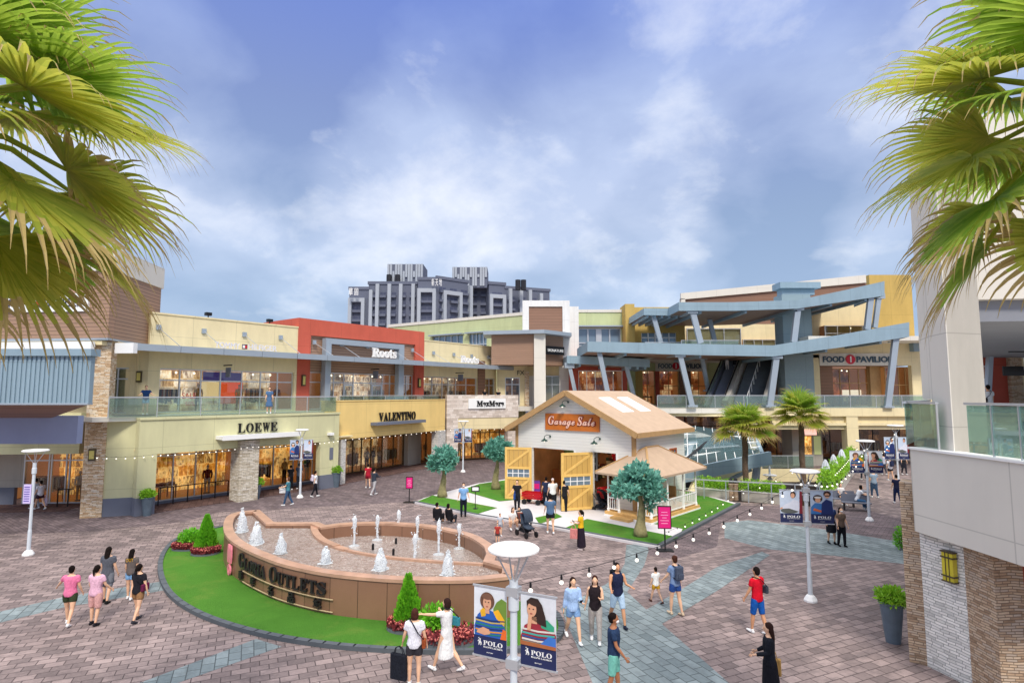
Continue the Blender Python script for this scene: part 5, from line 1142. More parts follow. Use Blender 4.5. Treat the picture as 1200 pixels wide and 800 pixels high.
# third storey terrace above
bx(b, 'terrace_slab', 'offwhite', X(735.5), X(960), -9, .0, 9.75, 10.05); bx(b, 'upper_wall', 'cream', X(808), X(960), 3, 3.4, 10, 14.4)
storefront(b, X(806, 3), X(870, 3), 10.1, F.at(830, 394)[1]+1.2, 2.8, [X(p, 3) for p in (820, 835, 850)], 11.6, 'd_dim', 2, room='roomdark', seed=45)
storefront(b, X(872, 3), X(922, 3), 10.1, 12.6, 2.8, [X(p, 3) for p in (885, 895, 910)], 11.6, 'd_food', 2, seed=46)
mm = paint('#8a3f70', .6, .05, 1, name='plum_banner'); bx(b, 'poster', mm, X(893, 2.5), X(915, 2.5), 2.4, 2.5, 10.1, 11.4)
# right food hall block
F = FF(55); X = F.x; b = thing('food_hall', 'cream food hall block with a wide timber entrance right of the blue shaft', 'building', (0, 55, 0)); zh = F.at(1000, 428)[1]; zt = F.at(1000, 396)[1]
h = (X(962), X(1070), 5.14, zh); mb = MB(); mb.wall(X(950), X(1105), 4, 11.6, 0, .5, [h]); mb.build('wall', M['cream'], b)
sign_food(b, F, 966, 1050, 424.5, 417.5, -.05, 'slate lettering with a red numbered disc above the wide timber entrance')
storefront(b, X(973, 2), X(1018, 2), 5.2, zh-.2, 2, [X(p, 2) for p in (985, 996, 1007)], 7.4, 'd_food', 3, 'timber2', fill=('t', 't', 'x'), seed=50)
bx(b, 'timber_panel', 'timber2', X(1018, 2), X(1038, 1.5), 1.6, 2.2, 5.14, zh); bx(b, 'side_panel', 'brown2', X(962), X(973, 2), 1.4, 2.1, 5.14, zh)
storefront(b, X(1038, 1), X(1070, 1), 5.2, zh-.1, 1, [X(p, 1) for p in (1046, 1054, 1062)], 7.2, 'd_food', 3, 'timber2', fill=('t', 'm'), seed=51)
bx(b, 'ceiling', 'soffit', X(962), X(1070), .5, 3, zh, zh+.1); bx(b, 'menu_board', NT('lit_menu').set(col=C('#fff0d8'), em=C('#fff0d8'), es=.9), X(989, 3), X(1017, 3), 3.2, 3.3, 6.2, 6.75)
bx(b, 'wall_unit', 'bluemetal', X(1069), X(1077), -.6, 0, F.at(1072, 412)[1], F.at(1072, 400)[1])
bx(b, 'terrace_slab', 'offwhite', X(930), X(1105), -3.2, 0, 11.1, 11.5)
bx(b, 'upper_wall', 'cream', X(965), X(1105), 6, 6.4, 11.5, 16.5); storefront(b, X(970, 5), X(1030, 5), 11.6, 13.4, 5, [X(p, 5) for p in (985, 1000, 1015)], 12.6, 'd_dim', 2, room='roomdark', seed=52)
mb = MB(); mb.box(X(1034), X(1085), 1, 1.5, 11.5, F.at(1050, 322, 1)[1]); mb.build('ochre_wall', M['ochre'], b)
# top parapet behind
F = FF(76); X = F.x; b = thing('shop_building', 'long white rooftop parapet with a brown band above the canopies', 'building', (0, 76, 0))
mb = MB(); mb.slab([(X(802), F.at(802, 349)[1]), (X(802), 0), (X(1035), 0), (X(1035), F.at(1022, 331)[1]), (X(1022), F.at(1022, 331)[1])], .3, 1); mb.build('band', M['brown2'], b)
mb = MB(); mb.slab([(X(801), F.at(801, 343.5)[1]), (X(1023), F.at(1023, 322)[1]), (X(1023), F.at(1023, 331)[1]), (X(801), F.at(801, 351)[1])], 0, .35); mb.build('parapet', M['offwhite'], b)
mb = MB(); mb.box(X(801), X(806), 0, .3, 10, F.at(801, 350)[1]); mb.build('edge_wall', M['offwhite'], b)
# blue lift shaft
F = FF(53.5); X = F.x; b = thing('lift_shaft', 'blue grey concrete lift shaft rising through both canopies', 'shaft', (0, 53.5, 0)); sh = paint('#8ea0a6', .8, .04, .5, name='blue_grey_shaft', grime=.1)
mb = MB(); mb.box(X(921), X(955), 0, 1.7, 5.14, F.at(930, 345)[1]); mb.box(X(955), X(966), 1.6, 2.2, 5.14, F.at(930, 345)[1]); mb.build('shaft_wall', sh, b)
mb = MB(); mb.box(X(918), X(966), -.3, 1.4, F.at(930, 338)[1], F.at(930, 331)[1]); mb.build('shaft_cap', M['bluemetal'], b); mb = MB(); mb.box(X(922.5), X(961), .1, 1.2, F.at(930, 345)[1], F.at(930, 338)[1]); mb.build('shaft_head', M['bluemetal'], b)
mb = MB(); mb.box(X(958.5), X(961), 1.55, 1.6, 11.7, 12.9); mb.build('slot_window', M['dark'], b)
# canopies
def vcanopy(lab, top, thk, Y, depth, sof='soffit'):
    F = FF(Y); b = thing('steel_canopy', lab, 'canopy', (0, Y, 0)); pts = [F.at(*p) for p in top]; low = [F.at(p[0], p[1]+t) for p, t in zip(top, thk)]
    mb = MB(); mb.slab(pts+low[::-1], 0, .25); mb.build('fascia', M['bluemetal'], b)
    mb = MB(); mb.slab([(x, z-.12) for x, z in pts]+[(x, z-.22) for x, z in pts[::-1]], .25, depth); mb.build('roof_sheet', M['bluemetal'], b)
    mb = MB(); mb.slab([(x, z+.05) for x, z in low]+[(x, z+.15) for x, z in low[::-1]], .25, depth); mb.build('soffit', M[sof], b)
    mb = MB(); e = pts[-1]; f = low[-1]; mb.add([(e[0], 0, e[1]), (e[0]+.5, depth*.45, e[1]-.2), (f[0]+.5, depth*.45, f[1]-.2), (f[0], 0, f[1])], [(0, 1, 2, 3)]) ; mb.slab([(e[0], e[1]), (f[0], f[1]), (f[0]+.04, f[1]), (e[0]+.04, e[1])], 0, depth); mb.build('end_fascia', M['bluemetal'], b)
    mb = MB(); e = pts[0]; f = low[0]; mb.slab([(e[0]-.04, e[1]), (e[0], e[1]), (f[0], f[1]), (f[0]-.04, f[1])], 0, depth); mb.build('end_fascia', M['bluemetal'], b)
    mb = MB(); n = 5
    for i in range(n):
        t = (i+.5)/n*(len(pts)-1); k = int(t); u = t-k; x = pts[k][0]*(1-u)+pts[k+1][0]*u; z = low[k][1]*(1-u)+low[k+1][1]*u; mb = MB(); mb.box(x-.1, x+.1, .25, depth, z-.22, z+.06); mb.build('cross_beam', M['bluemetal'], b)
    return b
vcanopy('wide lower V shaped pale blue canopy over the deck', [(689, 400), (800, 402.5), (906, 404.5), (985, 392), (1065, 377.5)], [12, 13, 13, 15, 17], 49.5, 8)
vcanopy('upper V shaped pale blue canopy with the raised right tip', [(796, 354), (860, 354), (934, 351.5), (985, 341), (1036, 329.5)], [10, 10, 10, 13, 17], 50.5, 12)
vcanopy('short flat pale blue canopy at the top left of the ochre wall', [(755, 361), (798, 361)], [8, 9], 54, 7)
vcanopy('small low pale blue canopy above the brick red deck shop', [(665, 416.5), (739, 419.5), (761, 421)], [9, 10, 9], 54, 5)
# raking struts, one thing each
st = [((701, 407), (712.5, 462), 50, 'leaning blue strut in front of the brick red shop, left of the pair', .38), ((733, 425), (743, 466), 54.5, 'leaning blue strut at the right edge of the brick red shop', .36), ((667, 427), (674.5, 462), 54.5, 'leaning blue strut at the left edge of the brick red shop', .34),
      ((796, 413), (811, 476), 49.9, 'tall leaning blue strut crossing the far food hall sign', .42), ((822, 417), (830, 458), 55, 'thin blue strut beside the foot of the escalator', .34), ((910, 415), (902, 476), 49.9, 'leaning blue strut between the stairs and the lift shaft', .5), ((924.5, 417), (921.5, 464), 56, 'short grey blue strut against the lift shaft', .4),
      ((1050, 391), (1040, 477), 49.9, 'tall leaning blue strut in front of the wide timber entrance', .5), ((764.5, 366), (774.5, 402), 54.6, 'upper strut before the ochre wall', .4), ((811, 363), (821, 402), 50.9, 'upper strut under the left end of the raised canopy', .48), ((830, 368), (838, 402), 57, 'thin upper strut just right of the canopy end strut', .4),
      ((935, 359), (930, 401), 50.9, 'upper strut in front of the lift shaft', .5), ((1021, 342), (1016, 386), 50.9, 'upper strut near the raised right tip', .48), ((1030, 346), (1025, 384), 54, 'upper strut just behind the one near the raised tip', .4)]
for a, c, Y, lab, w in st:
    p = AT(*a, Y); q = AT(*c, Y); o = thing('strut', lab, 'strut', tuple(q), 0, 'slanted canopy struts'); mb = MB(); d = (p-q); mb.bar((0, 0, 0), d, w, .3, up=(0, 1, 0)); mb.build('shaft', M['metal'], o); mb = MB(); mb.bar(d*.97-Vector((.45, 0, 0)), d*.97+Vector((.45, 0, 0)), .5, .5); mb.bar(d*.985, d*.985+Vector((0, 3.5, 0)), .4, .3); mb.build('bracket', M['metal'], o)
    if c[1] > 455: mb = MB(); mb.box(-.4, .4, -.3, .3, -.05, .12); mb.build('foot', M['metal'], o)
# third storey railings
F = FF(54); railing(F, F.x(757), F.x(800), 0, 10.05, 'pale glass balustrade on the terrace under the short flat canopy')
F = FF(52.5); railing(F, F.x(800), F.x(868), 0, 10.1, 'pale glass balustrade on the terrace above the escalator')
# escalator and stair
F = FF(51.5)
def slope(b, name, pa, pb, pc, pd, Ya, Yb, th, m):      # parallelogram: a-b at the foot (depth Ya), c-d at the head (depth Yb)
    A, B_, C_, D_ = AT(*pa, Ya), AT(*pb, Ya), AT(*pc, Yb), AT(*pd, Yb); o = Vector(b.location); vs = [v-o for v in (A, B_, C_, D_)]; lo = [v-Vector((0, 0, th)) for v in vs]
    mb = MB(); mb.add(vs+lo, [(0, 1, 2, 3), (7, 6, 5, 4), (0, 4, 5, 1), (1, 5, 6, 2), (2, 6, 7, 3), (3, 7, 4, 0)]); return mb.build(name, M[m] if isinstance(m, str) else m, b)
def stepped(b, name, pa, pb, Ya, Yb, w, z0, z1, n, m):   # a flight of steps from (pa) up to (pb) centre lines
    o = Vector(b.location); p = AT(pa[0], pa[1], Ya); q = AT(pb[0], pb[1], Yb); p.z = z0; q.z = z1; mb = MB()
    for i in range(n):
        a = p.lerp(q, i/n)-o; c = p.lerp(q, (i+1)/n)-o; mb.box(c.x-w/2, c.x+w/2, a.y, c.y+.02, a.z-.25, c.z)
    mb.build(name, M[m], b); return p-o, q-o
e = thing('escalator', 'black sided escalator climbing to the terrace beside the stairs', 'escalator', (18, 51.5, 5.14))
p, q = stepped(e, 'steps', (838, 474), (862, 418), 51.5, 58, 1.3, 5.14, 10.0, 26, 'grey')
for dx in (-.85, .85):
    mb = MB(); a = p+Vector((dx, 0, 0)); c = q+Vector((dx, 0, 0)); mb.bar(a, c, .2, .5, up=(0, 0, 1)); mb.build('side_panel', M['grey'], e); mb = MB(); mb.bar(a+Vector((0, 0, .5)), c+Vector((0, 0, .5)), .03, .8); mb.build('balustrade', M['railglass'], e); mb = MB(); mb.bar(a+Vector((0, 0, .95)), c+Vector((0, 0, .95)), .1, .08); mb.build('handrail', M['black'], e)
s = thing('staircase', 'grey stair flight with pale sloping side walls between escalator and lift shaft', 'stairs', (21, 51.5, 5.14))
p2, q2 = stepped(s, 'steps', (874, 474), (893, 418), 51.5, 58, 2.6, 5.14, 10.0, 28, 'kerb')
for dx, w in ((-1.75, .5), (1.75, .5)):
    mb = MB(); a = p2+Vector((dx, 0, .2)); c = q2+Vector((dx, 0, .2)); mb.bar(a, c, w, 1.0); mb.build('side_wall', M['beige'], s)
mb = MB(); mb.bar(p2+Vector((.1, 0, .9)), q2+Vector((.1, 0, .9)), .05); 
for k in range(8): a = p2.lerp(q2, (k+.2)/8); mb.bar(a+Vector((.1, 0, 0)), a+Vector((.1, 0, .9)), .04)
mb.build('handrail', M['wht'], s)
pp = Vector((18, 51.5, 5.14)); 
for k, (t, c1, c2, lab) in enumerate(((.72, '#e9e4e6', '#e6e0e2', 'person in white standing on the escalator behind another'), (.8, '#e0592a', '#33363c', 'person in orange top riding up the escalator'))):
    w = p.lerp(q, t)+pp; PP(0, 0, 1.68, lab, 0, c1, bottom='pants', bcol=c2, pos=(w.x+(-.3 if k == 0 else .3), w.y, w.z+.02), vox=.04)
# pink-brown walls behind stair
F = FF(58.5); X = F.x; b = thing('wall_section', 'beige wall closing off the stairs beneath the terrace', 'wall', (0, 58.5, 0)); bx(b, 'wall', 'beige', X(850), X(950), 0, .4, 5.14, 10); bx(b, 'lit_opening', 'd_food', X(911), X(920), -.3, -.05, 5.2, 7.3)
# ---- deck slab of the food side + columns + undercroft
Y = 50; F = FF(Y); X = F.x; b = thing('deck_structure', 'cream concrete deck edge carrying the food hall level over the lower entrances', 'deck', (0, Y, 0))
z1, z2 = 5.14, F.at(1000, 487.5)[1]; z3, z4 = F.at(1000, 497)[1], F.at(1000, 503)[1]; xl, xr = X(640), X(1130)
bx(b, 'deck_slab', 'offwhite', xl, xr, .02, 15, 4.7, z1-.01); bx(b, 'edge_beam', 'cream', X(905), xr, -.1, .3, z2, z1)
bx(b, 'lower_beam', 'cream', X(905), xr, .25, .55, z4, z2-.002); bx(b, 'ledge', 'cream', X(905), xr, .0, .6, z3-.1, z3+.12)
bx(b, 'column', 'cream', X(990), X(1003.5), -.05, .8, 0, z2-.002); bx(b, 'column', 'cream', X(884), X(890), .1, .8, 0, z2-.002)
# curved left edge beam
a0, c0_ = AT(690, 477, 52), AT(905, 480, 50)
mb = MB(); n = 10
pts = [(X(640), 2.2), (X(700), 1.5), (X(777), .6), (X(830), .15), (X(905), -.1)]
for i in range(4): mb.prism([pts[i], pts[i+1], (pts[i+1][0], pts[i+1][1]+.4), (pts[i][0], pts[i][1]+.4)], F.at(777, 492)[1]+.3, z1)
mb.build('edge_beam', M['cream'], b)
mb = MB(); mb.box(xl, xr, .6, 14, 4.6, 4.69); mb.build('soffit', M['soffit'], b)
railing(FF(49.97), X(770), X(905), 0, 5.14, 'glass balustrade on the deck edge before the escalator and stairs'); railing(FF(49.93), X(905), X(1086), 0, 5.14, 'glass balustrade on the deck edge before the wide timber entrance')
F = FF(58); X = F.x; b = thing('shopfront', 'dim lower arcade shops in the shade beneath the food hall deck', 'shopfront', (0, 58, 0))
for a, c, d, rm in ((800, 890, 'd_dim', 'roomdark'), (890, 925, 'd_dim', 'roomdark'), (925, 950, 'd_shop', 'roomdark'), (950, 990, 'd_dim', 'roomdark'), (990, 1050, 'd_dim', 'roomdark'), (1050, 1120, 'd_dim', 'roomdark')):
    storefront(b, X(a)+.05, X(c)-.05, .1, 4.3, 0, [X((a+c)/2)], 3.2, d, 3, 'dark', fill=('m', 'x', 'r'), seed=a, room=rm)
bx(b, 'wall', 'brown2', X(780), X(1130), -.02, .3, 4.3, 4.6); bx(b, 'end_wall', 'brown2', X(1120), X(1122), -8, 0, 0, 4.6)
Fk = FF(52.5); X = Fk.x; kx = thing('kiosk', 'beige kiosk with lit window and poster under the deck behind the palms', 'kiosk', (0, 52.5, 0))
mb = MB(); mb.wall(X(926), X(961), 0, 3.4, 0, .2, [(X(937), X(949), 1.0, 2.6)]); mb.box(X(926), X(961), .2, 2, 0, 3.4); mb.build('wall', M['beige'], kx); bx(kx, 'fascia', 'beige', X(924), X(963), -.3, .1, 2.9, 3.3)
bx(kx, 'lit_window', 'd_amber', X(937), X(949), .1, .19, 1.0, 2.6); bx(kx, 'poster', NT('green_poster').set(col=C('#d5dc9a'), em=C('#d5dc9a'), es=.15), X(951), X(959), -.05, -.01, 1.0, 2.6)
bx(kx, 'lit_sign', NT('lit_sign').set(col=C('#ffb8a0'), em=C('#ffb8a0'), es=.8), X(940), X(957), -.1, -.0, F.at(950, 510)[1]-.0, F.at(950, 503)[1]) if False else None
tag(bx(None, 'lit_sign', NT('lit_sign').set(col=C('#ffc0b0'), em=C('#ffc0b0'), es=.8), AT(940, 505, 51).x, AT(957, 505, 51).x, 51, 51.1, AT(940, 509.5, 51).z, AT(940, 502, 51).z), 'small glowing pink sign hanging under the deck above the kiosk', 'sign')
railing(FF(50.45), FF(50.45).x(890), FF(50.45).x(950), 0, .02, 'low metal and glass railing at the back edge of the sunken court', m='railglass')
# rail in front of the pit
Fp_ = Fr(pit[0]-Vector((1.5, -.4, 0)), pit[1]); r = Fp_.thing('guard_rail', 'thin grey guard rail along the front edge of the sunken court', 'railing'); n = 8
for i in range(n+1): mb = MB(); x = Fp_.L*i/n; mb.bar((x, -.1, 0), (x, -.1, 1.2), .05); mb.build('post', M['metal'], r)
mb = MB(); mb.bar((0, -.1, 1.2), (Fp_.L, -.1, 1.2), .07); mb.build('handrail', M['alu'], r); mb = MB(); mb.bar((0, -.1, .65), (Fp_.L, -.1, .65), .03); mb.build('handrail', M['alu'], r)
Fr_ = Fr(pit[1], pit[2]); r = Fr_.thing('guard_rail', 'grey guard rail along the right side of the sunken court by the hedge', 'railing'); n = 10
for i in range(n+1): mb = MB(); x = Fr_.L*i/n; mb.bar((x, .1, 0), (x, .1, 1.1), .05); mb.build('post', M['metal'], r)
mb = MB(); mb.bar((0, .1, 1.1), (Fr_.L, .1, 1.1), .07); mb.bar((0, .1, .6), (Fr_.L, .1, .6), .04); mb.build('handrail', M['alu'], r)
# glass roof over the lower escalator
g = thing('glass_canopy', 'sloping glass roof with pale blue steel edge over the sunken escalator', 'canopy', (0, 0, 0))
A = AT(795, 553, 39.5); B_ = AT(893, 530, 42.5); Cc = AT(884, 508, 50); Dd = AT(795, 497, 50)
def pan(mb, a, b_, c, d, th): mb.add([a, b_, c, d]+[v-Vector((0, 0, th)) for v in (a, b_, c, d)], [(0, 1, 2, 3), (7, 6, 5, 4), (0, 4, 5, 1), (1, 5, 6, 2), (2, 6, 7, 3), (3, 7, 4, 0)])
mb = MB(); pan(mb, A, B_, Cc, Dd, .04); mb.build('glass', glassmat('#9cc4cc', 'blue_roof_glass', .3, .05, .8, milk=.16), g)
mb = MB(); mb.bar(A-Vector((.5, .2, .35)), B_+Vector((.5, -.2, -.35)), .25, .9); mb.bar(B_-Vector((0, 0, .3)), Cc-Vector((0, 0, .3)), .25, .7); mb.build('edge_beam', M['bluemetal'], g)
mb = MB()
for i in range(1, 9): t = i/9; mb.bar(A.lerp(B_, t)+Vector((0, 0, .05)), Dd.lerp(Cc, t)+Vector((0, 0, .05)), .045, .06)
for i in range(1, 4): t = i/4; mb.bar(A.lerp(Dd, t)+Vector((0, 0, .06)), B_.lerp(Cc, t)+Vector((0, 0, .06)), .045, .06)
mb.build('glazing_bars', M['wht'], g); COL.objects[-1].name = 'glazing_grid'
mb = MB(); mb.bar(AT(800, 541, 40), AT(838, 509, 48), .12, .12); mb.build('roof_rod', M['dark'], g)
mb = MB(); mb.bar(G(884, 575, -.5), AT(888, 536, 42.5), .4, .4); mb.bar(AT(845, 566, 41.5), AT(880, 550, 42.3), .2, .2); mb.build('support', M['metal'], g)
mb = MB(); a = AT(806, 580, 39); c = AT(822, 545, 41); mb.add([a, a+Vector((.6, 0, 0)), c+Vector((.6, 0, 0)), c, a+Vector((0, .4, 0)), a+Vector((.6, .4, 0)), c+Vector((.6, .4, 0)), c+Vector((0, .4, 0))], [(0, 1, 2, 3), (7, 6, 5, 4), (0, 4, 5, 1), (1, 5, 6, 2), (2, 6, 7, 3), (3, 7, 4, 0)]); mb.build('support', M['cream'], g)
# ------------------------------------------------------------------ right white building
rw = thing('white_building', 'white rendered deck building on stone piers at the right edge', 'building', (0, 0, 0))
q = [G(1066, 775), G(1087, 780), G(1140, 806), G(1176, 829)]; q = [Vector((p.x, p.y)) for p in q]
Mi = None
def poly_block(mb, a, b_, dep, z0, z1):
    d = (b_-a).normalized(); n = Vector((-d.y, d.x)); n = n if n.x > 0 else -n
    mb.prism([tuple(a), tuple(b_), tuple(b_+n*dep), tuple(a+n*dep)], z0, z1)
def walled(name, a, b_, z0, z1, m, th=.35, parent=None):
    Fq = Fr(a, b_); mb = MB(); mb.box(0, Fq.L, 0, th, z0, z1); o = mb.build(name, M[m], parent); o.location = Fq.o; o.rotation_euler = (0, 0, Fq.rz); return o, Fq
zp = AT(1052, 562, q[0].y+.3).z
walled('stone_pier', q[0], q[1], 0, zp, 'st_brown', .6, rw); _, Fw = walled('stone_wall', q[1], q[2], 0, 3.3, 'st_white', .5, rw)
q3 = q[2]+(q[3]-q[2]); walled('stone_pier', q[2], q3, 0, 3.3, 'st_brown', .6, rw)
q4 = Vector((q3.x+.0, q3.y)); 
lm = thing('wall_lantern', 'amber glass wall lantern on the white stone wall at the right', 'lamp', tuple(Fw.w(Fw.x(1116, 0, 662), -.02, 0))[:2]+(0,), Fw.rz); zl = Fw.at(1116, 680)[1]; zh_ = Fw.at(1116, 647)[1]
mb = MB(); mb.box(-.13, .13, -.12, 0, zl, zh_); mb.build('lamp_glass', paint('#d2c23c', .35, .05, 2, name='lantern_yellow'), lm)
mb = MB()
for zz_ in (zl-.02, zl+.1, zh_-.12, zh_): mb.box(-.15, .15, -.14, 0, zz_, zz_+.03)
for xx_ in (-.04, .04): mb.box(xx_-.008, xx_+.008, -.13, -.12, zl, zh_)
mb.build('lamp_cage', M['bronze'], lm)
def w3(x0, y0, x1, y1): return Vector((x0, y0)), Vector((x1, y1))
fa = AT(1066, 524, 14.15); fb = AT(1230, 548, 10.6)
A2 = Vector((fa.x, fa.y)); B2 = Vector((fb.x, fb.y)); DZ = 5.0
_, Fa = walled('fascia_wall', A2, B2, 3.08, DZ, 'offwhite', .3, rw)
mb = MB(); mb.box(-.02, Fa.L, -.04, .34, DZ, DZ+.05); o = mb.build('coping', M['wht'], rw); o.location = Fa.o; o.rotation_euler = (0, 0, Fa.rz)
# deck and underside
far = Vector((A2.x+.2, 26)); mb = MB(); mb.prism([tuple(A2+Vector((.3, 0))), tuple(B2+Vector((.3, 0))), (30, B2.y), (30, 27.5), (20.5, 27.5), (10.7, 14.8)], DZ-.3, DZ-.02); mb.build('deck_slab', M['offwhite'], rw)
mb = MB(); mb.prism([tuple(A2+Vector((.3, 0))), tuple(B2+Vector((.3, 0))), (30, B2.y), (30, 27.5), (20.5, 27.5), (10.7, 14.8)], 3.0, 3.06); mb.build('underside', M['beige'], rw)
mb = MB(); mb.prism([(q3.x+1.3, q3.y), (30, q3.y), (30, 14.6), (q3.x+1.3, 14.6)], .01, .02); 
mb2 = MB(); mb2.box(12.5, 30, 15, 15.3, 0, 3.1); mb2.build('back_wall', M['brick'], rw)
# column rising from the deck (plan: white plaza face, grey viewer face; light and shade put into the colours)
c_a = AT(1094, 480, 13.9); c_b = AT(1116, 480, 13.0); c_c = AT(1156, 480, 13.3)
colp = [(c_b.x, c_b.y), (c_c.x, c_c.y), (c_c.x+.25, c_c.y+1.2), (c_a.x, c_a.y)]
zn = AT(1090, 468, 13.9).z
def colmesh(pts, z0, z1, name):
    a, b_, c_, d_ = [Vector(p) for p in pts]
    walled(name+'_front', d_, a, z0, z1, 'offwhite', -.02, rw); COL.objects[-1].name = 'column_face'
    mb = MB(); mb.prism([tuple(p) for p in pts], z0, z1); mb.build('column', M['beige'], rw)
colmesh(colp, DZ, 12.4, 'column')
e1 = AT(1079.5, 440, 14.9); mb = MB(); mb.prism([(c_a.x, c_a.y+.002), (e1.x, e1.y), (e1.x+.6, e1.y+.2), (c_a.x+.5, c_a.y+.5)], zn, 12.4); mb.build('upper_wall', M['offwhite'], rw)
# ceiling slab and upper face over the right deck
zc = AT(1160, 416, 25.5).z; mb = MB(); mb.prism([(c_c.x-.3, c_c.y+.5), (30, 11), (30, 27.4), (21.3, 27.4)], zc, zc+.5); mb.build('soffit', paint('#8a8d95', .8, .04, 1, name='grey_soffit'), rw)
mb = MB(); mb.prism([(c_c.x-.05, c_c.y+.25), (30, 10.4), (30, 11.0), (c_c.x+.1, c_c.y+.9)], zc+.5, 13.0); mb.build('upper_wall', M['offwhite'], rw)
# back wall of the right deck
Y = 27.3; F = FF(Y); X = F.x; h = (X(1146), X(1162), 5.0, F.at(1150, 418)[1]-.4); o_ = thing('shopfront', 'red walled shopfront across the right hand deck with stone pier', 'shopfront', (0, Y, 0))
mb = MB(); mb.wall(X(1130), X(1182), 5.0, zc, 0, .3, [h]); mb.build('wall', M['brick'], o_); storefront(o_, h[0], h[1], 5.0, h[3], .15, [], 7.0, 'd_dim', 2, 'wht', seed=60)
bx(o_, 'base_course', 'grey', X(1164), X(1182), -.04, 0, 5.0, 5.5); bx(o_, 'stone_pier', 'st_brown', X(1182), X(1196), -.2, .3, 5.0, zc); bx(o_, 'wall', 'cream', X(1196), X(1290), 0, .3, 5.0, zc)
st_ = thing('strut', 'leaning blue strut on the right hand deck behind the person in white', 'strut', tuple(AT(1154, 490, 26.5)), 0, 'slanted canopy struts'); mb = MB(); d = AT(1160, 414, 26.5)-AT(1154, 490, 26.5); mb.bar((0, 0, -.6), d, .2, .2, up=(0, 1, 0)); mb.build('shaft', M['metal'], st_)
sg_ = thing('hanging_sign', 'dark and white hanging shop signs at the right edge of the deck', 'sign', (0, 20, 0)); F = FF(20); mb = MB(); mb.box(F.x(1178), F.x(1230), 0, .05, F.at(1180, 440)[1], F.at(1180, 429)[1]); mb.build('dark_panel', M['black'], sg_); mb = MB(); mb.box(F.x(1192), F.x(1230), -.4, -.35, F.at(1192, 434, -.4)[1], F.at(1192, 419, -.4)[1]); mb.build('white_panel', M['wht'], sg_)
mb = MB(); mb.bar((F.x(1186), 0, F.at(1186, 412)[1]), (F.x(1230), 0, F.at(1186, 412)[1]), .04); mb.build('hanger', M['black'], sg_); mb = MB(); mb.box(F.x(1196.5), F.x(1206), -.42, -.4, F.at(1192, 431, -.4)[1], F.at(1192, 424, -.4)[1]); mb.build('emblem', M['navy'], sg_)
# glass railings of the right deck
def railing2(a, b_, z0, lab, n, m='railglass2'):
    Fq = Fr(a, b_); r = thing('glass_railing', lab, 'railing', tuple(Fq.o)[:2]+(z0,), Fq.rz, 'glass balustrades')
    for i in range(n):
        x0, x1 = Fq.L*i/n, Fq.L*(i+1)/n; mb = MB(); mb.box(x0+.02, x1-.02, .08, .1, .03, 1.02); mb.build('glass_panel', M[m], r); mb = MB(); mb.box(x1-.012, x1+.012, .07, .11, 0, 1.03); mb.build('post', M['alu'], r)
    mb = MB(); mb.box(-.02, Fq.L+.02, .05, .13, 1.03, 1.08); mb.build('handrail', M['alu'], r); return r
sC = Fa.x(1096, 0, 526); sD = Fa.x(1131, 0, 530)
railing2(A2+Vector((.02, 0)), Fa.w(sC, 0).xy, DZ+.05, 'short green glass balustrade left of the white column', 1)
railing2(Fa.w(sD, 0).xy, B2, DZ+.05, 'long green glass balustrade right of the white column', 3)
railing2(A2+Vector((.08, .05)), Vector((AT(1093, 470, 19).x, 19)), DZ+.05, 'return glass balustrade running back from the deck corner', 2)
# ------------------------------------------------------------------ apartment tower far behind
ap = thing('apartment_block', 'dark grey high rise apartment block with white frames far behind the shops', 'building', (0, 0, 0))
M['apt'] = paint('#636878', .8, .04, .02, name='slate_tower'); M['aptd'] = paint('#4a4f66', .6, .05, .1, name='dark_balcony_recess'); M['aptw'] = paint('#a8aeb6', .8, .03, .1, name='pale_frame')
YA = 190.0
def seg(pa, ta, pb, tb, Ya, Yb, frames=(), cols=4, recess=True, nl=12):
    a = AT(pa, ta, Ya); c = AT(pb, tb, Yb); Fq = Fr(a, c); z = (a.z+c.z)/2; L = Fq.L
    def put(mb, name, m, par=ap): o = mb.build(name, M[m], par); o.location = Fq.o; o.rotation_euler = (0, 0, Fq.rz); return o
    mb = MB(); mb.box(0, L, 0, 14, 0, z); put(mb, 'wall', 'apt')
    bw = L/cols; fl = 3.1
    for i in range(cols):
        for k in range(nl):
            zz = z-2.6-k*fl; x = i*bw+bw*.2
            mb = MB(); mb.box(x, x+bw*.6, -.06, .3, zz-1.6, zz); w_ = put(mb, 'window', 'aptd')
            mb = MB(); mb.box(x-.1, x+bw*.62, -1.0, -.06, zz-1.9, zz-1.1); mb.box(x+bw*.28, x+bw*.31, -.1, -.06, zz-1.6, zz); put(mb, 'balcony', 'apt')
    for (f0, f1, ft) in frames:
        x0, x1 = L*f0, L*f1; zt_ = z-ft; mb = MB(); mb.box(x0, x0+1.1, -1.4, 0, 0, zt_); 
        if f1 > f0+.02: mb.box(x1-1.1, x1, -1.4, 0, 0, zt_); mb.box(x0, x1, -1.4, 0, zt_, zt_+1.3)
        put(mb, 'white_frame', 'aptw')
    mb = MB(); mb.box(-.3, L+.3, -.3, .5, z, z+1); put(mb, 'parapet', 'apt'); return Fq, z
seg(409.5, 341, 432, 338, 190, 190, [(0, .85, 4.2)], 1)
seg(432, 337.5, 490, 329, 190, 190, [(.03, .03, 2), (.16, .16, 0), (.40, .40, 0), (.63, .63, 0), (.88, .88, 0)], 5)
seg(490, 331, 512, 325.5, 188, 188, [(0, .98, 4.2)], 1)
seg(512, 325.5, 550, 333, 188, 196, [(.15, .72, 5), (.96, .96, 1)], 3)
seg(550, 334, 573, 331.5, 200, 200, [], 2)
seg(573, 331.5, 592, 336, 196, 198, [(.0, .98, 4.8)], 1)
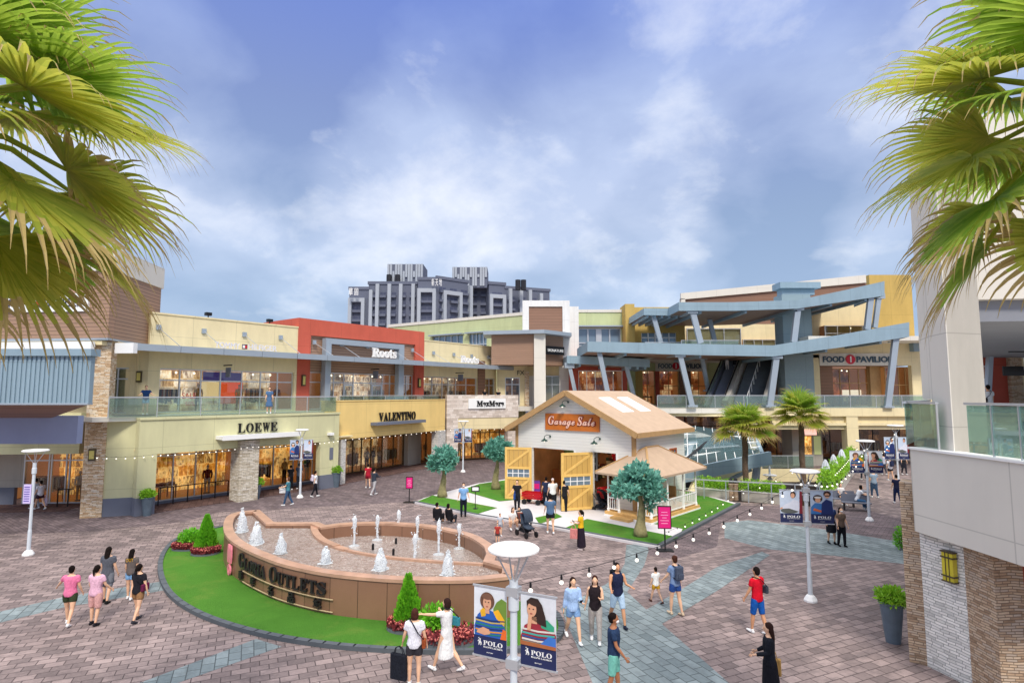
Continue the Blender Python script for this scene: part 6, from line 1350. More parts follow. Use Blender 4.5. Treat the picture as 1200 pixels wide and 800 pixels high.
seg(592, 334, 644, 346, 198, 204, [(.06, .06, 0), (.30, .30, 0), (.50, .50, 0), (.75, .75, 1)], 4)
for pa, pb, t, bt in ((454, 496, 309.5, 333), (530, 571, 313, 333)):
    a = AT(pa, t, 196); c = AT(pb, t, 196); mb = MB(); mb.box(a.x, c.x, 196, 206, 60*0+AT(pa, bt+4, 196).z, a.z); mb.build('roof_house', M['apt'], ap); mb = MB(); n = 14
    for i in range(n): x = a.x+(c.x-a.x)*(i+.5)/n; mb.box(x-.35, x+.35, 195.6, 196, AT(pa, bt+2, 196).z+(3 if i % 3 == 1 else 0), a.z-(2.5 if i % 4 == 2 else 0))
    mb.build('white_fins', M['aptw'], ap); COL.objects[-1].name = 'fin_screen'
for px in (456, 466, 607, 613.5):
    p = AT(px, 322 if px < 500 else 328, 194); mb = MB(); mb.lathe((p.x, p.y, AT(px, 340, 194).z), [(.9, 0), (.9, p.z-AT(px, 340, 194).z)], 8); mb.build('vent_stack', M['dark'], ap)
for t, px, py, w in (('華 固', 427, 342.5, 11), ('新 天 地', 524, 331.5, 12)):
    p = AT(px, py, 186); q = AT(px+w, py, 186); mb = MB(); text_into(mb, t, p.x-5, p.z-1, w=q.x-p.x, h=2.4, y=p.y, t=.3); mb.build('rooftop_lettering', M['wht'], ap)
# ------------------------------------------------------------------ foliage helpers
def leaves(mb, c, r, n, size, rg, shell=.45, flat=1.0, aspect=.5, lumps=5):
    c = Vector(c); ls = []
    for k in range(lumps): ls.append(Vector((rg.gauss(0, 1), rg.gauss(0, 1), rg.gauss(0, 1))).normalized())
    for k in range(n):
        d = Vector((rg.gauss(0, 1), rg.gauss(0, 1), rg.gauss(0, 1))).normalized()
        b = 1+.22*max([d.dot(l)**3 if d.dot(l) > 0 else 0 for l in ls])-.12+noise.noise(d*2.3+c)*.25
        q = rg.random()**shell*b; p = c+Vector((d.x*r[0]*q, d.y*r[1]*q, d.z*r[2]*q))
        s = size*rg.uniform(.6, 1.3); a = (d+Vector((rg.gauss(0, .6), rg.gauss(0, .6), rg.gauss(.2, .6)))).normalized(); t = a.cross(Vector((rg.gauss(0, 1), rg.gauss(0, 1), rg.gauss(0, 1)))).normalized(); w = t*s*aspect*.5
        mb.add([p-w*.3, p+a*s*.45-w, p+a*s, p+a*s*.45+w], [(0, 1, 2, 3)])
def conifer(px, py, top, lab, w, bed=True):
    p = G(px, py); h = AT(px, top, p.y).z; o = thing('conifer', lab, 'tree', (p.x, p.y, .07), 0, 'conifers on the fountain lawn'); rg = random.Random(px)
    mb = MB(); mb.tube([(0, 0, 0), (0, 0, h*.8)], [.05, .02], 8); mb.build('trunk', M['bark'], o); mb = MB()
    for k in range(5200):
        z = rg.random()**1.25*h*.97; rr = w/2*(1-z/h)**.8*(1+noise.noise(Vector((z*3, px, rg.random()*.1)))*.15)*(.75 if z < h*.1 else 1)
        a = rg.uniform(0, 6.283); q = rr*rg.random()**.35*(1+.18*noise.noise(Vector((math.cos(a)*2, math.sin(a)*2, z*4)))); s = rg.uniform(.06, .13)
        P0 = Vector((math.cos(a)*q, math.sin(a)*q, z+.02)); d = Vector((math.cos(a)*.45, math.sin(a)*.45, 1)).normalized(); t = d.cross(Vector((rg.gauss(0, 1), rg.gauss(0, 1), 0))).normalized()*s*.28
        mb.add([P0-t*.3, P0+d*s*.5-t, P0+d*s, P0+d*s*.5+t], [(0, 1, 2, 3)])
    mb.build('crown', M['conifer'], o); return o
def bush(px, py, r, h, lab, m='conifer', n=900, name='shrub', cat='shrub', z=.07, size=.12, grp=None, pos=None):
    p = Vector(pos) if pos else G(px, py); o = thing(name, lab, cat, (p.x, p.y, z), 0, grp); rg = random.Random(int(px*7+py)); mb = MB(); leaves(mb, (0, 0, h*.55), (r, r, h*.55), n, size, rg); mb.build('foliage', M[m], o)
    mb = MB(); [mb.bar((0, 0, 0), (rg.uniform(-r, r)*.5, rg.uniform(-r, r)*.5, h*.6), .02) for k in range(6)]; mb.build('stem', M['bark'], o); return o
def bed(px, py, rx, ry, lab):
    p = G(px, py); o = thing('flower_bed', lab, 'flower bed', (p.x, p.y, .07), 0, 'dark red planting beds'); rg = random.Random(px); mb = MB(); mb.lathe((0, 0, 0), [(1, 0), (.98, .05)], 24); mb.v = [(x*rx, y*ry, z) for x, y, z in mb.v]; mb.build('soil', M['kerb'], o)
    mb = MB()
    for k in range(1500):
        a = rg.uniform(0, 6.283); q = rg.random()**.5; c = Vector((rx*q*math.cos(a), ry*q*math.sin(a), .05+rg.random()*.18)); s = rg.uniform(.05, .11); d = Vector((rg.gauss(0, .6), rg.gauss(0, .6), 1)).normalized(); t = d.cross(Vector((rg.gauss(0, 1), rg.gauss(0, 1), 0))).normalized()*s*.4; mb.add([c, c+d*s*.5-t, c+d*s, c+d*s*.5+t], [(0, 1, 2, 3)])
    mb.build('plants', M['redleaf'], o)
    mb = MB()
    for k in range(260):
        a = rg.uniform(0, 6.283); q = rg.random()**.5; c = Vector((rx*q*math.cos(a), ry*q*math.sin(a), .18+rg.random()*.08)); s = .05; mb.ball(c, .025, 4, 3)
    tag(mb.build('blossoms', paint('#d87a70', .6, .2, 8, name='salmon_blossom'), o), kind='stuff')
conifer(241, 648, 606, 'small cone shaped conifer at the left tip of the fountain lawn', .95); bed(241, 650, .55, .5, 'dark red planting at the foot of the small left conifer')
bush(223, 643, .45, .65, 'light green low bush beside the small left conifer', n=1300); bed(219, 645, .6, .4, 'dark red planting at the foot of the light green left bush')
conifer(478, 736, 677, 'bright green cone shaped conifer before the fountain wall', .82); bed(480, 738, .62, .5, 'round dark red bed under the bright conifer at the fountain wall')
bush(512, 745, .42, .62, 'bright green leafy bush behind the woman pointing', n=1400); bed(522, 752, .9, .62, 'wide dark red bed around the bright leafy bush')
PP(485, 803, 1.62, 'person in white tee and dark shorts seen from behind with orange crossbody bag', 2, '#e9e9f4', bottom='shorts', bcol='#38363c', hair='bob', hcol='#4a2a22', female=True, stride=2, fat=1.05, arms=((4, 14, 20), (4, 12, 10)), shoe='#f4f4f4')
i = P[-1]; carried(i, (.22, .03, .95), 'shoulder_bag', '#9c4f2c', 'orange brown crossbody bag at the hip of the person in white tee'); carried(i, (-.36, .05, .82), 'shopping_bag', '#22252e', 'large black shopping bag hanging from the left hand', size=1.35, rot=65)
i = PP(523, 786, 1.66, 'person in white sleeveless dress pointing left with an outstretched arm', 62, '#f1f2f2', toplen=.42, bottom='none', hair='bob', hcol='#33201d', female=True, stride=22, arms=((82, 14, 5), (25, 10, 95)), shoe='#f6f6f8')
carried(i, (.2, -.1, 1.1), 'shoulder_bag', '#3c8c9c', 'teal tote worn behind the shoulder of the pointing person')
# ------------------------------------------------------------------ plant pots
def pot(px, py, h, r, lab, pr=.35, m='hedge'):
    p = G(px, py); o = thing('plant_pot', lab, 'planter', (p.x, p.y, 0), 0, 'tall tapered plant pots'); mb = MB(); mb.lathe((0, 0, 0), [(r*.6, 0), (r*.72, h*.3), (r*.95, h*.93), (r*1.05, h*.95), (r*1.05, h), (r*.9, h), (r*.88, h-.06)], 24); mb.build('pot', M['pot'], o, smooth=False)
    rg = random.Random(px); mb = MB(); leaves(mb, (0, 0, h+pr*.45), (pr*1.15, pr*1.15, pr*.75), 1100, .11, rg); mb.build('foliage', M[m], o)
pot(172, 604, .95, .3, 'tapered grey pot with round green shrub against the pale green wall', .32); pot(300, 584, .85, .3, 'tapered grey pot with shrub in front of the beige stone pillar', .32); pot(393.5, 570.5, 1.0, .33, 'tapered grey pot with shrub at the right end of the pale green wing', .36)
pot(1047, 752, 1.0, .28, 'large dark tapered pot with leafy shrub beside the brown stone pier', .3)
bush(1056, 643, .25, .8, 'green plant peeking out behind the brown stone pier', n=400, z=0)
# ------------------------------------------------------------------ lamps and banners
def text_flat(par, body, x, z, w, h, y, m, name='lettering', off=0): mb = MB(); text_into(mb, body, x, z, w=w, h=h, y=y, t=.004, offset=off); return mb.build(name, M[m] if isinstance(m, str) else m, par)
def rider(par, x, z, s, y):            # small white mounted player emblem
    mb = MB(); E = lambda cx, cz, rx, rz, n=12: mb.slab([(x+s*(cx+rx*math.cos(6.283*i/n)), z+s*(cz+rz*math.sin(6.283*i/n))) for i in range(n)], y-.004, y)
    Lq = lambda a, b, w: mb.bar((x+s*a[0], y-.002, z+s*a[1]), (x+s*b[0], y-.002, z+s*b[1]), .004, s*w, up=(0, 0, 1)) if False else mb.slab(_seg(x, z, s, a, b, w), y-.004, y)
    E(.5, .42, .22, .13); E(.3, .62, .07, .1); E(.52, .66, .09, .14); E(.55, .86, .06, .07); Lq((.25, .58), (.14, .5), .07); Lq((.35, .4), (.28, .02), .07); Lq((.42, .36), (.4, .08), .06); Lq((.62, .36), (.6, .0), .07); Lq((.7, .42), (.74, .1), .06); Lq((.5, .75), (.3, 1.02), .05); Lq((.3, 1.02), (.22, .9), .05); mb.build('rider_emblem', M['wht'], par)
def _seg(x, z, s, a, b, w):
    d = Vector((b[0]-a[0], b[1]-a[1])).normalized(); n = Vector((-d.y, d.x))*w/2; return [(x+s*(p[0]+k*n.x), z+s*(p[1]+k*n.y)) for p, k in ((a, 1), (b, 1), (b, -1), (a, -1))]
def ell(cx, cz, rx, rz, n=20, rot=0):
    return [(cx+rx*math.cos(6.283*i/n)*math.cos(rot)-rz*math.sin(6.283*i/n)*math.sin(rot), cz+rx*math.cos(6.283*i/n)*math.sin(rot)+rz*math.sin(6.283*i/n)*math.cos(rot)) for i in range(n)]
def flatcol(h): return paint(h, .6, .06, 9, name='print_'+h[1:])
def banner(par, lab, x0, x1, z1, z0, y, style, detail=True, group='printed lamp post banners'):
    W = x1-x0; H = z1-z0; q = bpy.data.objects.new('banner', None); link(q, par); sg_ = W
    def put(poly, c, ly, name): mb = MB(); mb.slab([(x0+u*W, z0+v*H) for u, v in poly], y-.004-ly*.003, y-.002-ly*.003); return mb.build(name, flatcol(c), q)
    mb = MB(); mb.box(x0, x1, y, y+.006, z0, z1); mb.build('cloth', flatcol({'a': '#dfe4ea', 'b': '#d9dde3', 'c': '#c6d3e4', 'd': '#b7c6da'}[style]), q)
    put([(0, 0), (1, 0), (1, .29), (0, .29)], '#242c55', 0, 'lower_panel')
    sk = '#d9a382'
    bxp = lambda u0, u1, v0, v1: [(u0, v0), (u1, v0), (u1, v1), (u0, v1)]
    if style == 'a':
        put([(.62, .3), (1, .3), (1, .82), (.85, .86), (.7, .8), (.6, .7)], '#6f8f3a', 1, 'shrub_print')
        put([(.04, .29), (.02, .42), (.12, .58), (.26, .66), (.5, .67), (.78, .64), (.93, .52), (1, .29)], '#2b5fb4', 2, 'jumper_print')
        put([(.2, .645), (.3, .7), (.42, .66), (.36, .58), (.24, .56)], '#e8b02c', 3, 'yoke_print'); put([(.6, .66), (.75, .7), (.95, .56), (.93, .48), (.7, .57)], '#f0b32b', 3, 'yoke_print')
        for k, (c, v) in enumerate((('#1f3568', .55), ('#c8b060', .52), ('#2f7f6a', .47), ('#1f3568', .43), ('#d8962c', .39), ('#2f7f6a', .35))): put([(.06+.0*k, v-.02), (.55, v-.035), (.95, v-.01), (.95, v+.006), (.55, v-.015), (.07, v)], c, 4, 'stripe_print')
        put([(.82, .29), (1, .29), (1, .42), (.9, .44)], '#e06a2a', 5, 'sleeve_print'); put([(.1, .33), (.35, .31), (.52, .34), (.48, .4), (.3, .42), (.14, .38)], sk, 5, 'hand_print')
        put(ell(.42, .8, .22, .125), '#6b4a3a', 4, 'hair_print'); put(ell(.42, .77, .125, .1), sk, 5, 'face_print'); put([(.36, .62), (.49, .62), (.48, .7), (.36, .7)], sk, 4, 'neck_print')
        put(ell(.42, .865, .16, .045), '#7a5745', 6, 'fringe_print')
        for u in (.37, .47): put(ell(u, .785, .022, .008), '#3a2a26', 6, 'eye_print')
        put(ell(.42, .72, .035, .008), '#a8564c', 6, 'mouth_print')
    elif style == 'b':
        put([(.0, .29), (0, .4), (.12, .56), (.3, .62), (.66, .64), (.9, .6), (1, .48), (1, .29)], '#9c2f3c', 2, 'jumper_print'); put([(.55, .65), (.75, .68), (.95, .6), (.95, .52), (.6, .56)], '#39a07c', 3, 'yoke_print')
        for k, (c, v) in enumerate((('#d8d4cc', .52), ('#4aa9a0', .47), ('#28508c', .42), ('#d8d4cc', .385), ('#4aa9a0', .35), ('#7a3038', .32))): put([(.04, v-.02), (.5, v-.03), (.97, v-.01), (.97, v+.015), (.5, v-.006), (.05, v+.004)], c, 4, 'stripe_print')
        put([(.5, .3), (1, .32), (1, .45), (.8, .46)], '#3f74c4', 5, 'sleeve_print'); put([(0, .29), (1, .29), (1, .335), (0, .35)], '#a8643c', 6, 'table_print')
        put([(.18, .9), (.3, .955), (.5, .95), (.62, .87), (.72, .7), (.74, .58), (.56, .6), (.3, .66), (.2, .76)], '#33241f', 4, 'hair_print'); put(ell(.33, .79, .135, .1, rot=.1), sk, 5, 'face_print'); put([(.3, .6), (.48, .6), (.46, .7), (.32, .7)], sk, 4, 'neck_print')
        put(ell(.4, .885, .19, .04, rot=-.1), '#3a2a24', 6, 'fringe_print'); put([(.2, .5), (.3, .5), (.34, .7), (.24, .72)], sk, 7, 'hand_print')
        for u in (.27, .38): put(ell(u, .8, .022, .008), '#2a201e', 7, 'eye_print')
        put(ell(.32, .735, .035, .009), '#a8564c', 7, 'mouth_print')
    elif style == 'c':
        put([(.0, .42), (.2, .55), (.45, .62), (.62, .72), (.85, .66), (.95, .45), (.8, .36), (.4, .44)], '#d6dae6', 2, 'jumper_print'); put(ell(.42, .37, .4, .08), '#5b5f5c', 1, 'rock_print'); put([(.85, .29), (1, .29), (1, .95), (.9, .98)], '#7d2430', 3, 'pole_print'); put(ell(.6, .86, .12, .1), '#3a2a24', 3, 'hair_print'); put(ell(.58, .83, .09, .075), sk, 4, 'face_print'); put([(.0, .4), (.12, .44), (.1, .48), (0, .45)], sk, 4, 'hand_print')
    else:
        put([(.0, .29), (.02, .5), (.2, .62), (.5, .6), (.55, .29)], '#3d76b4', 2, 'jumper_print'); put([(.45, .29), (.5, .62), (.7, .74), (.95, .68), (1, .29)], '#1f2f66', 3, 'jumper_print'); put([(.1, .4), (.45, .34), (.48, .4), (.15, .47)], '#d26a3a', 4, 'sleeve_print')
        put(ell(.33, .76, .21, .11), '#3a2822', 3, 'hair_print'); put(ell(.33, .71, .12, .075), sk, 4, 'face_print'); put(ell(.75, .9, .17, .09), '#3a2822', 4, 'hair_print'); put(ell(.74, .85, .11, .075), sk, 5, 'face_print'); put([(.64, .86), (.86, .86), (.84, .83), (.66, .83)], '#1a1a1e', 6, 'glasses_print'); put(ell(.33, .79, .16, .03), '#e0ddd8', 5, 'band_print')
    rider(q, x0+W*.1, z0+H*.15, H*.105, y-.005)
    text_flat(q, SERIF('POLO'), x0+W*.3, z0+H*.165, W*.58, H*.065, y-.005, 'wht')
    text_flat(q, SERIF('RALPH LAUREN'), x0+W*.3, z0+H*.13, W*.58, H*.02, y-.005, 'wht'); text_flat(q, 'SPORT WEAR' if False else 'RALPHLAUREN.COM' if False else 'OUTLET', x0+W*.4, z0+H*.06, W*.2, H*.012, y-.005, 'wht')
    return q
def lamp(lab, x, y, H, disc=.43, banners=None, rz=0, bz=None, bw=.66, base=True, pr=.055, styles='ab', blab=None):
    o = thing('street_lamp', lab, 'street lamp', (x, y, 0), rz, 'white disc topped lamp posts'); mb = MB()
    mb.lathe((0, 0, 0), [(pr*1.25, 0), (pr*1.25, .9), (pr, 1.0), (pr, H-.95), (pr*1.5, H-.93), (pr*1.5, H-.72), (pr*1.2, H-.7), (pr*1.2, H-.5)], 16); mb.build('post', M['lamppost'], o)
    mb = MB(); mb.lathe((0, 0, 0), [(.2, 0), (.2, .05), (.13, .16), (.08, .2)], 8); mb.build('base_plate', M['wht'], o)
    mb = MB(); mb.lathe((0, 0, H-.06), [(disc*.93, 0), (disc, .02), (disc, .045), (disc*.9, .075), (disc*.3, .1)], 32); mb.build('disc', M['wht'], o)
    for k in range(4):
        a = math.pi/4+k*math.pi/2; mb = MB(); mb.bar((pr*math.cos(a), pr*math.sin(a), H-.5), (disc*.72*math.cos(a), disc*.72*math.sin(a), H-.06), .022); mb.build('arm', M['alu'], o)
    if banners:
        zt, zb = bz
        for zc in (zt, zb): mb = MB(); mb.box(-.1, .1, -.08, .08, zc-.07, zc+.07); mb.build('clamp', M['alu'], o)
        for sx, stl in zip((-1, 1), styles):
            [MB().bar((sx*.08, 0, zq), (sx*(bw+.14), 0, zq), .025).build('banner_arm', M['alu'], o) for zq in (zt, zb)]; x0 = -bw-.12 if sx < 0 else .12; banner(o, None, x0, x0+bw, zt, zb, 0, stl)
    return o
M['lamppost'] = paint('#cfd6dc', .45, .03, 1, name='lamp_post_paint')
YM = 9.3; lamp('nearest disc topped lamp post with two large printed banners in the foreground', AT(602, 650, YM).x, YM, AT(604, 641, YM).z, .40, True, R(-26), (AT(600, 692, YM).z, AT(600, 776, YM).z), .58, styles='ab')
p = G(950, 704); lamp('disc topped lamp post with two printed banners on the right side of the plaza', p.x, p.y, AT(948, 551, p.y).z, .43, True, R(-8), (AT(949, 574, p.y).z, AT(949, 613, p.y).z), .66, styles='cd')
p = G(1019, 610); lamp('disc topped lamp post with two printed banners beside the seated cafe guests', p.x, p.y, AT(1018, 516, p.y).z, .43, True, R(-4), (AT(1018, 528, p.y).z, AT(1018, 554, p.y).z), .68, styles='ab')
p = G(33, 650); lamp('disc topped lamp post with a lilac notice board at the far left', p.x, p.y, AT(41, 527, p.y).z, .45)
lo = COL.objects[[o.name for o in COL.objects].index([o.name for o in COL.objects if o.get('category') == 'street lamp'][-1])]
mb = MB(); mb.box(-.3, .0, -.09, -.07, 2.0, 2.75); mb.build('notice_board', paint('#cdbfe8', .5, .03, 1, name='lilac_board'), lo); mb = MB()
for k in range(7): mb.box(-.27, -.05, -.094, -.09, 2.08+k*.09, 2.12+k*.09)
mb.build('notice_print', paint('#6a5ba8', .5, .03, 1), lo)
p = G(351.5, 583); lamp('slim disc topped lamp post with curled dark banners before the pale green shops', p.x, p.y, AT(354, 503, p.y).z, .4, True, R(20), (AT(352, 515, p.y).z, AT(352, 538, p.y).z), .55, styles='dc')
p = G(542.5, 553); lamp('disc topped lamp post with small dark banners in front of the pale stone corner', p.x, p.y, AT(542, 493, p.y).z, .45, True, R(10), (AT(542, 502, p.y).z, AT(542, 518, p.y).z), .62, styles='dc')
Y = 40; p = AT(1049, 498, Y); lamp('distant disc topped lamp post with banners behind the stone pier', p.x, Y, p.z, .5, True, 0, (p.z-.8, p.z-2.3), .7, styles='dc')
p = AT(902, 556, 44); lamp('small lamp post standing in the sunken court', p.x, 44, p.z, .5)
# ------------------------------------------------------------------ string lights
def string(lab, pts, sag, n, m_drop=.16, r=.036, hang=.09):
    o = thing('string_lights', lab, 'string lights', tuple(pts[0]), 0, 'festoon string lights'); o0 = Vector(pts[0]); mb = MB(); bl = []; tot = sum((Vector(pts[i+1])-Vector(pts[i])).length for i in range(len(pts)-1))
    for i in range(len(pts)-1):
        a, b_ = Vector(pts[i]), Vector(pts[i+1]); k = max(2, int(n*(b_-a).length/tot)); line = []
        for j in range(k*3+1): t = j/(k*3); q = a.lerp(b_, t)-Vector((0, 0, 4*sag*t*(1-t))); line.append(q-o0)
        mb.tube(line, .0055, 5)
        for j in range(k): t = (j+.5)/k; q = a.lerp(b_, t)-Vector((0, 0, 4*sag*t*(1-t))); bl.append(q-o0)
    mb.build('wire', M['black'], o); bm_ = MB(); bm_.mat(M['black']); bm_.lathe((0, 0, -hang*.9), [(.018, 0), (.02, hang*.5), (.01, hang)], 8); bm_.mat(M['bulbw']); bm_.ball((0, 0, -hang-r), r, 8, 6); me = bm_.mesh('bulb')
    for q in bl[:100]: b = bpy.data.objects.new('bulb', me); b.location = q; link(b, o)
M['bulbw'] = emit('#fff8ea', .9, 'white_bulb')
L1 = Vector((AT(602, 660, YM).x, YM, 3.35)); L2 = Vector((G(950, 704).x, G(950, 704).y, 3.72)); L3 = Vector((G(1019, 610).x, G(1019, 610).y, 3.75)); L4 = Vector((AT(1049, 504, 40).x, 40, AT(1049, 504, 40).z))
string('string of white bulbs sagging from the nearest lamp post toward the right', [L1, L2], .32, 17); string('string of white bulbs between the two right hand lamp posts', [L2, L3], .8, 14); string('string of white bulbs running on past the stone pier', [L3, L4], .8, 12)
string('string of small white bulbs along the pale green shopfront', [AT(108, 534, 29.3), FB.w(FB.x(186), -.2, 3.15), FB.w(FB.x(292), -.35, 3.25), FB.w(FB.x(398), -.2, 3.2)], .1, 40, r=.035, hang=.05)
string('string of small bulbs along the yellow and stone shopfronts', [FV.w(0, -.1, 3.2), FV.w(FV.L, -.1, 3.2), FM.w(FM.L, -.1, 3.2)], .08, 30, r=.035, hang=.05)
pa = G(779, 640); pb = G(862, 590); pc = G(985, 585)
string('low string of white bulbs along the lawn edge by the gazebo toward the hedge', [Vector((pa.x, pa.y, .55)), Vector((pb.x, pb.y, .6)), Vector((G(940, 592).x, G(940, 592).y, 2.2))], .15, 16)
# ------------------------------------------------------------------ barn platform
PL = [(486, 588), (557, 603), (640, 616), (772, 640), (866, 590), (806, 574), (600, 560), (560, 566), (497, 583)]
sheet('barn_platform', PL, .1, M['plank'], th=.12)
for nm, pts in (('lawn_patch', [(489, 587), (507, 580), (583, 594.5), (560, 601.5)]), ('lawn_patch', [(540, 574), (562, 566.5), (600, 561), (606, 585), (585, 587)]), ('lawn_patch', [(627, 606), (652, 601), (659, 605), (632, 613.5)]), ('lawn_patch', [(661, 618.5), (688, 607.5), (795, 629), (771, 638)]), ('lawn_patch', [(797, 626), (862, 590.5), (806, 575), (700, 590), (716, 602), (764, 613), (800, 619)])):
    sheet(nm, pts, .112, M['turf'])
mb = MB(); kp = [G(*q_, .05) for q_ in PL[:5]]
for i in range(4): mb.bar(kp[i], kp[i+1], .2, .14)
tag(mb.build('kerb', M['kerb']), kind='structure')
# ------------------------------------------------------------------ white barn
A_ = G(606, 583, .1); B_ = G(744, 603.5, .1); FG = Fr(A_, B_); L = FG.L; D_ = 6.1; gb = thing('barn_shop', 'white clapboard barn with tan roof, open timber doors and orange script sign', 'pavilion', (A_.x, A_.y, .1), FG.rz)
FG.o.z = 0; ze = 4.45; za = 6.42; z0 = 0; hx = L/2
FGp = FG; at = lambda px, py, y=0: (FG.at(px, py, y)[0], FG.at(px, py, y)[1]-.1)
o1 = (at(624, 560)[0], at(673, 560)[0], -1, at(650, 527)[1]); o2 = (at(695, 560)[0], at(722.5, 560)[0], -1, at(705, 530)[1]); zt = min(o1[3], o2[3])+.05; o1 = o1[:3]+(zt,); o2 = o2[:3]+(zt,)
mb = MB(); mb.wall(0, L, 0, ze-.05, 0, .15, [o1, o2]); mb.build('front_wall', M['clap'], gb); bx(gb, 'inner_side_wall', paint('#b57f52', .7, .2, 1.5, name='brown_inner_wall'), .16, .22, .3, D_-.1, 0, ze-.1); mb = MB(); mb.slab([(0, ze-.05), (L, ze-.05), (hx, za-.08)], 0, .15); mb.build('gable', M['clap'], gb)
w_ = (D_*.6, D_*.78); Ms = Matrix.Translation((L, 0, 0)) @ Matrix.Rotation(R(90), 4, 'Z')
mb = MB(); mb.wall(.15, D_, 0, ze-.05, -.0, .15, [(4.2, 5.1, 1.6, 3.1)]); mb.v = [tuple(Ms @ Vector((x, y-.0, z))) for x, y, z in mb.v]; mb.build('side_wall', M['clap'], gb)
mb = MB(); mb.box(0, .15, .15, D_, 0, ze-.05); mb.build('side_wall', M['clap'], gb); mb = MB(); mb.wall(0, L, 0, ze-.05, D_, D_+.15); mb.slab([(0, ze-.05), (L, ze-.05), (hx, za-.08)], D_, D_+.15); mb.build('back_wall', M['clap'], gb)
mb = MB(); mb.box(L-.1, L+.1, -.04, .12, 0, ze-.1); mb.build('corner_board', M['timber2'], gb); mb = MB(); mb.box(-.1, .1, -.04, .12, 0, ze-.1); mb.build('corner_board', M['timber2'], gb)
f = MB(); f.wall(L+.005, L+.06, 1.6, 3.1, 0, 0); mb = MB(); mb.wall(4.2, 5.1, 1.6, 3.1, -.05, .02, [(4.3, 4.65, 1.7, 2.3), (4.3, 4.65, 2.38, 3.0), (4.68, 5.0, 1.7, 2.3), (4.68, 5.0, 2.38, 3.0)]); mb.v = [tuple(Ms @ Vector(v)) for v in mb.v]; f = mb.build('window_frame', paint('#a5562a', .6, .05, 2, name='russet_frame'), gb); g = MB(); g.box(4.3, 5.0, .0, .01, 1.7, 3.0); g.v = [tuple(Ms @ Vector(v)) for v in g.v]; g.build('pane', M['bluewin'], f)
ov = .5; sl = (za-ze)/hx; xe = ov; mb = MB()
for sg in (-1, 1):
    e_ = hx+sg*(hx+xe); zz = ze-xe*sl
    mb.add([(hx, -ov, za), (e_, -ov, zz), (e_, D_+ov, zz), (hx, D_+ov, za), (hx, -ov, za-.14), (e_, -ov, zz-.14), (e_, D_+ov, zz-.14), (hx, D_+ov, za-.14)], [(0, 1, 2, 3), (7, 6, 5, 4), (0, 4, 5, 1), (1, 5, 6, 2), (2, 6, 7, 3), (3, 7, 4, 0)])
rf = mb.build('roof', M['shingle'], gb)
mb = MB()
for sg in (-1, 1): mb.bar((hx, -ov-.03, za-.12), (hx+sg*(hx+xe), -ov-.03, ze-xe*sl-.12), .06, .3)
mb.build('barge_board', M['timber2'], gb); mb = MB()
for sg in (-1, 1): mb.bar((hx+sg*(hx+xe), -ov, ze-xe*sl-.1), (hx+sg*(hx+xe), D_+ov, ze-xe*sl-.1), .06, .26)
mb.build('eave_board', M['timber2'], gb)
for y0, y1 in ((1.6, 2.9), (3.7, 5.0)):
    mb = MB(); t0, t1 = .22, .62; f_ = lambda t: (hx+t*hx, za-t*(za-ze)+.03); a, c = f_(t0), f_(t1); a = (a[0], a[1]+.02); mb.add([(a[0], y0, a[1]), (c[0], y0, c[1]), (c[0], y1, c[1]), (a[0], y1, a[1]), (a[0], y0, a[1]-.1), (c[0], y0, c[1]-.1), (c[0], y1, c[1]-.1), (a[0], y1, a[1]-.1)], [(0, 1, 2, 3), (7, 6, 5, 4), (0, 4, 5, 1), (1, 5, 6, 2), (2, 6, 7, 3), (3, 7, 4, 0)]); mb.build('skylight', M['wht'], rf)
mb = MB(); mb.box(.15, L-.15, .15, D_, .005, .02); mb.build('floor', M['plank'], gb)
mb = MB(); mb.box(.16, L-.16, D_-.25, D_-.05, 0, ze-.1); mb.build('inner_back_wall', M['d_barn'] if 'd_barn' in M else paint('#bb7c4e', .7, .2, 1.5, name='russet_inner_wall'), gb)
mb = MB(); mb.box(.16, L-.16, .16, D_-.1, ze-.2, ze-.12); mb.build('ceiling', M['timber2'], gb)
xm = (o1[1]+o2[0])/2
LB_ = LAMPM.copy(); LB_.materials.clear(); LB_.materials.append(emit('#fff0d0', 45.0, 'barn_lamp_glow'))
for k in range(6): o = bpy.data.objects.new('ceiling_lamp', LB_); o.location = (1+k*(L-2)/5, 1.6+(k % 2)*1.6, ze-.35); link(o, gb)
# interior goods
mb = MB(); 
rg = random.Random(5)
for c in ('#3a2a22', '#c89a5c', '#7a3a28', '#e8d0a0', '#4a5a3a'):
    mb.mat(flatcol(c))
    for k in range(26): x = rg.uniform(.6, o1[1]+.2); z = rg.uniform(.5, 3.0); mb.box(x, x+rg.uniform(.08, .3), D_-.5, D_-.26, z, z+rg.uniform(.1, .35))
tag(mb.build('wall_goods', None, gb), kind='stuff'); mb = MB(); mb.box(o1[1]-1.0, o1[1]-.1, 2.6, 2.65, 1.1, 3.1); mb.build('poster', flatcol('#8f959c'), gb); mb = MB(); [mb.box(o1[1]-.92+(k % 2)*.4, o1[1]-.62+(k % 2)*.4, 2.57, 2.6, 1.25+(k//2)*.45, 1.55+(k//2)*.45) for k in range(8)]; mb.build('poster_print', flatcol('#3f444c'), gb)
mb = MB(); mb.box(.3, o1[0]+1.1, 3.2, 3.4, 0, 1.4); mb.build('panelling', flatcol('#a4602f'), gb); mb = MB(); mb.box(o1[0]+.1, o1[0]+1.0, 3.15, 3.19, 1.5, 3.0); mb.build('window_print', flatcol('#6f8a58'), gb)
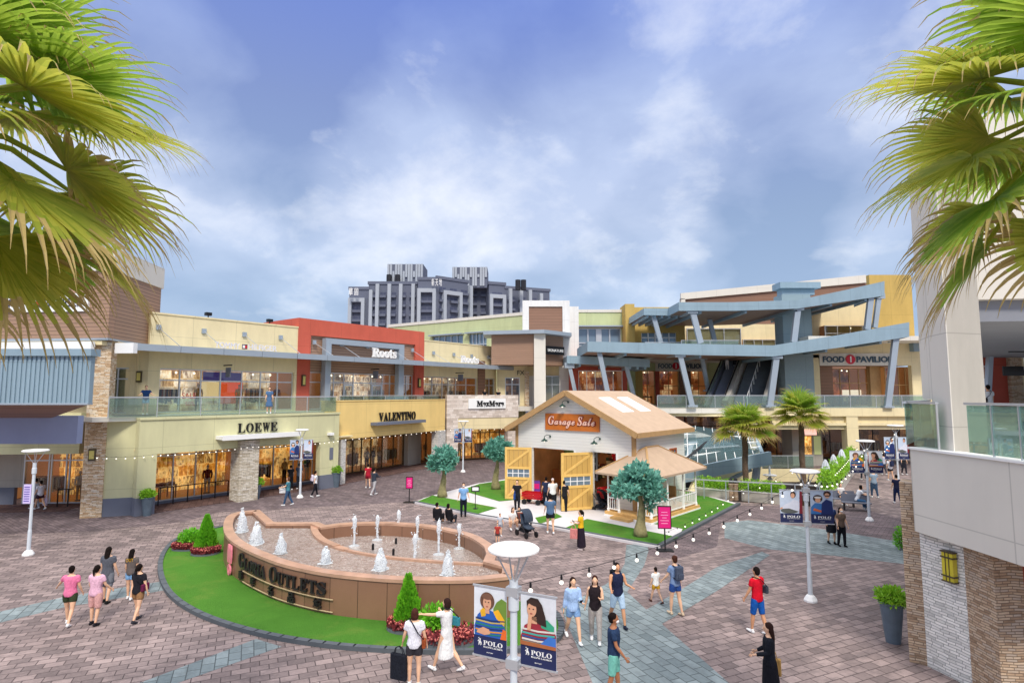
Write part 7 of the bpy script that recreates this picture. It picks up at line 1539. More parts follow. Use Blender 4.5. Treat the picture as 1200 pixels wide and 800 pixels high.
# red pickup inside
tk = thing('pickup_truck', 'red vintage pickup parked inside the barn behind the right opening', 'truck', tuple(gb.matrix_world.translation), 0); Wm = Matrix.Translation((A_.x, A_.y, .1)) @ Matrix.Rotation(FG.rz, 4, 'Z'); tk.location = Wm @ Vector((o2[0]+.9, 2.6, .02)); tk.rotation_euler = (0, 0, FG.rz+R(75)); rd = paint('#b3131d', .25, .03, 1, name='glossy_red')
mb = MB(); mb.slab([(-2.0, .45), (2.0, .45), (2.0, .85), (1.7, 1.05), (.6, 1.1), (.45, 1.1), (-2.0, 1.0)], -.75, .75); mb.build('body', rd, tk, bevel=.06); mb = MB(); mb.slab([(-.6, 1.0), (.55, 1.05), (.25, 1.7), (-.5, 1.72)], -.65, .65); mb.build('cab', rd, tk, bevel=.05); mb = MB(); mb.slab([(-.45, 1.12), (.38, 1.12), (.18, 1.6), (-.4, 1.62)], -.66, .66); mb.build('cab_window', M['bluewin'], tk)
for x in (-1.3, 1.3):
    for s_ in (-1, 1): mb = MB(); mb.lathe((0, 0, 0), [(.16, -.1), (.36, -.1), (.36, .1), (.16, .1)], 20); mb.v = [(x+v[0], s_*.75+v[2], .38+v[1]) for v in mb.v]; w = mb.build('wheel', M['black'], tk); mb = MB(); mb.lathe((0, 0, 0), [(.15, -.11), (.15, .11)], 16); mb.v = [(x+v[0], s_*.75+v[2], .38+v[1]) for v in mb.v]; mb.build('rim', M['alu'], w)
for s_ in (-.5, .5): mb = MB(); mb.ball((2.0, s_, .8), .12, 10, 7); mb.build('headlight', M['wht'], tk)
mb = MB(); mb.slab([(o2[0]+.35+.35*math.cos(6.283*k/20), zt-.35+.35*math.sin(6.283*k/20)) for k in range(20)], 2.0, 2.05); mb.build('round_sign', rd, gb)
# doors
def leaf(hx_, ang, w, h, name, flip=1):
    o = bpy.data.objects.new('door', None); o.location = (hx_, -.06, .03); o.rotation_euler = (0, 0, R(ang)); link(o, gb); mb = MB()
    n = 6; wy0 = h*.42; wy1 = h*.58
    for k in range(n):
        a = w*k/n+.008; c = w*(k+1)/n-.008; mb.box(a, c, -.03, .03, 0, wy0); mb.box(a, c, -.03, .03, wy1, h)
    mb.build('boards', M['timber'], o); mb = MB()
    for z in (0, wy0-.12, wy1, h-.14): mb.box(0, w, .031, .06, z, z+.14)
    for x in (0, w-.14): mb.box(x, x+.14, .032, .058, .14, h-.14)
    mb.bar((.12, .046, .14), (w-.12, .046, wy0-.12), .024, .13, up=(0, 0, 1)) if flip > 0 else mb.bar((.12, .046, wy0-.12), (w-.12, .046, .14), .024, .13)
    mb.bar((.12, .046, wy1+.14), (w-.12, .046, h-.14), .024, .13) if flip > 0 else mb.bar((.12, .046, h-.14), (w-.12, .046, wy1+.14), .024, .13)
    mb.build('brace', M['yelldoor'], o); mb = MB(); f = .14; mb.box(f, w-f, -.02, .02, wy0, wy1); mb.build('pane', M['bluewin'], o); mb = MB()
    for k in range(5): x = f+(w-2*f)*k/4; mb.box(x-.02, x+.02, -.04, .04, wy0, wy1)
    mb.box(f, w-f, -.038, .038, (wy0+wy1)/2-.02, (wy0+wy1)/2+.02); mb.build('muntin', M['wht'], o)
leaf(o1[0], 180+28, 1.62, zt-.03, 'l', -1); leaf(o2[0], 180+58, 1.85, zt-.03, 'r', -1)
mb = MB()
for a, c in ((o1[0]-.1, o1[0]), (o1[1], o1[1]+.1), (o2[0]-.1, o2[0]), (o2[1], o2[1]+.1)): mb.box(a, c, -.03, .0, 0, zt)
mb.build('door_casing', M['wht'], gb)
# sign
sa, sb = at(640, 493)[0], at(703, 493)[0]; sz0, sz1 = at(640, 503)[1], at(640, 484)[1]
sn = thing('script_sign', 'orange wooden board with pale pink script lettering on the barn gable', 'sign', tuple(Wm @ Vector((sa, 0, 0))), FG.rz); ww = sb-sa; mb = MB(); mb.box(0, ww, -.1, -.0, sz0, sz1); mb.build('board', M['orange'], sn, bevel=.01); hh = sz1-sz0
mb = MB(); text_into(mb, SCRIPT('Garage Sale'), ww*.05, sz0+hh*.09, w=ww*.9, h=hh*.8, y=-.1, t=.03, offset=.05); mb.build('lettering_outline', paint('#8c2a24', .5, .02, 1), sn); mb = MB(); text_into(mb, SCRIPT('Garage Sale'), ww*.07, sz0+hh*.13, w=ww*.86, h=hh*.72, y=-.13, t=.02, offset=.012); mb.build('lettering', paint('#f6c9b4', .5, .02, 1, name='pale_pink_letter'), sn)
for px, py, lab in ((666, 474, 'green gooseneck lamp above the orange script sign'), (645, 514, 'green gooseneck lamp above the left barn opening'), (703, 517, 'green gooseneck lamp above the right barn opening')):
    x, z = at(px-2, py-1); o = thing('gooseneck_lamp', lab, 'wall lamp', tuple(Wm @ Vector((x, -.0, z))), FG.rz, 'green gooseneck lamps on the barn'); mb = MB(); mb.tube([(.12, -.0, .1), (.12, -.12, .18), (.08, -.3, .2), (0, -.42, .12), (0, -.42, 0)], .02, 8); mb.lathe((.12, -.02, .1), [(.05, -.05), (.05, .05)], 10); mb.build('arm', paint('#24443c', .4, .03, 1, name='dark_green_enamel'), o); mb = MB(); mb.lathe((0, -.42, -.16), [(.2, 0), (.17, .06), (.06, .12), (.04, .18)], 18, cap=False); mb.build('shade', paint('#24443c', .4, .03, 1), o); mb = MB(); mb.ball((0, -.42, -.13), .06); mb.build('bulb', M['bulb'], o)
# ------------------------------------------------------------------ gazebo
gF = G(763, 609.5, .3); gL = G(708.5, 598.5, .3); gR = G(820, 591.5, .3); U = gR-gF; V = gL-gF
gz = thing('gazebo', 'small white gazebo with tan hipped roof and timber deck beside the barn', 'gazebo', (gF.x, gF.y, .1)); gf = Vector((gF.x, gF.y, .1))
Q = lambda u, v, z: Vector((U.x*u+V.x*v, U.y*u+V.y*v, z))
def pb_(mb, u0, u1, v0, v1, z0, z1): vs = [Q(u, v, z) for z in (z0, z1) for u, v in ((u0, v0), (u1, v0), (u1, v1), (u0, v1))]; mb.add(vs, [(0, 3, 2, 1), (4, 5, 6, 7), (0, 1, 5, 4), (1, 2, 6, 5), (2, 3, 7, 6), (3, 0, 4, 7)])
mb = MB(); pb_(mb, 0, 1, 0, 1, .08, .22); mb.build('deck', M['deckwood'], gz); mb = MB(); pb_(mb, -.01, 1.01, -.01, 1.01, 0, .08); mb.build('deck_skirt', M['wht'], gz)
mb = MB(); pb_(mb, -.12, -.02, .45, .85, 0, .1) if False else pb_(mb, .0, .0, 0, 0, 0, 0); mb = MB(); pb_(mb, -.0, .25, .3, .7, .22, .34)
st2 = MB(); pb_(st2, -.10, -.012, .35, .75, .0, .12); st2.build('step', M['deckwood'], gz)
zr = 2.22
for u, v in ((.04, .04), (.04, .96), (.96, .04), (.96, .96), (.04, .3), (.04, .72), (.36, .04), (.68, .04), (.96, .5)):
    c = Q(u, v, 0); mb = MB(); mb.lathe((c.x, c.y, .22), [(.075, 0), (.075, .12), (.05, .16), (.045, .9), (.055, .95), (.045, 1.0), (.045, 1.8), (.07, 1.85), (.07, zr-.22)], 12); mb.build('post', M['wht'], gz)
def rail(u0, v0, u1, v1):
    a, c = Q(u0, v0, 0), Q(u1, v1, 0); mb = MB(); mb.bar(a+Vector((0, 0, .9)), c+Vector((0, 0, .9)), .07, .05); mb.bar(a+Vector((0, 0, .34)), c+Vector((0, 0, .34)), .05, .05); n = max(2, int((c-a).length/.13))
    for k in range(1, n): p_ = a.lerp(c, k/n); mb.bar(p_+Vector((0, 0, .34)), p_+Vector((0, 0, .9)), .03)
    mb.build('balustrade', M['wht'], gz)
rail(.04, .04, .36, .04); rail(.36, .04, .68, .04); rail(.68, .04, .96, .04); rail(.04, .04, .04, .3); rail(.04, .72, .04, .96); rail(.96, .04, .96, .5); rail(.96, .5, .96, .96)
mb = MB(); 
for u0, v0, u1, v1 in ((.02, .02, .98, .02), (.98, .02, .98, .98), (.02, .02, .02, .98), (.02, .98, .98, .98)): mb.bar(Q(u0, v0, zr-.0), Q(u1, v1, zr-.0), .1, .14)
mb.build('beam', M['wht'], gz)
mb = MB(); r_ = .09; za_ = 3.42; e = [Q(-r_, -r_, zr), Q(1+r_, -r_, zr), Q(1+r_, 1+r_, zr), Q(-r_, 1+r_, zr)]; a1_, a2_ = Q(.38, .5, za_), Q(.62, .5, za_)
mb.add(e+[a1_, a2_]+[v-Vector((0, 0, .1)) for v in e], [(0, 1, 5, 4), (1, 2, 5), (2, 3, 4, 5), (3, 0, 4), (0, 6, 7, 1), (1, 7, 8, 2), (2, 8, 9, 3), (3, 9, 6, 0), (9, 8, 7, 6)]); mb.build('roof', M['shingle'], gz)
mb = MB()
for i, t in ((0, a1_), (1, a2_), (2, a2_), (3, a1_)): mb.bar(e[i]+Vector((0, 0, .02)), t+Vector((0, 0, .02)), .1, .04)
mb.bar(a1_+Vector((0, 0, .02)), a2_+Vector((0, 0, .02)), .1, .05); mb.build('hip_cap', M['timber2'], gz)
for u, v in ((.55, .62), (.75, .4)):
    c = Q(u, v, .22); o = thing('deck_chair', 'tan wooden chair on the gazebo deck, '+('farther' if u < .6 else 'nearer')+' one', 'chair', (gf.x+c.x, gf.y+c.y, .32), FG.rz); mb = MB(); mb.box(-.25, .25, -.25, .25, .4, .45); mb.build('seat', M['timber2'], o); mb = MB(); mb.box(-.25, .25, .22, .27, .45, 1.0); mb.build('backrest', M['timber2'], o)
    for x in (-.22, .22):
        for y in (-.22, .22): mb = MB(); mb.box(x-.025, x+.025, y-.025, y+.025, 0, .4); mb.build('leg', M['timber2'], o)
# ------------------------------------------------------------------ artificial teal trees
def tealtree(px, py, ptop, pw, lab, lean=0.0, pcy=None):
    p = G(px, py, .1); top = AT(px, ptop, p.y).z; w = abs(AT(px+pw/2, ptop, p.y).x-AT(px-pw/2, ptop, p.y).x); o = thing('artificial_tree', lab, 'tree', (p.x, p.y, .1), 0, 'artificial teal leaved trees'); top -= .1; r = w/2; rh = r*.82; cz = top-rh; rg = random.Random(px)
    mb = MB(); n = 9; pts = []; rr = []
    for i in range(n+1): t = i/n; pts.append((lean*t+.05*math.sin(t*7+px), .04*math.sin(t*5), cz*t)); rr.append(.18*(1-t)**2.2+.14-.07*t+.02*math.sin(t*17))
    mb.tube(pts, rr, 12)
    for k in range(9): a = k*2.4; e_ = Vector((lean+math.cos(a)*r*.6, math.sin(a)*r*.6, cz+rg.uniform(0, rh*.5))); s_ = Vector(pts[-2]); mb.tube([s_, s_.lerp(e_, .5)+Vector((0, 0, .1)), e_], [.07, .04, .02], 6)
    mb.build('trunk', M['bark'], o, smooth=True); mb = MB()
    for k in range(42):
        d = Vector((rg.gauss(0, 1), rg.gauss(0, 1), rg.gauss(0, .8))).normalized(); q = rg.uniform(.15, .95); c = Vector((lean+d.x*r*q, d.y*r*q, cz+d.z*rh*q)); s_ = rg.uniform(.2, .34); leaves(mb, c, (r*s_, r*s_, rh*s_), 120, .24, rg, shell=.6, aspect=.5)
    mb.build('crown', M['teal'], o)
tealtree(519, 582, 524, 38, 'teal leaved artificial tree at the left end of the lawn'); tealtree(581, 573, 514, 34, 'teal leaved artificial tree left of the barn doors', .1); tealtree(752, 628, 539, 66, 'nearest teal leaved artificial tree in front of the gazebo', -.05)
# ------------------------------------------------------------------ small objects round the barn
def board_sign(px, py, h, w, bh, lab, m='magenta', txt=('GARAGE', 'SALE', 'OPEN')):
    p = G(px, py); o = thing('board_sign', lab, 'sign', (p.x, p.y, 0), R(-5), 'pink notice boards on black stands'); mb = MB(); mb.box(-.32, .32, -.22, .22, 0, .04); mb.build('base_plate', M['black'], o); mb = MB(); mb.box(-.025, .025, -.02, .02, .04, h-bh); mb.build('post', M['black'], o); mb = MB(); mb.wall(-w/2-.03, w/2+.03, h-bh-.03, h+.03, -.03, .03, [(-w/2, w/2, h-bh, h)]); mb.build('frame', M['black'], o); mb = MB(); mb.box(-w/2, w/2, -.015, .015, h-bh, h); mb.build('board', M[m], o)
    mb = MB(); z = h-bh*.25
    for k in range(5): ww_ = w*(.5, .62, .36, .7, .56)[k]; mb.box(-ww_/2, ww_/2, -.02, -.016, z-.02, z); z -= bh*.13
    mb.build('printed_lines', paint('#f7b6d6', .5, .02, 1, name='pale_print'), o)
board_sign(479.5, 588.5, 1.45, .36, .62, 'pink notice board on black stand beside the left lawn'); board_sign(779.5, 645, 1.75, .48, .85, 'pink notice board on black stand by the gazebo corner')
p = G(557, 596, .1); o = thing('board_sign', 'small black lectern sign next to the security guard', 'sign', (p.x, p.y, .1)); mb = MB(); mb.lathe((0, 0, 0), [(.15, 0), (.15, .03), (.02, .04), (.02, .95)], 10); mb.build('post', M['black'], o); mb = MB(); mb.box(-.22, .22, -.02, .02, .92, 1.22, Matrix.Translation((0, 0, .0)) @ Matrix.Rotation(0, 4, 'X')); mb.build('board', M['black'], o); mb = MB(); mb.box(-.17, .17, -.026, -.021, .98, 1.16); mb.build('label', M['wht'], o)
# wagon
p = G(625, 590, .1); o = thing('wagon', 'red toy wagon with slatted sides and bags by the barn door', 'wagon', (p.x, p.y, .1), R(-25)); mb = MB(); mb.box(-.6, .6, -.3, .3, .3, .36); mb.build('tray', rd, o); mb = MB()
for s_ in (-1, 1):
    for z in (.42, .56): mb.box(-.6, .6, s_*.3-.02, s_*.3+.02, z, z+.1)
    for z in (.42, .56): mb.box(s_*.6-.02, s_*.6+.02, -.3, .3, z, z+.1)
mb.build('side_rails', rd, o); COL.objects[-1].name = 'side_rail'
for x in (-.42, .42):
    for s_ in (-1, 1): mb = MB(); mb.lathe((0, 0, 0), [(.15, -.03), (.15, .03)], 14); mb.v = [(x+v[0], s_*.34+v[2], .15+v[1]) for v in mb.v]; mb.build('wheel', M['black'], o)
p = G(628, 584, .1); o = thing('paper_bag', 'purple and pink paper bag behind the red wagon', 'bag', (p.x, p.y, .1)); mb = MB(); mb.box(-.25, .25, -.12, .12, .45, 1.05); mb.box(-.22, .22, -.1, .1, 0, .45); mb.build('body', paint('#6b3f9c', .5, .1, 3), o); mb = MB(); mb.box(-.2, .2, -.13, -.121, .6, .9); mb.build('panel', M['magenta'], o)
# stroller
def stroller(px, py, lab, rz, c='#3c4652', s=1):
    p = G(px, py); o = thing('stroller', lab, 'stroller', (p.x, p.y, 0), R(rz)); fr = M['dark']; mb = MB()
    for x in (-.24, .24): mb.bar((x, -.4, .12), (x, .3, .75), .03); mb.bar((x, .4, .12), (x, -.1, .6), .03); mb.bar((x, .3, .75), (x, .52, 1.02), .03)
    mb.bar((-.24, .52, 1.02), (.24, .52, 1.02), .04); mb.build('frame', fr, o)
    for x in (-.26, .26):
        for y in (-.4, .4): mb = MB(); mb.lathe((0, 0, 0), [(.13, -.03), (.13, .03)], 14); mb.v = [(x+v[2], y+v[0], .13+v[1]) for v in mb.v]; mb.build('wheel', M['black'], o)
    mb = MB(); mb.tube([(0, -.42, .4), (0, -.15, .42), (0, .12, .5), (0, .26, .95)], [(.2, .04), (.21, .06), (.21, .08), (.19, .05)], 12); mb.build('seat', cloth(c), o, smooth=True)
    mb = MB(); n = 9
    for k in range(n):
        a = -.2+k*1.9/n; b = -.2+(k+1)*1.9/n; q = lambda t, r_: (r_, .2-.42*math.sin(t)*.95, .72+.42*math.cos(t)); vs = [(-.22, *q(a, 0)[1:]), (.22, *q(a, 0)[1:]), (.22, *q(b, 0)[1:]), (-.22, *q(b, 0)[1:])]; mb.add(vs, [(0, 1, 2, 3)])
    o2 = mb.build('hood', cloth(c), o); so = o2.modifiers.new('s', 'SOLIDIFY'); so.thickness = .02; mb = MB(); mb.box(-.2, .2, -.1, .3, .2, .36); mb.build('basket', cloth('#2a2e34'), o)
stroller(617, 628, 'dark grey baby stroller with raised hood beside the crouching parents', 30, '#414b5a'); stroller(706, 599, 'small dark folded stroller near the gazebo corner', 60, '#2c3038')
# ------------------------------------------------------------------ planters, hedge, umbrellas
def planter(pxa, pxb, py, lab, h=.55, hh=.75):
    a, c = G(pxa, py), G(pxb, py+4.5); Fq = Fr(a, c); o = Fq.thing('planter', lab, 'planter', 'hedge planters by the sunken court'); mb = MB(); mb.box(0, Fq.L, 0, .9, 0, h); mb.build('trough', M['beige'], o); mb = MB(); mb.box(-.03, Fq.L+.03, -.03, .93, h, h+.06); mb.build('rim', M['offwhite'], o); mb = MB(); rg = random.Random(pxa); n = int(Fq.L/.35)
    for k in range(n): leaves(mb, ((k+.5)*Fq.L/n, .45, h+hh*.35), (.38, .5, hh*.55), 520, .12, rg, shell=.4)
    mb.build('hedge', M['hedge'], o)
planter(815, 854, 582, 'stone planter with clipped green hedge nearest the gazebo'); planter(869, 915, 586.5, 'stone planter with clipped green hedge right of the litter bins')
for px, lab in ((857, 'dark post beside the gap between the hedge planters, left'), (862.5, 'dark post beside the gap between the hedge planters, right')):
    p = G(px, 586); o = thing('bollard', lab, 'bollard', (p.x, p.y, 0)); mb = MB(); mb.lathe((0, 0, 0), [(.14, 0), (.14, .9), (.17, .92), (.17, 1.0)], 12); mb.build('shaft', M['st_brown'], o); mb = MB(); mb.lathe((0, 0, 1.0), [(.1, 0), (.12, .25), (.02, .3)], 10); mb.build('cap', M['dark'], o)
a, c = G(965, 590), G(1003, 550); a += Vector((.6, .2, 0)); Fq = Fr(a, c); o = Fq.thing('planter', 'long sloping hedge row with small white bulbs beside the folded umbrellas', 'planter'); mb = MB(); mb.box(0, Fq.L, -.1, .7, 0, .6); mb.build('trough', M['beige'], o); mb = MB(); rg = random.Random(9); n = int(Fq.L/.5)
for k in range(n): leaves(mb, ((k+.5)*Fq.L/n, .3, 1.15), (.5, .5, .75), 330, .15, rg, shell=.4)
mb.build('hedge', M['hedge'], o)
string('string of white bulbs draped over the long hedge row', [Fq.w(0, -.2, 1.7), Fq.w(Fq.L, -.2, 1.9)], .1, 18)
for px, py, lab in ((967, 585, 'folded pale parasol nearest of the row by the hedge'), (976.5, 578, 'second folded pale parasol of the row by the hedge'), (986, 570, 'farthest folded pale parasol of the row by the hedge')):
    Yq = {585: 37, 578: 40, 570: 43}[py]; pt = AT(px, {585: 538, 578: 532, 570: 526}[py], Yq); o = thing('parasol', lab, 'parasol', (pt.x, Yq, 0), 0, 'folded parasols beside the sunken court'); h = pt.z; mb = MB(); mb.lathe((0, 0, 0), [(.03, 0), (.03, h)], 8); mb.build('pole', M['alu'], o); mb = MB(); n = 16; prof = [(.3, h-2.1), (.27, h-1.6), (.2, h-1.0), (.24, h-.6), (.14, h-.2), (.04, h)]; mb.lathe((0, 0, 0), prof, n); mb.v = [(x*(1+.16*(-1)**(i % n)), y*(1+.16*(-1)**(i % n)), z) for i, (x, y, z) in enumerate(mb.v)]; mb.build('canopy', paint('#cfd4de', .8, .1, 3, name='pale_parasol'), o); mb = MB(); mb.lathe((0, 0, 0), [(.3, 0), (.3, .1), (.05, .12)], 14); mb.build('base', M['grey'], o)
def table_set(px, py, lab):
    p = G(px, py); o = thing('cafe_table', lab, 'table', (p.x, p.y, 0)); mb = MB(); mb.lathe((0, 0, 0), [(.35, .7), (.36, .74)], 20); mb.build('tabletop', M['grey'], o); mb = MB(); mb.lathe((0, 0, 0), [(.2, 0), (.04, .05), (.03, .7)], 10); mb.build('leg', M['dark'], o)
table_set(1012, 590, 'small round cafe table by the person in blue jeans')
for k, (px, py, lab) in enumerate(((986, 593, 'dark metal bench under the seated person in white top'), (1004, 598, 'dark metal bench under the person in blue jeans'))):
    p = G(px, py); o = thing('bench', lab, 'bench', (p.x, p.y, 0), R(-20)); mb = MB(); mb.box(-.7, .7, -.2, .2, .4, .45); mb.build('seat', M['grey'], o)
    for x in (-.6, .6): mb = MB(); mb.box(x-.03, x+.03, -.18, .18, 0, .4); mb.build('leg', M['dark'], o)
    mb = MB(); mb.box(-.7, .7, .2, .24, .45, .85); mb.build('backrest', M['grey'], o)
# ------------------------------------------------------------------ palms
def fan(mbs, base, d, side, L, rg, nseg=34, dry=0.0, w=.03, droop=1.0):
    d = d.normalized(); side = side.normalized(); up = side.cross(d).normalized()
    if up.z < 0: up = -up
    mb = mbs[rg.choice((0, 0, 1)) if dry < .3 else rg.choice((1, 1, 0)) if dry < .8 else 2]; m2 = mbs[2]
    for k in range(nseg):
        a = R(-105+210*k/(nseg-1)+rg.uniform(-1.2, 1.2)); ln = L*(.76+.24*math.cos(a*.8))*rg.uniform(.88, 1.08)
        v = (d*math.cos(a)+side*math.sin(a)+up*(.12*math.cos(a)+.06)).normalized(); p = base.copy(); n = 8; step = ln/n; pts = [p.copy()]
        dr = droop*rg.uniform(.6, 1.4)
        for i in range(n):
            t = (i+1)/n; g = .006+1.0*max(0, t-.55)**1.3*dr
            v = (v+Vector((rg.gauss(0, .035*t), rg.gauss(0, .035*t), -g*1.6))).normalized(); p = p+v*step*(1 if i < 6 else .8); pts.append(p.copy())
        q = [0.15, .6, 1.05, 1.3, 1.15, .8, .45, .22, .06]; ww = w*L
        for i in range(n):
            t_ = (pts[i+1]-pts[i]).normalized(); s_ = t_.cross(up); s_ = s_.normalized() if s_.length > .1 else side; u_ = s_.cross(t_)
            a0, a1 = pts[i], pts[i+1]; w0, w1 = ww*q[i], ww*q[i+1]; tgt = m2 if i >= 7-(rg.random() < .3)-(2 if dry > .5 else 0) else mb
            tgt.add([a0-s_*w0+u_*w0*.35, a0, a0+s_*w0+u_*w0*.35, a1-s_*w1+u_*w1*.35, a1, a1+s_*w1+u_*w1*.35], [(0, 1, 4, 3), (1, 2, 5, 4)])
def palm(lab, loc, H, L, n, seed, pet=1.0, nseg=34, tr=.2, elev=(-60, 75), azr=None, w=.03):
    rg = random.Random(seed); o = thing('palm_tree', lab, 'palm tree', loc, 0); mbs = [MB(), MB(), MB()]; pm = MB()
    mb = MB(); k = 24; mb.tube([(0.03*math.sin(i), 0.03*math.cos(i*1.3), H*i/k) for i in range(k+1)], [tr*(1.15 if i == 0 else 1)*(1+.07*(i % 2)) for i in range(k+1)], 14); mb.build('trunk', M['palmtrunk'], o)
    for i in range(n):
        el = elev[0]+(elev[1]-elev[0])*((i+.5)/n)**.75; az = i*2.39996+rg.uniform(-.2, .2)
        if azr: az = azr(i, az)
        e = R(el+rg.uniform(-6, 6)); d = Vector((math.cos(az)*math.cos(e), math.sin(az)*math.cos(e), math.sin(e))); b = Vector((0, 0, H)); pl = pet*rg.uniform(.8, 1.15)
        mid = b+d*pl*.5+Vector((0, 0, .06)); end = b+d*pl-Vector((0, 0, pl*.14)); pm.tube([b, mid, end], [.03*L, .022*L, .016*L], 6)
        d2 = (end-mid).normalized(); d2 = (d2+Vector((0, 0, -.25))).normalized(); side = Vector((-math.sin(az), math.cos(az), rg.uniform(-.3, .3)))
        fan(mbs, end, d2, side, L*rg.uniform(.9, 1.1), rg, nseg, dry=(.6 if i/n < .3 else .35 if i/n < .55 else 0), w=w)
    pm.build('leaf_stalks', M['palm2'], o); COL.objects[-1].name = 'stalk_cluster'
    g = MB()
    for m_, k_ in zip(('palm1', 'palm2', 'palmdry'), range(3)):
        g.mat(M[m_]); b0 = len(g.v); g.v += mbs[k_].v; g.f += [[i+b0 for i in f] for f in mbs[k_].f]; g.m += [g.cm]*len(mbs[k_].f)
    g.build('crown', None, o)
palm('large fan palm whose drooping crown fills the upper left corner', (-5.55, 5.4, 0), AT(0, 150, 5.4).z, 1.45, 32, 3, pet=1.25, nseg=42, w=.021)
palm('large fan palm whose drooping crown fills the upper right corner', (5.65, 5.4, 0), AT(1200, 140, 5.4).z, 1.35, 29, 12, pet=1.15, nseg=42, w=.021)
for px, py, pc, lab, sd in ((872, 577, 503, 'fan palm beside the glass canopy, left of the two by the sunken court', 5), (938, 574, 488, 'taller fan palm in front of the kiosk, right of the two by the sunken court', 6)):
    Yq = 37.2 if px < 900 else 38.5; p = AT(px, pc, Yq); zb_ = -4.5; o_ = palm(lab, (p.x, Yq, zb_), p.z-zb_, 1.3, 34, sd, pet=1.0, nseg=26, tr=.17, elev=(-20, 80), w=.034)
# ------------------------------------------------------------------ sky, sun, camera
w = bpy.data.worlds.new('World'); SC.world = w; w.use_nodes = True; t = w.node_tree; t.nodes.clear()
N = lambda ty, **k: (lambda n: [setattr(n, a, b) for a, b in k.items()] and n or n)(t.nodes.new(ty))
Lk = t.links.new
SUN_E, SUN_A = R(46), R(172)     # elevation, azimuth of the diffuse sun behind the clouds
sky = N('ShaderNodeTexSky', sky_type='NISHITA', sun_disc=False, sun_elevation=SUN_E, sun_rotation=SUN_A, air_density=1.2, dust_density=1.5)
geo = N('ShaderNodeTexCoord'); sep = N('ShaderNodeSeparateXYZ'); Lk(geo.outputs['Generated'], sep.inputs[0])
def mth(op, a, b=0.0, c=None, clamp=False):
    n = N('ShaderNodeMath', operation=op); n.use_clamp = clamp
    for i, v in enumerate((a, b) if c is None else (a, b, c)):
        if hasattr(v, 'links'): Lk(v, n.inputs[i])
        else: n.inputs[i].default_value = v
    return n.outputs[0]
def mixc(f, a, b):
    n = N('ShaderNodeMix', data_type='RGBA')
    for s, v in ((0, f), (6, a), (7, b)):
        if hasattr(v, 'links'): Lk(v, n.inputs[s])
        else: n.inputs[s].default_value = v
    return n.outputs[2]
def rmp(f, stops):
    n = N('ShaderNodeValToRGB'); Lk(f, n.inputs[0]); e = n.color_ramp.elements
    while len(e) < len(stops): e.new(.5)
    for i, (p, c) in enumerate(stops): e[i].position = p; e[i].color = c
    return n.outputs[0]
zc_ = mth('ADD', mth('MAXIMUM', sep.outputs[2], 0.0), .45)
cb = N('ShaderNodeCombineXYZ'); Lk(mth('DIVIDE', sep.outputs[0], zc_), cb.inputs[0]); Lk(mth('DIVIDE', sep.outputs[1], zc_), cb.inputs[1])
mp = N('ShaderNodeMapping'); Lk(cb.outputs[0], mp.inputs[0]); mp.inputs['Location'].default_value = (-10.5, 1.8, 0); mp.inputs['Rotation'].default_value = (0, 0, R(25)); mp.inputs['Scale'].default_value = (1, 1, 1)
def nz(sc, det, rough, dist=0, off=0):
    n = N('ShaderNodeTexNoise'); n.inputs['Scale'].default_value = sc; n.inputs['Detail'].default_value = det; n.inputs['Roughness'].default_value = rough; n.inputs['Distortion'].default_value = dist; Lk(mp.outputs[0], n.inputs['Vector']); return n.outputs[0]
big = nz(1.3, 3, .45, .3); fine = nz(3.4, 6, .55, .2)
f1 = mth('ADD', mth('MULTIPLY', big, .76), mth('MULTIPLY', fine, .24))
elev = mth('MAXIMUM', sep.outputs[2], 0.0)
def K(h, k=10.0): c = C(h); return (c[0]*k, c[1]*k, c[2]*k, 1)
def lin(h, k=1.0): c = C(h); return (c[0]*k, c[1]*k, c[2]*k, 1)
base_d = rmp(elev, [(0.0, lin('#a3bbd8')), (.28, lin('#8ea4c8')), (.45, lin('#8093c6')), (.62, lin('#6c84d2'))])
base_l = rmp(elev, [(0.0, lin('#b0c9e6')), (.28, lin('#c0cde8')), (.45, lin('#b2c2e6')), (.62, lin('#859de0'))])
cl = rmp(f1, [(.41, (0, 0, 0, 1)), (.53, (1, 1, 1, 1))])
c1 = mixc(cl, base_d, base_l)
hl = rmp(mth('ADD', mth('MULTIPLY', f1, .62), mth('MULTIPLY', nz(4.2, 8, .6, .2), .38)), [(.50, (0, 0, 0, 1)), (.625, (1, 1, 1, 1))])
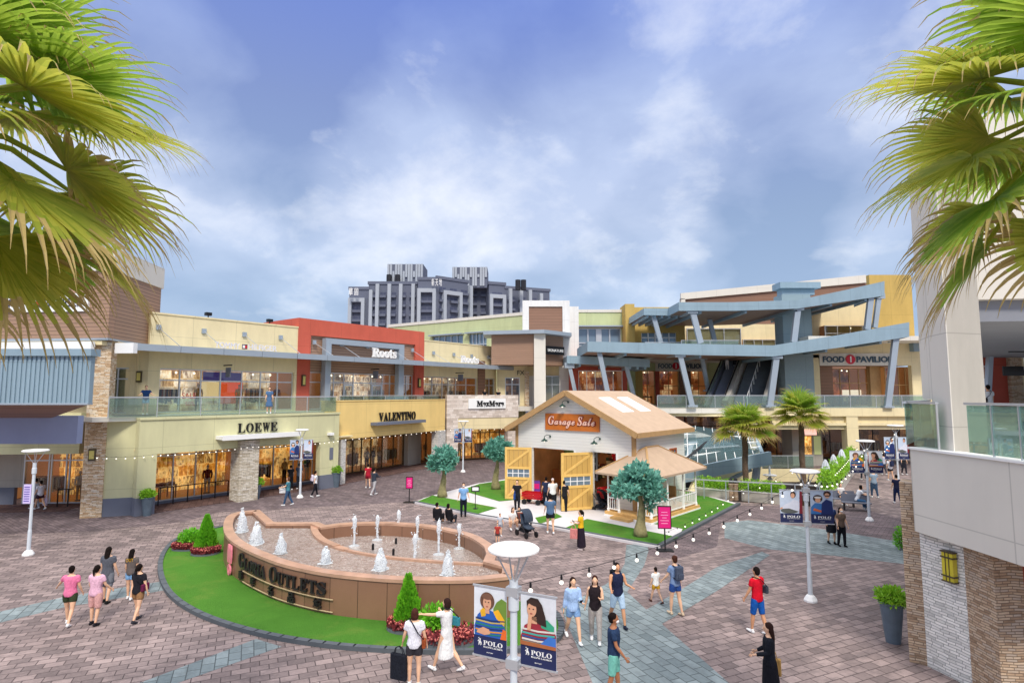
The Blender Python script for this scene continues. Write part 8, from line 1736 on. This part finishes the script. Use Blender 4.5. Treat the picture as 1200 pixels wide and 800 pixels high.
c2 = mixc(mth('MULTIPLY', hl, .62), c1, lin('#f1f2f5', 1.15))
# overcast skies are brighter toward the zenith (above the picture's frame)
zb = mth('ADD', 1.0, mth('MULTIPLY', rmp(elev, [(.62, (0, 0, 0, 1)), (.9, (1, 1, 1, 1))]), 1.6))
vm = N('ShaderNodeVectorMath', operation='SCALE'); Lk(c2, vm.inputs[0]); Lk(mth('MULTIPLY', zb, 9.0), vm.inputs['Scale'])
white = mixc(mth('MULTIPLY', rmp(elev, [(.6, (0, 0, 0, 1)), (.8, (1, 1, 1, 1))]), .9), vm.outputs[0], (19, 18.2, 16.8, 1))
fin = mixc(.10, white, sky.outputs[0])
bg = N('ShaderNodeBackground'); bg.inputs[1].default_value = .1; Lk(fin, bg.inputs[0]); ow = N('ShaderNodeOutputWorld'); Lk(bg.outputs[0], ow.inputs[0])
sl = bpy.data.lights.new('sun', 'SUN'); sl.energy = 2.1; sl.angle = R(11); sl.color = (1, .93, .82); so = bpy.data.objects.new('sun', sl); COL.objects.link(so)
so.rotation_euler = (R(90)-SUN_E, 0, R(180)-SUN_A) if False else (0, 0, 0)
dv = Vector((math.sin(SUN_A)*math.cos(SUN_E), math.cos(SUN_A)*math.cos(SUN_E), math.sin(SUN_E)))
so.rotation_euler = (-dv).to_track_quat('-Z', 'Y').to_euler()
cam = bpy.data.cameras.new('camera'); cam.sensor_width = 36; cam.lens = 36*FPX/1200; cam.clip_end = 2000; cam.clip_start = .1
co = bpy.data.objects.new('camera', cam); COL.objects.link(co); co.location = (0, 0, CH); co.rotation_euler = (R(90)+PITCH, 0, 0); SC.camera = co
SC.view_settings.view_transform = 'Standard'; SC.view_settings.look = 'None'; SC.view_settings.gamma = 1; SC.view_settings.exposure = 0.38
SC.cycles.use_denoising = True; SC.cycles.max_bounces = 8; SC.cycles.transparent_max_bounces = 24; SC.cycles.diffuse_bounces = 3
for o in list(bpy.data.objects):
    if o.type == 'EMPTY' and o.parent is None and not any(c.parent == o for c in bpy.data.objects): bpy.data.objects.remove(o)
